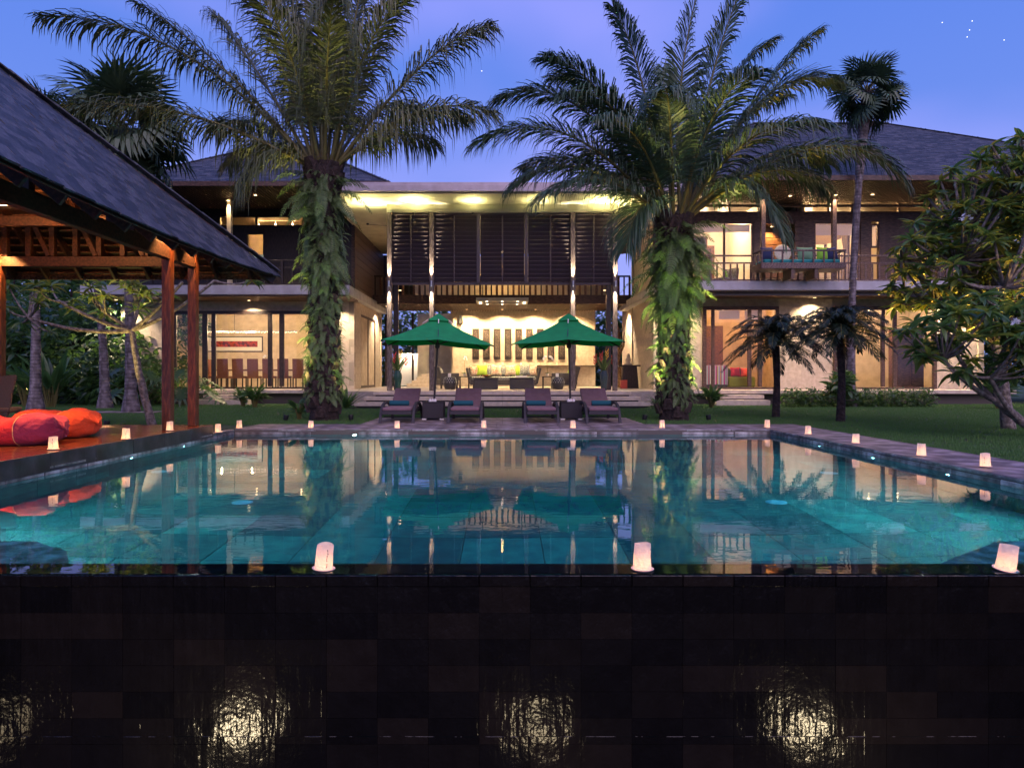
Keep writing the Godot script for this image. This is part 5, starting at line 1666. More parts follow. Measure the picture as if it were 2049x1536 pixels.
	# armchairs
	for s in [-1.0, 1.0]:
		var a := th("wicker_armchair", "dark wicker armchair %s" % ("left of the sofa beside the stairs" if s < 0 else "right of the sofa before the column"), "armchair", P(s * 2.25 + (0.25 if s > 0 else 0.0), fl, 28.0), s * -0.5, "wicker armchairs in the lounge")
		bx(a, "base", M.rattan, Vector3(0, 0.27, 0), Vector3(0.8, 0.24, 0.75), Vector3.ZERO, 0.03)
		bx(a, "backrest", M.rattan, Vector3(s * 0.38, 0.58, -0.05), Vector3(0.08, 0.62, 0.8), Vector3(0, 0, -s * 0.28), 0.03)
		bx(a, "armrest", M.rattan, Vector3(0, 0.48, -0.36), Vector3(0.8, 0.3, 0.08), Vector3.ZERO, 0.02)
		bx(a, "armrest", M.rattan, Vector3(0, 0.48, 0.36), Vector3(0.8, 0.3, 0.08), Vector3.ZERO, 0.02)
		for q in [[-0.34, -0.3], [0.34, -0.3], [-0.34, 0.3], [0.34, 0.3]]:
			bx(a, "leg", M.dark_wood, Vector3(q[0], 0.08, q[1]), Vector3(0.06, 0.16, 0.06))
		pillow(a, "cushion", M.cushion_grey if s < 0 else M.cushion_lime, Vector3(s * 0.24, 0.62, 0.0), Vector3(0.42, 0.42, 0.18), Vector3(0, -s * 1.0, 0))
		var st := th("ceramic_stool", "dark studded drum stool %s" % ("beside the left armchair" if s < 0 else "beside the right armchair"), "stool", P(s * 2.06 + 0.06, fl, 26.75), 0.0, "ceramic drum stools")
		var gs := Geo.new()
		gs.lathe(Vector3.ZERO, [[0.0, 0.0], [0.19, 0.0], [0.22, 0.06], [0.255, 0.22], [0.25, 0.34], [0.21, 0.45], [0.18, 0.47], [0.0, 0.475]], 24)
		pt(st, "drum", gs.mesh(), M.stool_glaze)
		var stud := Geo.new()
		stud.lathe(Vector3.ZERO, [[0.016, 0.0], [0.012, 0.010], [0.0, 0.014]], 8)
		var sm := stud.mesh()
		for r in 3:
			for q in 16:
				var an := TAU * (q + 0.5 * r) / 16.0
				var rr: float = [0.256, 0.243, 0.222][r]
				pt(st, "stud", sm, M.steel, Vector3(cos(an) * rr, 0.27 + r * 0.07, sin(an) * rr), Basis(Quaternion(Vector3.UP, Vector3(cos(an), 0.15 + 0.15 * r, sin(an)).normalized())))
		one("white_candle_box", "small white square holder on the %s drum stool" % ("left" if s < 0 else "right"), "candle holder", bm(Vector3(0.11, 0.13, 0.11), 0.01), M.white_pot, P(s * 2.06 + 0.04, fl + 0.54, 26.75), Basis(), "white holders on the drum stools")
		var tb := th("side_table", "small dark table carrying an orchid, %s of the sofa" % ("left" if s < 0 else "right"), "side table", P(s * 1.72 + 0.15, fl, 29.0), 0.0, "orchid tables")
		bx(tb, "table_top", M.dark_wood, Vector3(0, 0.48, 0), Vector3(0.45, 0.04, 0.45))
		for q in [[-0.18, -0.18], [0.18, -0.18], [-0.18, 0.18], [0.18, 0.18]]:
			bx(tb, "leg", M.dark_wood, Vector3(q[0], 0.23, q[1]), Vector3(0.04, 0.46, 0.04))
		orchid(P(s * 1.72 + 0.15, fl + 0.5, 29.0), "white orchid standing %s the sofa" % ("left of" if s < 0 else "right of"), 0.86)
	heliconia(P(-3.70, fl, 24.75), "tall green vase of red and yellow heliconias by the left column", M.vase_green, [M.bract_yellow, M.bract_red, M.bract_yellow, M.bract_red], 1.12)
	heliconia(P(3.60, fl, 24.75), "tall blue grey vase of heliconias by the right column", M.vase_blue, [M.bract_red, M.bract_red, M.bract_yellow, M.bract_red], 1.15)
	# right end: console, statue, driftwood
	var co := th("console_table", "dark timber console table against the right lounge wall", "console", P(5.25, fl, 29.0))
	bx(co, "top", M.dark_wood, Vector3(0, 0.93, 0), Vector3(0.9, 0.06, 0.45))
	var gp := Geo.new()
	gp.prism([Vector2(-0.32, 0.0), Vector2(0.38, 0.0), Vector2(0.30, 0.9), Vector2(-0.26, 0.9)], Transform3D(), 0.36)
	pt(co, "body", gp.mesh(), M.dark_wood)
	var sta := th("carved_figure", "small seated stone figure standing on the dark console", "figurine", P(5.22, fl + 0.96, 29.0))
	var gf := Geo.new()
	gf.lathe(Vector3.ZERO, [[0.0, 0.0], [0.17, 0.0], [0.18, 0.05], [0.10, 0.10], [0.13, 0.20], [0.12, 0.26], [0.05, 0.30], [0.075, 0.36], [0.06, 0.43], [0.025, 0.46], [0.0, 0.50]], 16)
	pt(sta, "body", gf.mesh(), M.stone_disc)
	one("red_box", "small red box on the floor below the console", "box", bm(Vector3(0.26, 0.34, 0.26), 0.01), M.red_box, P(4.95, fl + 0.172, 28.5))
	var dw := th("driftwood", "tall twisted driftwood trunk standing against the lit wall", "driftwood", P(5.05, fl, 30.4))
	var paths := [[Vector3(0, 0, 0), Vector3(0.06, 0.7, 0), Vector3(-0.05, 1.4, 0.05), Vector3(0.08, 2.0, 0), Vector3(0.02, 2.5, 0.0), Vector3(-0.14, 3.0, 0.05)], [Vector3(0.02, 2.1, 0), Vector3(-0.22, 2.6, 0.08), Vector3(-0.46, 2.8, 0.1)], [Vector3(-0.02, 1.3, 0), Vector3(0.22, 1.8, 0.0), Vector3(0.26, 2.4, 0)], [Vector3(0, 0.6, 0.05), Vector3(-0.2, 1.0, 0.1), Vector3(-0.22, 1.35, 0.1)]]
	for q in paths:
		var gg := Geo.new()
		var rad := []
		for k in q.size():
			rad.append(lerpf(0.14 if q.size() > 4 else 0.07, 0.02, k / float(q.size() - 1)))
		gg.tube(q, rad, 9)
		pt(dw, "trunk" if q.size() > 4 else "branch", gg.mesh(), M.driftwood)

# ---------------------------------------------------------------- by the pool
func lounger(x: float, label: String, first_side: float) -> void:
	var t := th("sun_lounger", label, "sun lounger", P(x, 0.0, 15.5), 0.0, "sun loungers facing the pool")
	for s in [-1.0, 1.0]:
		bar(t, "side_rail", M.rattan, Vector3(s * 0.29, 0.215, 0.80), Vector3(s * 0.29, 0.215, -0.95), 0.05, 0.07)
		# arched arm that is both legs and armrest
		var g := Geo.new()
		var a := [Vector3(0, 0.0, 0.82), Vector3(0, 0.13, 0.76), Vector3(0, 0.26, 0.66), Vector3(0, 0.36, 0.48), Vector3(0, 0.405, 0.20), Vector3(0, 0.40, -0.10), Vector3(0, 0.36, -0.38), Vector3(0, 0.27, -0.60), Vector3(0, 0.14, -0.76), Vector3(0, 0.0, -0.88)]
		for k in a.size() - 1:
			var d: Vector3 = a[k + 1] - a[k]
			var z := d.normalized()
			g.box(Transform3D(Basis(Vector3.RIGHT, z.cross(Vector3.RIGHT), z), (a[k] + a[k + 1]) * 0.5), Vector3(0.06, 0.055, d.length() + 0.035), 0.008)
		pt(t, "leg_arch", g.mesh(), M.rattan, Vector3(s * 0.345, 0, 0))
	bar(t, "front_rail", M.rattan, Vector3(-0.31, 0.215, 0.80), Vector3(0.31, 0.215, 0.80), 0.05, 0.075)
	bar(t, "cross_rail", M.rattan, Vector3(-0.31, 0.12, 0.55), Vector3(0.31, 0.12, 0.55), 0.03, 0.03)
	bar(t, "cross_rail", M.rattan, Vector3(-0.31, 0.12, -0.7), Vector3(0.31, 0.12, -0.7), 0.03, 0.03)
	bx(t, "seat_base", M.rattan, Vector3(0, 0.245, 0.22), Vector3(0.56, 0.025, 1.16))
	bx(t, "seat_cushion", M.lounger_cushion, Vector3(0, 0.293, 0.22), Vector3(0.60, 0.068, 1.18), Vector3.ZERO, 0.03)
	var back := bx(t, "back_cushion", M.lounger_cushion, Vector3(0, 0.485, -0.70), Vector3(0.60, 0.07, 0.78), Vector3(0.52, 0, 0), 0.03)
	bx(t, "back_frame", M.rattan, Vector3(0, 0.445, -0.72), Vector3(0.58, 0.025, 0.76), Vector3(0.52, 0, 0))
	bar(t, "back_prop", M.rattan, Vector3(0.2, 0.22, -0.9), Vector3(0.2, 0.58, -0.93), 0.03, 0.03)
	bar(t, "back_prop", M.rattan, Vector3(-0.2, 0.22, -0.9), Vector3(-0.2, 0.58, -0.93), 0.03, 0.03)
	var tw := th("rolled_towel", "rolled teal towel lying on the %s" % label.split(",")[0], "towel", P(x - 0.08 * first_side, 0.386, 15.62), 0.0, "rolled towels on the loungers")
	var g := Geo.new()
	var prof := [[0.0, -0.22], [0.035, -0.222], [0.052, -0.214], [0.058, -0.19], [0.057, 0.0], [0.059, 0.19], [0.053, 0.214], [0.036, 0.222], [0.0, 0.22]]
	g.lathe(Vector3.ZERO, prof, 20)
	pt(tw, "roll", g.mesh(), M.towel, Vector3.ZERO, Basis(Vector3(0, 0, 1), PI / 2))
	var e := Geo.new()
	e.lathe(Vector3.ZERO, [[0.02, 0.0], [0.026, 0.004], [0.012, 0.01], [0.0, 0.01]], 10)
	pt(tw, "ribbon", e.mesh(), M.towel_edge, Vector3(-0.218, -0.01, 0.012), Basis(Vector3(0, 0, 1), PI / 2))

func parasol(x: float, label: String, lean: float, turn: float) -> void:
	var t := th("parasol", label, "parasol", P(x, 0.0, 16.0), turn, "green parasols behind the loungers")
	var tilt := Basis(Vector3(0, 0, 1), lean)
	var g := Geo.new()
	g.tube([Vector3(0, 0.40, 0), tilt * Vector3(0, 1.4, 0), tilt * Vector3(0, 2.36, 0)], [0.024, 0.024, 0.022], 12)
	pt(t, "pole", g.mesh(), M.brown_pole)
	var half := 1.20
	var ribs := []
	for k in 8:
		var a := TAU * k / 8.0
		var corner := k % 2 == 1
		var r := half * (1.414 if corner else 1.0)
		ribs.append(Vector3(cos(a) * r, 1.70 if corner else 1.765, sin(a) * r))
	var cg := Geo.new()
	var hub := Vector3(0, 2.33, 0)
	for k in 8:
		var a: Vector3 = ribs[k]
		var b: Vector3 = ribs[(k + 1) % 8]
		var n := 7
		var pts := []
		for r in n + 1:
			for q in n + 1:
				var u := r / float(n)
				var w := q / float(n)
				var p := hub.lerp(a.lerp(b, w), lerpf(0.07, 1.0, u))
				p.y -= 0.035 * sin(PI * u) + 0.02 * u * sin(PI * w)
				pts.append(p)
		cg.grid(pts, n + 1)
	pt(t, "canopy", cg.mesh(), M.parasol, Vector3.ZERO, tilt)
	var vg := Geo.new()
	for k in 8:
		var a: Vector3 = ribs[k]
		var b: Vector3 = ribs[(k + 1) % 8]
		var f := 0.19
		var pa := hub.lerp(a, f) + Vector3(0, 0.05, 0)
		var pb := hub.lerp(b, f) + Vector3(0, 0.05, 0)
		vg.tri(Vector3(0, 2.425, 0), pa, pb, Vector3.UP)
		vg.quad(pa, pb, pb - Vector3(0, 0.025, 0), pa - Vector3(0, 0.025, 0), (pa + pb) * Vector3(1, 0, 1))
		bar(t, "tie", M.white_paint, tilt * (pa + Vector3(0, 0.004, 0)), tilt * (hub.lerp(a, 0.30) + Vector3(0, 0.012, 0)), 0.018, 0.004, 0.0)
		bar(t, "rib", M.brown_pole, tilt * (hub + Vector3(0, -0.07, 0)), tilt * (a + Vector3(0, -0.025, 0)), 0.018, 0.026, 0.0)
		bar(t, "strut", M.brown_pole, tilt * Vector3(0, 1.70, 0), tilt * (hub.lerp(a, 0.48) + Vector3(0, -0.06, 0)), 0.016, 0.02, 0.0)
	pt(t, "vent", vg.mesh(), M.parasol, Vector3.ZERO, tilt)
	var hg := Geo.new()
	hg.lathe(Vector3.ZERO, [[0.03, 1.62], [0.055, 1.64], [0.058, 1.74], [0.03, 1.76]], 14)
	pt(t, "hub", hg.mesh(), M.brown_pole, Vector3.ZERO, tilt)

func pool_table(x: float, label: String) -> void:
	var t := th("parasol_table", label, "side table", P(x, 0.0, 15.95), 0.0, "box tables holding the parasols")
	bx(t, "body", M.rattan, Vector3(0, 0.215, 0), Vector3(0.48, 0.36, 0.48), Vector3.ZERO, 0.012)
	bx(t, "top", M.rattan, Vector3(0, 0.404, 0), Vector3(0.50, 0.016, 0.50), Vector3.ZERO, 0.006)
	for q in [[-0.2, 0.2], [0.2, 0.2], [-0.2, -0.2], [0.2, -0.2]]:
		bx(t, "foot", M.white_paint, Vector3(q[0], 0.018, q[1]), Vector3(0.10, 0.034, 0.06), Vector3.ZERO, 0.006)
	for k in 3:
		var c := th("white_cup", "%s white upturned cup on the %s" % [["left", "middle", "right"][k], label.split(" holding")[0]], "cup", P(x + (k - 1) * 0.055 - 0.01, 0.413, 15.76 + 0.03 * (k % 2)), 0.0, "white cups on the parasol tables")
		var g := Geo.new()
		g.lathe(Vector3.ZERO, [[0.034, 0.0], [0.036, 0.01], [0.030, 0.05], [0.012, 0.062], [0.012, 0.068], [0.0, 0.069]], 16)
		pt(c, "cup", g.mesh(), M.white_pot)

func poolside() -> void:
	lanterns()
	lounger(-2.22, "leftmost sun lounger, with mauve cushions and woven frame", 1.0)
	lounger(-0.79, "second sun lounger from the left, with mauve cushions", 1.0)
	lounger(0.83, "third sun lounger from the left, with mauve cushions", 1.0)
	lounger(2.13, "rightmost sun lounger, with mauve cushions and woven frame", -1.0)
	parasol(-1.56, "green square parasol over the two left loungers", -0.045, 0.10)
	parasol(1.56, "green square parasol over the two right loungers", 0.02, -0.12)
	pool_table(-1.56, "left dark woven box table holding the parasol pole")
	pool_table(1.56, "right dark woven box table holding the parasol pole")
	# day bed that projects from the balcony
	var y := 4.33
	var t := th("balcony_daybed", "timber day bed with teal mattress projecting from the right balcony", "day bed", P(10.25, y, 24.25))
	bx(t, "base", M.rail_wood, Vector3(0, 0.41, 0), Vector3(2.9, 0.2, 1.0), Vector3.ZERO, 0.01)
	for x in [-0.35, 0.45]:
		bx(t, "bracket", M.mid_wood, Vector3(x, 0.14, 0.1), Vector3(0.13, 0.34, 0.7))
	bx(t, "mattress", M.mattress_teal, Vector3(0, 0.58, -0.04), Vector3(2.6, 0.13, 0.84), Vector3.ZERO, 0.03)
	bx(t, "top_rail", M.rail_wood, Vector3(0, 0.93, 0.44), Vector3(2.9, 0.05, 0.08))
	for s in [-1.0, 1.0]:
		bx(t, "top_rail", M.rail_wood, Vector3(s * 1.41, 0.932, -0.03), Vector3(0.08, 0.046, 0.86))
		for k in 2:
			bx(t, "baluster", M.rail_wood, Vector3(s * 1.41, 0.71, -0.35 + k * 0.4), Vector3(0.045, 0.39, 0.045))
	for k in 9:
		bx(t, "baluster", M.rail_wood, Vector3(-1.41 + k * 0.3525, 0.71, 0.44), Vector3(0.05, 0.39, 0.05))
	var cu := [["navy", -1.06, 0.44, 0.10], ["sage", 0.26, 0.56, 0.0], ["bright", 0.86, 0.42, -0.1], ["navy", 1.16, 0.46, 0.2]]
	var cl := ["dark navy cushion at the left end of the balcony day bed", "sage green cushion in the middle of the balcony day bed", "bright green cushion on the balcony day bed", "dark navy cushion at the right end of the balcony day bed"]
	for k in 4:
		var c := th("daybed_cushion", cl[k], "cushion", P(10.25 + cu[k][1], y + 0.645, 24.26), 0.0, "cushions on the balcony day bed")
		pillow(c, "pad", M["cushion_" + cu[k][0]], Vector3(0, 0.25, 0), Vector3(cu[k][2], 0.50, 0.2), Vector3(-0.2, 0.4 * cu[k][3], cu[k][3] * 0.5))
	var di := th("stone_disc", "round carved stone disc with a hole, standing on the balcony", "ornament", P(9.85, y + 0.68, 24.55))
	var g := Geo.new()
	var prof := []
	for k in 17:
		var a := TAU * k / 16.0
		prof.append([0.17 + 0.13 * cos(a), 0.03 * sin(a)])
	g.lathe(Vector3.ZERO, prof, 28)
	pt(di, "disc", g.mesh(), M.stone_disc, Vector3(0, 0.30, 0), Basis(Vector3.RIGHT, PI / 2 - 0.15))
	# the first stars
	var stars := [[377.6, 304.0], [403.3, 305.3], [401.1, 297.6], [399.0, 291.6], [430.7, 289.0], [-17.6, 262.4]]
	for k in 6:
		var d := 600.0
		var gs := Geo.new()
		gs.lathe(Vector3.ZERO, [[0.0, -0.42], [0.3, -0.3], [0.42, 0.0], [0.3, 0.3], [0.0, 0.42]], 8)
		one("star", ["bright star high at the upper right, leftmost of five", "bright star at the upper right, top of a row of three", "bright star at the upper right, middle of a row of three", "bright star at the upper right, bottom of a row of three", "bright star nearest the upper right corner", "bright star above the flat roof between the palms"][k], "star", gs.mesh(), M.star, P(stars[k][0], stars[k][1], d), Basis(), "stars")

# ---------------------------------------------------------------- plants
var leaves := {}

# one folded leaf along +z; negative turns about x lift it
func leaf_mesh(l: float, w: float, curl: float) -> ArrayMesh:
	var key := "%.3f %.3f %.2f" % [l, w, curl]
	if leaves.has(key):
		return leaves[key]
	var g := Geo.new()
	var pr := []
	for k in 6:
		var t := k / 5.0
		var hw := w * 0.5 * sin(PI * pow(t, 0.8)) + (0.004 if k == 0 else 0.0)
		var c := Vector3(0, -curl * l * 0.5 * t * t, l * t)
		pr.append([c + Vector3(-hw, hw * 0.35, 0), c, c + Vector3(hw, hw * 0.35, 0)])
	for k in 5:
		for s in 2:
			g.quad(pr[k][s], pr[k][s + 1], pr[k + 1][s + 1], pr[k + 1][s], Vector3.UP)
	leaves[key] = g.mesh()
	return leaves[key]

func bez(a: Vector3, b: Vector3, c: Vector3, n: int) -> Array:
	var r := []
	for k in n + 1:
		var t := k / float(n)
		r.append(a.lerp(b, t).lerp(b.lerp(c, t), t))
	return r

# a feather leaf along a path: stalk and leaflets in two meshes
func frond(parent: Node3D, path: Array, n: int, ll: float, lw: float, droop: float, m: Material, shag: float, stalk := 0.035, bare := 0.16, called := "frond") -> void:
	var rib := Geo.new()
	var rad := []
	for k in path.size():
		rad.append(lerpf(stalk, 0.005, pow(k / float(path.size() - 1), 0.7)))
	rib.tube(path, rad, 6, false)
	var f := pt(parent, called, rib.mesh(), M.petiole)
	var g := Geo.new()
	g.colored = true
	var last := path.size() - 1
	for k in n:
		var t := lerpf(bare, 0.995, k / float(n - 1))
		var ft := t * last
		var i := mini(int(ft), last - 1)
		var p: Vector3 = path[i].lerp(path[i + 1], ft - i)
		var d: Vector3 = (path[i + 1] - path[i]).normalized()
		var side := d.cross(Vector3.UP)
		side = side.normalized() if side.length() > 0.15 else Vector3.RIGHT
		var up := side.cross(d).normalized()
		var env := pow(sin(PI * clampf(0.06 + t * 0.88, 0.0, 1.0)), 0.55)
		for s in [-1.0, 1.0]:
			if rng.randf() < 0.05:
				continue
			var ang := lerpf(1.15, 0.45, t) + rng.randf_range(-0.12, 0.12)
			var lift := rng.randf_range(-0.25, 0.45) * shag + 0.12
			var dir = (d * cos(ang) + side * s * sin(ang) + up * lift).normalized()
			var l := ll * env * rng.randf_range(0.82, 1.1)
			var w := lw * rng.randf_range(0.8, 1.1)
			var wv = dir.cross(up).normalized()
			wv = (wv + up * rng.randf_range(-0.5, 0.5)).normalized() * w
			var dr := droop * rng.randf_range(0.6, 1.4)
			var mid = p + dir * l * 0.5 + Vector3.DOWN * l * dr * 0.14
			var m2 = p + dir * l * 0.80 + Vector3.DOWN * l * dr * 0.42
			var tip = p + dir * l * lerpf(1.0, 0.86, dr) + Vector3.DOWN * l * dr * 0.82
			var b := rng.randf_range(0.7, 1.25)
			g.col = Color(b * rng.randf_range(0.9, 1.15), b, b * 0.95)
			if rng.randf() < 0.04 * shag:
				g.col = Color(1.7, 1.0, 0.8)
			g.quad(p - wv * 0.35, p + wv * 0.35, mid + wv, mid - wv)
			g.quad(mid - wv, mid + wv, m2 + wv * 0.7, m2 - wv * 0.7)
			g.tri(m2 - wv * 0.7, m2 + wv * 0.7, tip)
	pt(f, "leaflets", g.mesh(), m)

func fern_mesh(sd: int) -> ArrayMesh:
	var key := "fern%d" % sd
	if leaves.has(key):
		return leaves[key]
	var r := RandomNumberGenerator.new()
	r.seed = sd
	var g := Geo.new()
	g.colored = true
	var path := bez(Vector3.ZERO, Vector3(0, 0.12 + 0.06 * (sd % 2), 0.5), Vector3(0.1 * (sd % 3 - 1), -0.30 - 0.12 * (sd % 3), 0.86), 12)
	var n := 24
	for k in n:
		var t := 0.1 + 0.9 * k / float(n - 1)
		var ft := t * 12.0
		var i := mini(int(ft), 11)
		var p: Vector3 = path[i].lerp(path[i + 1], ft - i)
		var d: Vector3 = (path[i + 1] - path[i]).normalized()
		var side := d.cross(Vector3.UP).normalized()
		var up := side.cross(d)
		var l := 0.17 * pow(sin(PI * clampf(0.1 + t * 0.87, 0, 1)), 0.7)
		for s in [-1.0, 1.0]:
			var dir = (side * s + d * 0.45 + up * r.randf_range(-0.2, 0.25)).normalized()
			var b := r.randf_range(0.75, 1.2)
			g.col = Color(b, b, b)
			var w := d * 0.016
			var mid = p + dir * l * 0.55
			g.quad(p - w * 0.6, p + w * 0.6, mid + w, mid - w)
			g.tri(mid - w, mid + w, p + dir * l + Vector3.DOWN * l * 0.25)
	for k in 12:
		var a: Vector3 = path[k]
		var b: Vector3 = path[k + 1]
		g.col = Color(1.2, 0.9, 0.6)
		g.quad(a - Vector3(0.006, 0, 0), a + Vector3(0.006, 0, 0), b + Vector3(0.005, 0, 0), b - Vector3(0.005, 0, 0))
	leaves[key] = g.mesh()
	return leaves[key]

func feather_palm(x: float, d: float, top: float, label: String, fronds: Array, m: Material, ll: float, droop: float, shag: float, fern_lo: float, fern_hi: float, fern_wide: float) -> void:
	var t := th("feather_palm", label, "palm tree", P(x, -0.03, d), 0.0, "great feather palms on the lawn")
	# trunk
	var path := []
	var rad := []
	var n := 26
	for k in n + 1:
		var f := k / float(n)
		path.append(Vector3(0.05 * sin(f * 3.0), f * top, 0))
		rad.append(lerpf(0.35, 0.23, minf(f * 2.2, 1.0)) + (0.11 * smoothstep(0.78, 0.95, f)) + rng.randf_range(-0.02, 0.02))
	var g := Geo.new()
	g.tube(path, rad, 18, true)
	pt(t, "trunk", g.mesh(), M.trunk_brown)
	# leaf bases round the trunk
	var bg := Geo.new()
	bg.prism([Vector2(-0.13, 0.0), Vector2(0.13, 0.0), Vector2(0.10, 0.14), Vector2(0.055, 0.24), Vector2(-0.055, 0.24), Vector2(-0.10, 0.14)], Transform3D(Basis.from_euler(Vector3(0.35, 0, 0)), Vector3(0, 0, 0.0)), 0.09)
	var boot := bg.mesh()
	var count := 130
	for k in count:
		var f := k / float(count)
		var y := 0.1 + f * (top - 0.25)
		var a := k * 2.3999
		var ry: float = rad[clampi(int(y / top * n), 0, n)]
		var sc := lerpf(1.0, 1.35, f)
		pt(t, "leaf_base", boot, M.boot, Vector3(sin(a) * (ry - 0.015), y, cos(a) * (ry - 0.015)), Basis(Vector3.UP, a).scaled(Vector3.ONE * sc))
	# dry fibres hanging about the crown
	var fg := Geo.new()
	for k in 420:
		var a := rng.randf() * TAU
		var y := top - rng.randf_range(-0.15, 0.95)
		var rr := 0.33 + rng.randf() * 0.12
		var p := Vector3(sin(a) * rr, y, cos(a) * rr)
		var o := Vector3(sin(a), 0, cos(a))
		var q := p + o * rng.randf_range(0.03, 0.16) + Vector3(rng.randf_range(-0.1, 0.1), rng.randf_range(-0.3, 0.18), rng.randf_range(-0.1, 0.1))
		var w := Vector3(cos(a), 0, -sin(a)) * 0.007
		fg.tri(p - w, p + w, q)
	pt(t, "crown_fibres", fg.mesh(), M.fibre).set_meta("kind", "stuff")
	# fronds: [bend point, tip] from the crown
	for q in fronds:
		var a := atan2(q[1].x, q[1].z)
		var from := Vector3(sin(a) * 0.22, top - 0.15, cos(a) * 0.22)
		var c := Vector3(0, top, 0)
		var p := bez(from, c + q[0], c + q[1], 18)
		frond(t, p, int(86 + 20 * q[1].length()), ll, 0.0185, droop, m, shag, 0.055)
	# ferns that grow on the trunk
	var small := [[], [], []]
	for k in 1100:
		var y := lerpf(fern_lo, fern_hi, rng.randf())
		var a := rng.randf() * TAU
		var i := clampi(int(y / top * n), 0, n)
		var b := Basis(Vector3.UP, a + rng.randf_range(-0.6, 0.6)) * Basis(Vector3.RIGHT, rng.randf_range(-0.4, 1.2)) * Basis(Vector3(0, 0, 1), rng.randf_range(-0.7, 0.7))
		var out := rng.randf() * 0.22 * fern_wide * smoothstep(fern_lo, fern_hi, y)
		small[k % 3].append(Transform3D(b.scaled(Vector3.ONE * rng.randf_range(0.18, 0.36)), Vector3(sin(a) * (rad[i] - 0.02 + out), y, cos(a) * (rad[i] - 0.02 + out))))
	for k in 3:
		mass(t, "small_ferns", fern_mesh(k + 1), M.fern, small[k])
	for k in 290:
		var f := pow(rng.randf(), 0.8)
		var y := lerpf(fern_lo, fern_hi, f)
		var a := rng.randf() * TAU
		if cos(a) < -0.55:
			a = -a + PI
		var i := clampi(int(y / top * n), 0, n)
		var sc := lerpf(0.22, 0.50, pow(rng.randf(), 1.2)) * (1.0 + fern_wide * smoothstep(0.35, 0.75, f))
		var b := Basis(Vector3.UP, a + rng.randf_range(-0.5, 0.5)) * Basis(Vector3.RIGHT, rng.randf_range(-0.2, 1.15)) * Basis(Vector3(0, 0, 1), rng.randf_range(-0.5, 0.5))
		pt(t, "fern", fern_mesh(k % 5), M.fern, Vector3(sin(a) * (rad[i] - 0.03), y, cos(a) * (rad[i] - 0.03)), b.scaled(Vector3.ONE * sc))

func uplight(at: Vector3, dir: Vector3, e: float, angle: float, label: String, c := Color(1.0, 0.86, 0.5)) -> void:
	var t := th("garden_uplight", label, "garden light", at, 0.0, "garden uplights in the lawn")
	var b := Basis(Quaternion(Vector3.UP, dir.normalized()))
	var g := Geo.new()
	g.lathe(Vector3.ZERO, [[0.0, -0.06], [0.05, -0.06], [0.06, 0.05], [0.052, 0.055], [0.05, 0.04]], 14)
	pt(t, "housing", g.mesh(), M.black_metal, Vector3(0, 0.08, 0), b)
	var l := Geo.new()
	l.lathe(Vector3.ZERO, [[0.05, 0.041], [0.0, 0.046]], 14)
	pt(t, "lens", l.mesh(), M.lamp_warm, Vector3(0, 0.08, 0), b)
	spot(t, Vector3(0, 0.08, 0) + dir.normalized() * 0.07, dir, e, angle, c, 0.04, 0.9)

func fan_leaf(sd: int) -> ArrayMesh:
	var key := "fan%d" % sd
	if leaves.has(key):
		return leaves[key]
	var r := RandomNumberGenerator.new()
	r.seed = 50 + sd
	var g := Geo.new()
	g.colored = true
	var n := 30
	for k in n:
		var a := lerpf(-2.25, 2.25, k / float(n - 1))
		var l := 0.95 - 0.13 * absf(a) * 0.6 + r.randf_range(-0.06, 0.06)
		var dir := Vector3(sin(a), 0.0, cos(a))
		var w := Vector3(cos(a), 0, -sin(a)) * 0.048
		var fold := 0.03 if k % 2 else -0.03
		var b := r.randf_range(0.8, 1.2)
		g.col = Color(b, b, b)
		var p0 := dir * 0.03
		var p1 := dir * l * 0.55 + Vector3(0, fold - 0.03 * absf(a) + 0.06, 0)
		var p2 := dir * l * 0.82 + Vector3(0, -0.05 - r.randf() * 0.08, 0)
		var p3 := dir * l + Vector3(0, -0.12 - r.randf() * 0.18, 0)
		g.quad(p0 - w * 0.1, p0 + w * 0.1, p1 + w, p1 - w, Vector3.UP)
		g.quad(p1 - w, p1 + w, p2 + w * 0.55, p2 - w * 0.55, Vector3.UP)
		g.tri(p2 - w * 0.55, p2 + w * 0.55, p3, Vector3.UP)
	leaves[key] = g.mesh()
	return leaves[key]

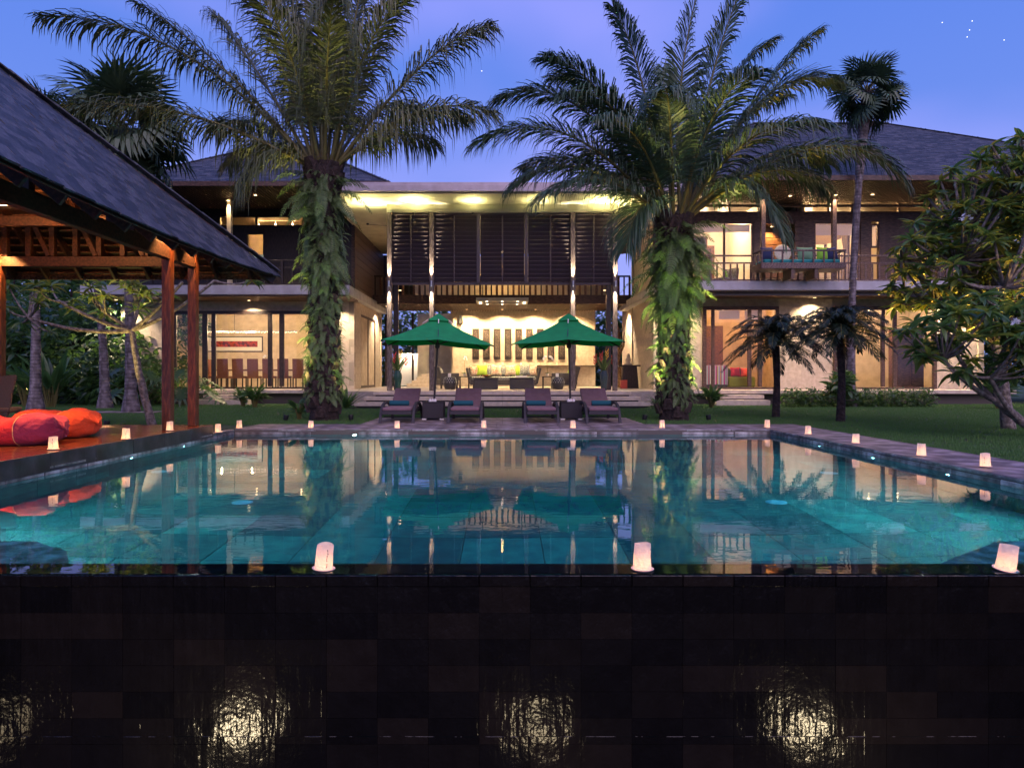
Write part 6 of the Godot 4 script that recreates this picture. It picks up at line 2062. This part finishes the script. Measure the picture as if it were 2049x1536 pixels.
func fan_palm(x: float, d: float, top: float, lean: Vector2, crown: float, nl: int, label: String, low := -0.9) -> void:
	var t := th("fan_palm", label, "palm tree", P(x, -0.03, d), 0.0, "fan palms around the villa")
	var path := []
	var rad := []
	for k in 15:
		var f := k / 14.0
		path.append(Vector3(lean.x * f * f, top * f, lean.y * f * f))
		rad.append(lerpf(0.17, 0.11, minf(f * 3.0, 1.0)) + (0.05 if f > 0.75 else 0.0))
	rad[0] = 0.26
	var g := Geo.new()
	g.tube(path, rad, 12)
	pt(t, "trunk", g.mesh(), M.trunk_grey)
	var c: Vector3 = path[14]
	var sh := Geo.new()
	for k in 160:
		var a := rng.randf() * TAU
		var y := -rng.randf() * 1.6
		var p := c + Vector3(sin(a) * 0.17, y, cos(a) * 0.17)
		var w := Vector3(cos(a), 0, -sin(a)) * 0.02
		sh.tri(p - w, p + w, p + Vector3(sin(a) * 0.13, rng.randf_range(-0.22, 0.3), cos(a) * 0.13))
	pt(t, "old_sheaths", sh.mesh(), M.fibre).set_meta("kind", "stuff")
	for k in nl:
		var f := k / float(nl - 1)
		var el := lerpf(1.45, low, pow(f, 0.85))
		var a := k * 2.3999 + rng.randf_range(-0.2, 0.2)
		var dir := Vector3(sin(a) * cos(el), sin(el), cos(a) * cos(el))
		var l := crown * rng.randf_range(0.45, 0.68)
		var tip := c + dir * l + Vector3(0, -0.10 * l, 0)
		var ps := Geo.new()
		ps.tube([c, c + dir * l * 0.5 + Vector3(0, 0.03, 0), tip], [0.022, 0.015, 0.011], 5, false)
		var lf := pt(t, "leaf", ps.mesh(), M.petiole)
		var fwd := (dir + Vector3(0, -0.35, 0)).normalized()
		var side := fwd.cross(Vector3.UP)
		side = side.normalized() if side.length() > 0.1 else Vector3.RIGHT
		var b := Basis(-side, fwd.cross(-side), fwd) * Basis(Vector3(0, 0, 1), rng.randf_range(-0.7, 0.7))
		pt(lf, "blade", fan_leaf(k % 4), M.fan_leaf, tip, b.scaled(Vector3.ONE * crown * rng.randf_range(0.55, 0.75)))

func small_palm(x: float, d: float, h: float, r: float, label: String) -> void:
	var t := th("dwarf_palm", label, "palm tree", P(x, -0.03, d), 0.0, "feathery dwarf palms on the lawn")
	var g := Geo.new()
	g.tube([Vector3.ZERO, Vector3(0.03, h * 0.5, 0), Vector3(0, h, 0)], [0.10, 0.075, 0.09], 10)
	pt(t, "trunk", g.mesh(), M.trunk_brown)
	for k in 44:
		var f := k / 43.0
		var a := k * 2.3999
		var el := lerpf(1.35, -0.35, f)
		var o := Vector3(sin(a), 0, cos(a))
		var c := Vector3(0, h, 0)
		var p := bez(c, c + o * r * 0.5 * cos(el) + Vector3(0, r * (0.55 * sin(el) + 0.32), 0), c + o * r * (0.55 + 0.5 * cos(el)) + Vector3(0, r * (0.75 * sin(el) - 0.28), 0), 10)
		frond(t, p, 60, 0.27, 0.010, 0.35, M.dwarf_leaf, 0.3, 0.010, 0.12)

# a frangipani: limbs to hubs, twigs to tips, a rosette of long leaves on every tip
func plumeria(label: String, base: Vector3, trunk: Array, r0: float, hubs: Array, tips: Array, ll: float, pick: Array, flowers: int, singles: int) -> void:
	var t := th("frangipani", label, "tree", base, 0.0, "frangipani trees")
	var g := Geo.new()
	var rad := []
	for k in trunk.size():
		rad.append(lerpf(r0, r0 * 0.68, k / float(trunk.size() - 1)))
	var fine := []
	var fr := []
	for k in trunk.size() - 1:
		for q in 4:
			fine.append(trunk[k].lerp(trunk[k + 1], q / 4.0) + Vector3(rng.randf_range(-1, 1), 0, rng.randf_range(-1, 1)) * r0 * 0.12)
			fr.append(lerpf(rad[k], rad[k + 1], q / 4.0) * rng.randf_range(0.92, 1.08))
	fine.append(trunk[-1])
	fr.append(rad[-1])
	g.tube(fine, fr, 12)
	pt(t, "trunk", g.mesh(), M.bark_pale)
	for h in hubs:
		var from: Vector3 = trunk[h[0]]
		var to: Vector3 = h[1]
		var gg := Geo.new()
		var mid := from.lerp(to, 0.5) + Vector3(rng.randf_range(-0.1, 0.1), -0.12 * from.distance_to(to), rng.randf_range(-0.1, 0.1))
		gg.tube(bez(from, mid, to, 8), [r0 * 0.6, r0 * 0.55, r0 * 0.5, r0 * 0.47, r0 * 0.44, r0 * 0.42, r0 * 0.4, r0 * 0.38, r0 * 0.36], 8)
		pt(t, "limb", gg.mesh(), M.bark_pale)
	var leafs := []
	for p in tips:
		var best = hubs[0][1]
		for h in hubs:
			if h[1].distance_squared_to(p) < best.distance_squared_to(p):
				best = h[1]
		var mid: Vector3 = best.lerp(p, 0.55) + Vector3(0, -0.18 * best.distance_to(p), 0)
		var gg := Geo.new()
		gg.tube(bez(best, mid, p, 6), [r0 * 0.33, r0 * 0.28, r0 * 0.25, r0 * 0.22, r0 * 0.2, r0 * 0.2, r0 * 0.18], 6)
		pt(t, "twig", gg.mesh(), M.bark_pale)
		var n := rng.randi_range(11, 15)
		for k in n:
			var a := k * 2.3999 + rng.randf()
			var el := rng.randf_range(-0.25, 0.75) - (0.35 if k > n - 4 else 0.0)
			var sc := rng.randf_range(0.75, 1.15)
			leafs.append([Transform3D((Basis(Vector3.UP, a) * Basis(Vector3.RIGHT, -el) * Basis(Vector3(0, 0, 1), rng.randf_range(-0.4, 0.4))).scaled(Vector3.ONE * sc), p), pick[rng.randi_range(0, pick.size() - 1)], rng.randi_range(0, 1)])
	leafs.sort_custom(func(a, b): return (base + a[0].origin).z > (base + b[0].origin).z)
	var ms := [leaf_mesh(ll, ll * 0.27, 0.45), leaf_mesh(ll * 0.94, ll * 0.25, 0.8)]
	var rest := {}
	for k in leafs.size():
		var q: Array = leafs[k]
		if k < singles:
			pt(t, "leaf", ms[q[2]], M["plumeria%d" % q[1]], q[0].origin, q[0].basis)
		else:
			rest.get_or_add("%d%d" % [q[1], q[2]], []).append(q[0])
	for key in rest:
		mass(t, "foliage", ms[int(key[1])], M["plumeria%s" % key[0]], rest[key])
	for k in flowers:
		var p: Vector3 = tips[rng.randi_range(0, tips.size() - 1)] + Vector3(rng.randf_range(-0.05, 0.05), 0.10, rng.randf_range(0, 0.1))
		for q in 7:
			var fg := Geo.new()
			for s in 5:
				var a := TAU * s / 5.0 + q
				var o := Vector3(cos(a), 0.25, sin(a)) * 0.038
				var w := Vector3(-sin(a), 0, cos(a)) * 0.016
				fg.tri(Vector3.ZERO, o * 0.7 - w, o * 0.7 + w)
				fg.tri(o * 0.7 - w, o * 1.1, o * 0.7 + w)
			pt(t, "flower", fg.mesh(), M.petal, p + Vector3(rng.randf_range(-0.1, 0.1), rng.randf_range(-0.04, 0.08), rng.randf_range(-0.08, 0.08)), Basis.from_euler(Vector3(rng.randf_range(0, 1.2), rng.randf() * 6.0, 0)))

func mass(parent: Node, called: String, mesh: Mesh, m: Material, at: Array) -> MultiMeshInstance3D:
	var mm := MultiMesh.new()
	mm.transform_format = MultiMesh.TRANSFORM_3D
	mm.mesh = mesh
	mm.instance_count = at.size()
	for k in at.size():
		mm.set_instance_transform(k, at[k])
	var o := MultiMeshInstance3D.new()
	o.name = called
	o.multimesh = mm
	o.material_override = m
	o.set_meta("kind", "stuff")
	parent.add_child(o, true)
	return o

func shell(c: Vector3, r: Vector3, n: int, inner := 0.55) -> Array:
	var out := []
	while out.size() < n:
		var p := Vector3(rng.randf_range(-1, 1), rng.randf_range(-1, 1), rng.randf_range(-1, 1))
		if p.length() <= 1.0 and p.length() > inner:
			out.append(c + p * r)
	return out

# a clump of long upright leaves from one root
func clump(called: String, label: String, at: Vector3, n: int, l: float, w: float, el0: float, el1: float, curl: float, kind := "shrub", stem := 0.0) -> void:
	var t := th(called, label, kind, at, 0.0)
	for k in n:
		var a := k * 2.3999 + rng.randf_range(-0.3, 0.3)
		var el := rng.randf_range(el0, el1)
		var sc := snappedf(rng.randf_range(0.7, 1.15), 0.15)
		var o := Vector3(sin(a), 0, cos(a)) * rng.randf() * 0.12 * l
		var h := stem * rng.randf_range(0.4, 1.0)
		if stem > 0.0:
			var g := Geo.new()
			g.tube([o, o + Vector3(sin(a) * h * 0.25, h, cos(a) * h * 0.25)], [0.012, 0.008], 5, false)
			pt(t, "stem", g.mesh(), M.petiole)
			o += Vector3(sin(a) * h * 0.25, h, cos(a) * h * 0.25)
		pt(t, "leaf", leaf_mesh(l, w, curl), M["broad%d" % (k % 3)], o, (Basis(Vector3.UP, a) * Basis(Vector3.RIGHT, -el) * Basis(Vector3(0, 0, 1), rng.randf_range(-0.4, 0.4))).scaled(Vector3.ONE * sc))

func lobed_leaf() -> ArrayMesh:
	if leaves.has("lobed"):
		return leaves.lobed
	var g := Geo.new()
	for k in 13:
		var t := k / 12.0
		var a := lerpf(-2.5, 2.5, t)
		var l := 0.42 * (1.0 - 0.35 * absf(a) / 2.5)
		var dir := Vector3(sin(a), 0, cos(a))
		var w := Vector3(cos(a), 0, -sin(a)) * 0.034
		var o := Vector3(0, 0, 0.10 + 0.12 * cos(a))
		var mid := o + dir * l * 0.55 + Vector3(0, 0.02, 0)
		g.quad(o - w * 0.9, o + w * 0.9, mid + w, mid - w, Vector3.UP)
		g.tri(mid - w, mid + w, o + dir * l + Vector3(0, -0.09, 0), Vector3.UP)
	g.quad(Vector3(-0.07, 0, 0), Vector3(0.07, 0, 0), Vector3(0.07, 0, 0.3), Vector3(-0.07, 0, 0.3), Vector3.UP)
	leaves["lobed"] = g.mesh()
	return leaves.lobed

func philodendron(at: Vector3, n: int, h: float, label: String) -> void:
	var t := th("philodendron", label, "shrub", at, 0.0)
	for k in n:
		var a := k * 2.3999
		var el := lerpf(1.35, 0.25, k / float(n))
		var tip := Vector3(sin(a) * cos(el), sin(el), cos(a) * cos(el)) * h * rng.randf_range(0.75, 1.05)
		var g := Geo.new()
		g.tube(bez(Vector3.ZERO, tip * 0.5 + Vector3(0, 0.18 * h, 0), tip, 6), [0.014, 0.013, 0.012, 0.011, 0.01, 0.009, 0.008], 5, false)
		var s := pt(t, "stalk", g.mesh(), M.petiole)
		pt(s, "leaf", lobed_leaf(), M["broad%d" % (k % 3)], tip, (Basis(Vector3.UP, a) * Basis(Vector3.RIGHT, 0.55)).scaled(Vector3.ONE * rng.randf_range(0.9, 1.5)))

func leafy(called: String, label: String, category: String, at: Vector3, blobs: Array, n: int, l: float, dark: bool, trunk_h := 0.0) -> void:
	var t := th(called, label, category, at)
	if trunk_h > 0.0:
		var g := Geo.new()
		g.tube([Vector3.ZERO, Vector3(0.1, trunk_h * 0.5, 0), Vector3(0, trunk_h, 0)], [0.18, 0.14, 0.10], 10)
		pt(t, "trunk", g.mesh(), M.trunk_brown)
		for b in blobs:
			var gg := Geo.new()
			gg.tube(bez(Vector3(0, trunk_h * 0.8, 0), Vector3(b[0].x * 0.5, trunk_h, b[0].z * 0.5), b[0], 5), [0.08, 0.07, 0.055, 0.045, 0.035, 0.025], 6)
			pt(t, "limb", gg.mesh(), M.trunk_brown)
	for b in blobs:
		for k in 2:
			var at2 := []
			for p in shell(b[0], b[1], n / 2, 0.35):
				at2.append(Transform3D((Basis(Vector3.UP, rng.randf() * TAU) * Basis(Vector3.RIGHT, rng.randf_range(-0.9, 0.7)) * Basis(Vector3(0, 0, 1), rng.randf_range(-0.8, 0.8))).scaled(Vector3.ONE * rng.randf_range(0.7, 1.25)), p))
			mass(t, "crown", leaf_mesh(l, l * 0.42, 0.5), M["broad2" if dark or k else "broad0"], at2)

func plants() -> void:
	var v := func(a, b, c): return Vector3(a, b, c)
	var lf := [[v.call(-2.9, 3.14, 0.6), v.call(-5.84, 2.9, 1.0)], [v.call(-3.0, 1.4, 1.0), v.call(-5.4, 0.7, 1.5)], [v.call(-1.94, 2.9, -0.5), v.call(-2.9, 3.9, -0.8)], [v.call(-0.5, 3.2, 0.2), v.call(-1.0, 5.1, 0.3)], [v.call(0.0, 3.4, 0.5), v.call(0.14, 5.8, 1.0)], [v.call(0.5, 3.0, -0.4), v.call(1.06, 5.1, -0.6)], [v.call(1.2, 2.6, 0.3), v.call(2.0, 4.1, 0.6)], [v.call(2.5, 2.9, 0.2), v.call(3.8, 2.95, 0.4)], [v.call(2.25, 1.57, 0.6), v.call(3.87, 0.85, 0.9)], [v.call(1.3, 1.5, -1.0), v.call(2.3, 1.2, -2.2)], [v.call(-1.0, 0.6, 0.5), v.call(-1.5, -0.6, 0.8)], [v.call(-0.3, 2.6, 1.5), v.call(-0.7, 2.5, 3.4)], [v.call(0.4, 2.4, 1.4), v.call(1.0, 2.2, 3.2)], [v.call(-0.8, 2.4, -1.6), v.call(-1.6, 2.8, -3.6)], [v.call(0.8, 2.4, -1.6), v.call(1.7, 2.7, -3.6)], [v.call(0, 3.0, -1.0), v.call(0.1, 4.4, -2.4)], [v.call(-2.0, 2.0, -1.2), v.call(-3.6, 1.7, -2.6)], [v.call(1.7, 2.1, -1.2), v.call(3.1, 2.0, -2.6)], [v.call(-1.0, 3.0, 0.6), v.call(-2.0, 4.7, 1.2)], [v.call(-0.2, 3.3, -0.3), v.call(-0.4, 5.6, -0.7)], [v.call(0.7, 3.0, 0.5), v.call(1.35, 4.8, 0.9)], [v.call(-0.7, 3.1, -0.5), v.call(-1.5, 5.0, -1.1)], [v.call(-2.2, 2.4, 0.2), v.call(-4.2, 3.6, 0.2)], [v.call(0.9, 2.3, 1.0), v.call(2.2, 2.9, 2.0)], [v.call(-1.5, 1.5, -1.5), v.call(-3.2, 0.8, -2.6)]]
	feather_palm(-4.1, 16.1, 5.9, "tall shaggy feather palm on the left, its trunk wrapped in ferns", lf, M.palm_leaf, 0.98, 0.95, 1.0, 0.5, 5.6, 1.1)
	var rf := [[v.call(-2.05, 3.5, 0.2), v.call(-4.05, 2.6, 0.3)], [v.call(-2.5, 2.6, 0.8), v.call(-4.5, 1.3, 1.2)], [v.call(-1.8, 1.2, 1.0), v.call(-3.2, 0.0, 1.6)], [v.call(-1.24, 3.8, -0.8), v.call(-2.7, 3.7, -1.2)], [v.call(-0.67, 3.4, 0.3), v.call(-1.5, 4.5, 0.6)], [v.call(-0.2, 2.6, 0.3), v.call(0.43, 5.0, 0.6)], [v.call(1.06, 3.6, -0.2), v.call(2.4, 4.2, -0.4)], [v.call(1.75, 3.0, 0.3), v.call(3.1, 4.0, 0.5)], [v.call(1.75, 3.5, 0.6), v.call(3.3, 2.7, 0.9)], [v.call(3.3, 2.4, 0.9), v.call(4.4, 0.45, 1.5)], [v.call(2.4, 2.4, -0.5), v.call(4.0, 1.5, -1.0)], [v.call(1.4, 1.5, 0.8), v.call(1.95, -0.7, 1.4)], [v.call(-0.9, 0.7, 0.7), v.call(-1.25, -0.8, 1.0)], [v.call(-0.4, 2.2, 1.4), v.call(-0.9, 1.7, 3.0)], [v.call(0.4, 2.4, 1.3), v.call(0.9, 2.1, 2.9)], [v.call(-1.0, 2.0, 1.3), v.call(-2.2, 1.3, 2.6)], [v.call(1.2, 2.0, 1.3), v.call(2.3, 1.2, 2.6)], [v.call(-0.8, 2.4, -1.5), v.call(-1.6, 2.4, -3.2)], [v.call(0.8, 2.4, -1.5), v.call(1.6, 2.5, -3.2)], [v.call(0.0, 3.0, -0.8), v.call(0.2, 4.3, -2.0)], [v.call(0.6, 3.2, 0.6), v.call(1.2, 4.7, 1.2)], [v.call(-1.6, 3.2, 0.6), v.call(-3.0, 3.2, 1.0)], [v.call(2.0, 1.6, 0.3), v.call(3.2, 0.6, 0.4)], [v.call(-1.9, 2.2, -0.8), v.call(-3.4, 1.6, -1.6)], [v.call(-1.3, 2.9, 0.9), v.call(-2.7, 2.2, 1.5)], [v.call(1.3, 2.7, -0.4), v.call(2.9, 3.1, -0.9)], [v.call(-2.2, 1.8, 0.3), v.call(-3.7, 0.6, 0.4)], [v.call(-0.8, 3.0, -0.9), v.call(-1.9, 3.4, -1.9)]]
	feather_palm(3.95, 16.1, 4.7, "broad dark feather palm on the right, hung with long ferns", rf, M.palm_leaf_deep, 1.0, 0.66, 0.4, 0.5, 4.4, 1.45)
	uplight(P(-4.86, -0.02, 15.7), Vector3(0.15, 1, -0.08), 26.0, 24.0, "bright lamp in the lawn at the left foot of the left palm", Color(1.0, 0.93, 0.55))
	uplight(P(-3.42, -0.02, 15.8), Vector3(-0.12, 1, -0.08), 8.0, 22.0, "bright lamp in the lawn at the right foot of the left palm", Color(1.0, 0.93, 0.55))
	uplight(P(3.22, -0.02, 15.8), Vector3(0.13, 1, -0.06), 44.0, 24.0, "bright lamp in the lawn at the left foot of the right palm", Color(1.0, 0.93, 0.55))
	uplight(P(4.66, -0.02, 15.8), Vector3(-0.13, 1, -0.06), 44.0, 24.0, "bright lamp in the lawn at the right foot of the right palm", Color(1.0, 0.93, 0.55))
	print(" palms ", Time.get_ticks_msec())
	fan_palm(11.5, 23.1, 10.4, Vector2(0.55, 0), 1.28, 28, "slender fan palm rising above the right roof")
	fan_palm(-10.25, 19.3, 7.9, Vector2(-0.35, 0), 1.85, 40, "dense dark fan palm behind the pavilion roof")
	fan_palm(-12.5, 22.0, 7.0, Vector2(-0.8, 0), 1.5, 30, "ringed palm trunk behind the pavilion, middle of three")
	fan_palm(-13.75, 20.6, 8.2, Vector2(0.1, 0), 1.4, 30, "ringed palm trunk behind the pavilion, leftmost of three")
	small_palm(6.73, 17.2, 1.75, 1.25, "feathery dwarf palm on the lawn left of the fan palm trunk")
	small_palm(7.5, 15.5, 1.9, 1.05, "feathery dwarf palm on the lawn nearest the pool path")
	print(" fans ", Time.get_ticks_msec())
	# frangipani at the right edge: the lit one behind and the dark one before it
	var base := P(9.7, -0.03, 13.4)
	var hubs := []
	for q in [[-0.5, 2.5, 0.2], [-1.2, 3.2, 0.4], [0.1, 3.3, -0.5], [0.9, 2.9, 0.3], [-1.5, 2.5, 0.1], [-0.7, 3.9, -0.2], [0.4, 4.2, 0.3], [1.4, 3.8, -0.4], [-0.8, 2.6, 1.0], [-1.7, 3.4, -0.6]]:
		hubs.append([2, Vector3(q[0], q[1], q[2])])
	var crown := shell(Vector3(0.45, 4.15, 0), Vector3(1.9, 1.45, 1.7), 270, 0.25)
	crown.append_array(shell(Vector3(-1.0, 3.1, 0.2), Vector3(1.5, 1.15, 1.4), 180, 0.25))
	plumeria("large frangipani at the right edge, its leaves lit yellow from below", base, [Vector3.ZERO, Vector3(-0.1, 0.8, 0), Vector3(-0.25, 1.7, 0.0)], 0.12, hubs, crown, 0.31, [0, 0, 1, 2, 2], 9, 290)
	uplight(P(11.7, -0.02, 16.0), Vector3(-0.72, 1.0, 0.62), 34.0, 42.0, "lamp in the lawn behind the frangipani at the right edge", Color(1.0, 0.78, 0.30))
	uplight(P(10.4, -0.02, 11.4), Vector3(-0.42, 1.0, -0.30), 9.0, 46.0, "lamp in the lawn just beyond the right frame edge", Color(1.0, 0.80, 0.36))
	var b2 := P(8.95, -0.03, 11.6)
	var h2 := []
	for q in [[2, -1.7, 1.3, 0.1], [2, -0.7, 1.6, 0.2], [3, -0.25, 2.1, -0.1], [1, -1.2, 1.0, 0.5], [2, -1.3, 1.8, -0.5], [3, 0.5, 2.0, 0.2]]:
		h2.append([q[0], Vector3(q[1], q[2], q[3])])
	plumeria("low dark frangipani with pale forked branches before the villa", b2, [Vector3(0.15, 0, 0), Vector3(-0.35, 0.28, 0), Vector3(-0.75, 0.60, 0), Vector3(-0.62, 1.25, 0)], 0.085, h2, shell(Vector3(-0.75, 1.7, 0.1), Vector3(1.65, 0.85, 1.1), 90, 0.25), 0.36, [2, 2, 0], 2, 290)
	# frangipani beside the pavilion
	var b3 := P(-7.15, -0.03, 14.3)
	var h3 := []
	for q in [[3, -0.9, 2.3, 0.1], [3, -1.7, 2.5, 0.3], [3, 0.25, 2.6, 0.0], [3, -0.35, 2.75, -0.4], [3, -2.4, 2.2, 0.2], [3, 0.75, 2.9, 0.3], [3, 1.3, 2.95, 0.1]]:
		h3.append([q[0], Vector3(q[1], q[2], q[3])])
	var tips := shell(Vector3(-1.35, 2.65, 0.1), Vector3(1.9, 0.42, 0.9), 26, 0.2)
	tips.append_array([Vector3(2.1, 2.95, 0.2), Vector3(1.4, 3.35, -0.3), Vector3(-2.6, 2.1, 0.1), Vector3(-2.9, 2.4, 0.2), Vector3(-1.9, 1.9, 0.3)])
	plumeria("slender frangipani with a bent grey trunk beside the pavilion posts", b3, [Vector3.ZERO, Vector3(-0.16, 0.55, 0), Vector3(-0.30, 1.15, 0), Vector3(-0.42, 1.95, 0)], 0.085, h3, tips, 0.32, [0, 0, 1, 2], 0, 290)
	uplight(P(-7.75, -0.02, 13.7), Vector3(0.04, 1.0, -0.10), 6.0, 36.0, "lamp in the lawn beside the slender frangipani", Color(1.0, 0.88, 0.5))
	print(" frangipani ", Time.get_ticks_msec())
	# shrubs along the house
	philodendron(P(-12.2, -0.03, 23.6), 16, 1.5, "split leaved philodendron before the pale wall left of the dining room")
	philodendron(P(-10.9, -0.03, 23.9), 12, 1.2, "split leaved philodendron behind the pavilion posts")
	clump("banana_shrub", "tall dark broad leaved clump behind the pavilion", P(-14.6, -0.03, 22.6), 34, 1.1, 0.24, 0.5, 1.45, 0.35, "shrub", 0.9)
	clump("banana_shrub", "broad leaved clump left of the pale villa wall", P(-15.9, -0.03, 23.4), 34, 1.0, 0.22, 0.4, 1.4, 0.4, "shrub", 1.0)
	clump("spider_lily", "bright strap leaved clump right of the left palm", P(-4.95, -0.03, 22.0), 44, 0.85, 0.085, 0.35, 1.4, 0.7)
	clump("spider_lily", "strap leaved clump at the right end of the lounge steps", P(5.0, -0.03, 21.9), 44, 0.75, 0.075, 0.1, 1.4, 0.9)
	clump("leafy_shrub", "dark leafy shrub beside the steps of the right wing", P(6.65, -0.03, 22.2), 60, 0.42, 0.13, 0.0, 1.4, 0.6, "shrub", 0.45)
	clump("leafy_shrub", "dark leafy shrub before the dining room terrace", P(-8.0, -0.03, 22.6), 70, 0.46, 0.11, 0.0, 1.4, 0.6, "shrub", 0.5)
	clump("leafy_shrub", "low leafy shrub right of the dining room steps", P(-8.6, -0.03, 23.2), 50, 0.4, 0.12, 0.1, 1.4, 0.6, "shrub", 0.4)
	clump("leafy_shrub", "leafy shrub at the foot of the left palm on the lit side", P(-4.75, -0.03, 16.35), 34, 0.30, 0.09, 0.0, 1.3, 0.5, "shrub", 0.35)
	clump("leafy_shrub", "low shrub behind the frangipani at the right edge", P(15.2, -0.03, 21.4), 80, 0.5, 0.12, 0.0, 1.4, 0.6, "shrub", 0.7)
	clump("leafy_shrub", "dark shrub at the far right beside the villa corner", P(16.6, -0.03, 21.0), 70, 0.5, 0.14, 0.0, 1.4, 0.6, "shrub", 0.9)
	for k in 8:
		leafy("clipped_hedge", "stretch of clipped dark hedge below the right wing, number %s from the steps" % ["one", "two", "three", "four", "five", "six", "seven", "eight"][k], "hedge", P(9.55 + k * 0.6, 0.25, 22.9), [[Vector3.ZERO, Vector3(0.42, 0.36, 0.5)]], 420, 0.13, true)
	leafy("leafy_shrub", "round plant rising from the hedge before the pale wall", "shrub", P(11.0, 0.75, 22.7), [[Vector3.ZERO, Vector3(0.45, 0.4, 0.4)]], 200, 0.28, false)
	# dark garden behind the pavilion
	var bg := [[-17.5, 25.5, 3.0], [-20.5, 26.5, 3.6], [-15.9, 27.8, 3.4], [-23.5, 28.0, 4.2], [-18.8, 30.5, 5.2], [-13.9, 25.6, 1.4], [-22.0, 31.5, 5.6], [-26.5, 31.0, 5.8], [-15.6, 32.5, 5.4], [20.5, 25.0, 3.6], [23.5, 27.0, 4.2], [21.5, 30.0, 5.0]]
	var bl := ["dark garden tree behind the pavilion, nearest the villa path", "dark garden tree behind the pavilion, second from the villa", "dark garden tree against the left end of the villa", "dark garden tree at the left frame edge", "tall dark tree at the back of the garden", "small dark tree at the corner of the villa", "tall dark tree in the back row, second from the left", "tall dark tree in the back row, leftmost", "tall dark tree rising behind the left end of the villa", "dark tree beyond the right end of the villa, nearest", "dark tree beyond the right end of the villa, rightmost", "tall dark tree beyond the right end of the villa"]
	for k in bg.size():
		var h: float = bg[k][2]
		leafy("garden_tree", bl[k], "tree", P(bg[k][0], -0.03, bg[k][1]), [[Vector3(0, h, 0), Vector3(1.7, 1.2, 1.4)], [Vector3(0.9, h * 0.6, 0.5), Vector3(1.3, 1.0, 1.2)], [Vector3(-1.0, h * 0.65, 0.3), Vector3(1.3, 1.0, 1.2)], [Vector3(0.1, h * 0.28, 0.7), Vector3(1.6, 0.8, 1.0)]], 480, 0.34, true, h * 0.8)
	one("boundary_wall", "dark boundary wall at the back of the left garden", "wall", bm(Vector3(30, 3.2, 0.3), 0.0), M.soil, P(-30, 1.5, 33.0))
	for k in 9:
		leafy("screen_hedge", "dark hedge behind the villa, section %s from the left" % ["one", "two", "three", "four", "five", "six", "seven", "eight", "nine"][k], "hedge", P(-8.0 + k * 2.0, 0.0, 42.0), [[Vector3(0, 1.2, 0), Vector3(1.5, 1.5, 0.7)], [Vector3(0.3, 3.6, 0), Vector3(1.5, 1.6, 0.7)]], 620, 0.4, true)
	for k in 12:
		var hx: float = -40.0 + k * 2.3 if k < 10 else 19.5 + (k - 10) * 3.0
		leafy("boundary_hedge", "tall dark boundary planting, clump %s of twelve from the left" % ["one", "two", "three", "four", "five", "six", "seven", "eight", "nine", "ten", "eleven", "twelve"][k], "hedge", P(hx, 0.0, 34.5 if k < 10 else 33.0), [[Vector3(0, 1.6, 0), Vector3(1.7, 1.8, 0.9)], [Vector3(0.4, 4.4, 0), Vector3(1.7, 2.0, 0.9)], [Vector3(-0.3, 6.8, 0), Vector3(1.4, 1.4, 0.8)]], 620, 0.55, true)
	uplight(P(-16.7, -0.02, 24.2), Vector3(0.15, 1.0, -0.3), 1.8, 40.0, "lamp among the dark shrubs behind the pavilion", Color(1.0, 0.86, 0.55))
	for k in 3:
		leafy("leafy_shrub", "dark plants seen through the opening %s" % ["left of the lounge stairs", "right of the lounge wall", "beyond the lounge at the right"][k], "shrub", P([-4.9, 5.2, 6.4][k], 0.8, [40.0, 38.0, 39.0][k]), [[Vector3.ZERO, Vector3(1.3, 1.2, 0.8)], [Vector3(0.2, 1.4, 0), Vector3(1.1, 1.0, 0.8)]], 300, 0.35, true)
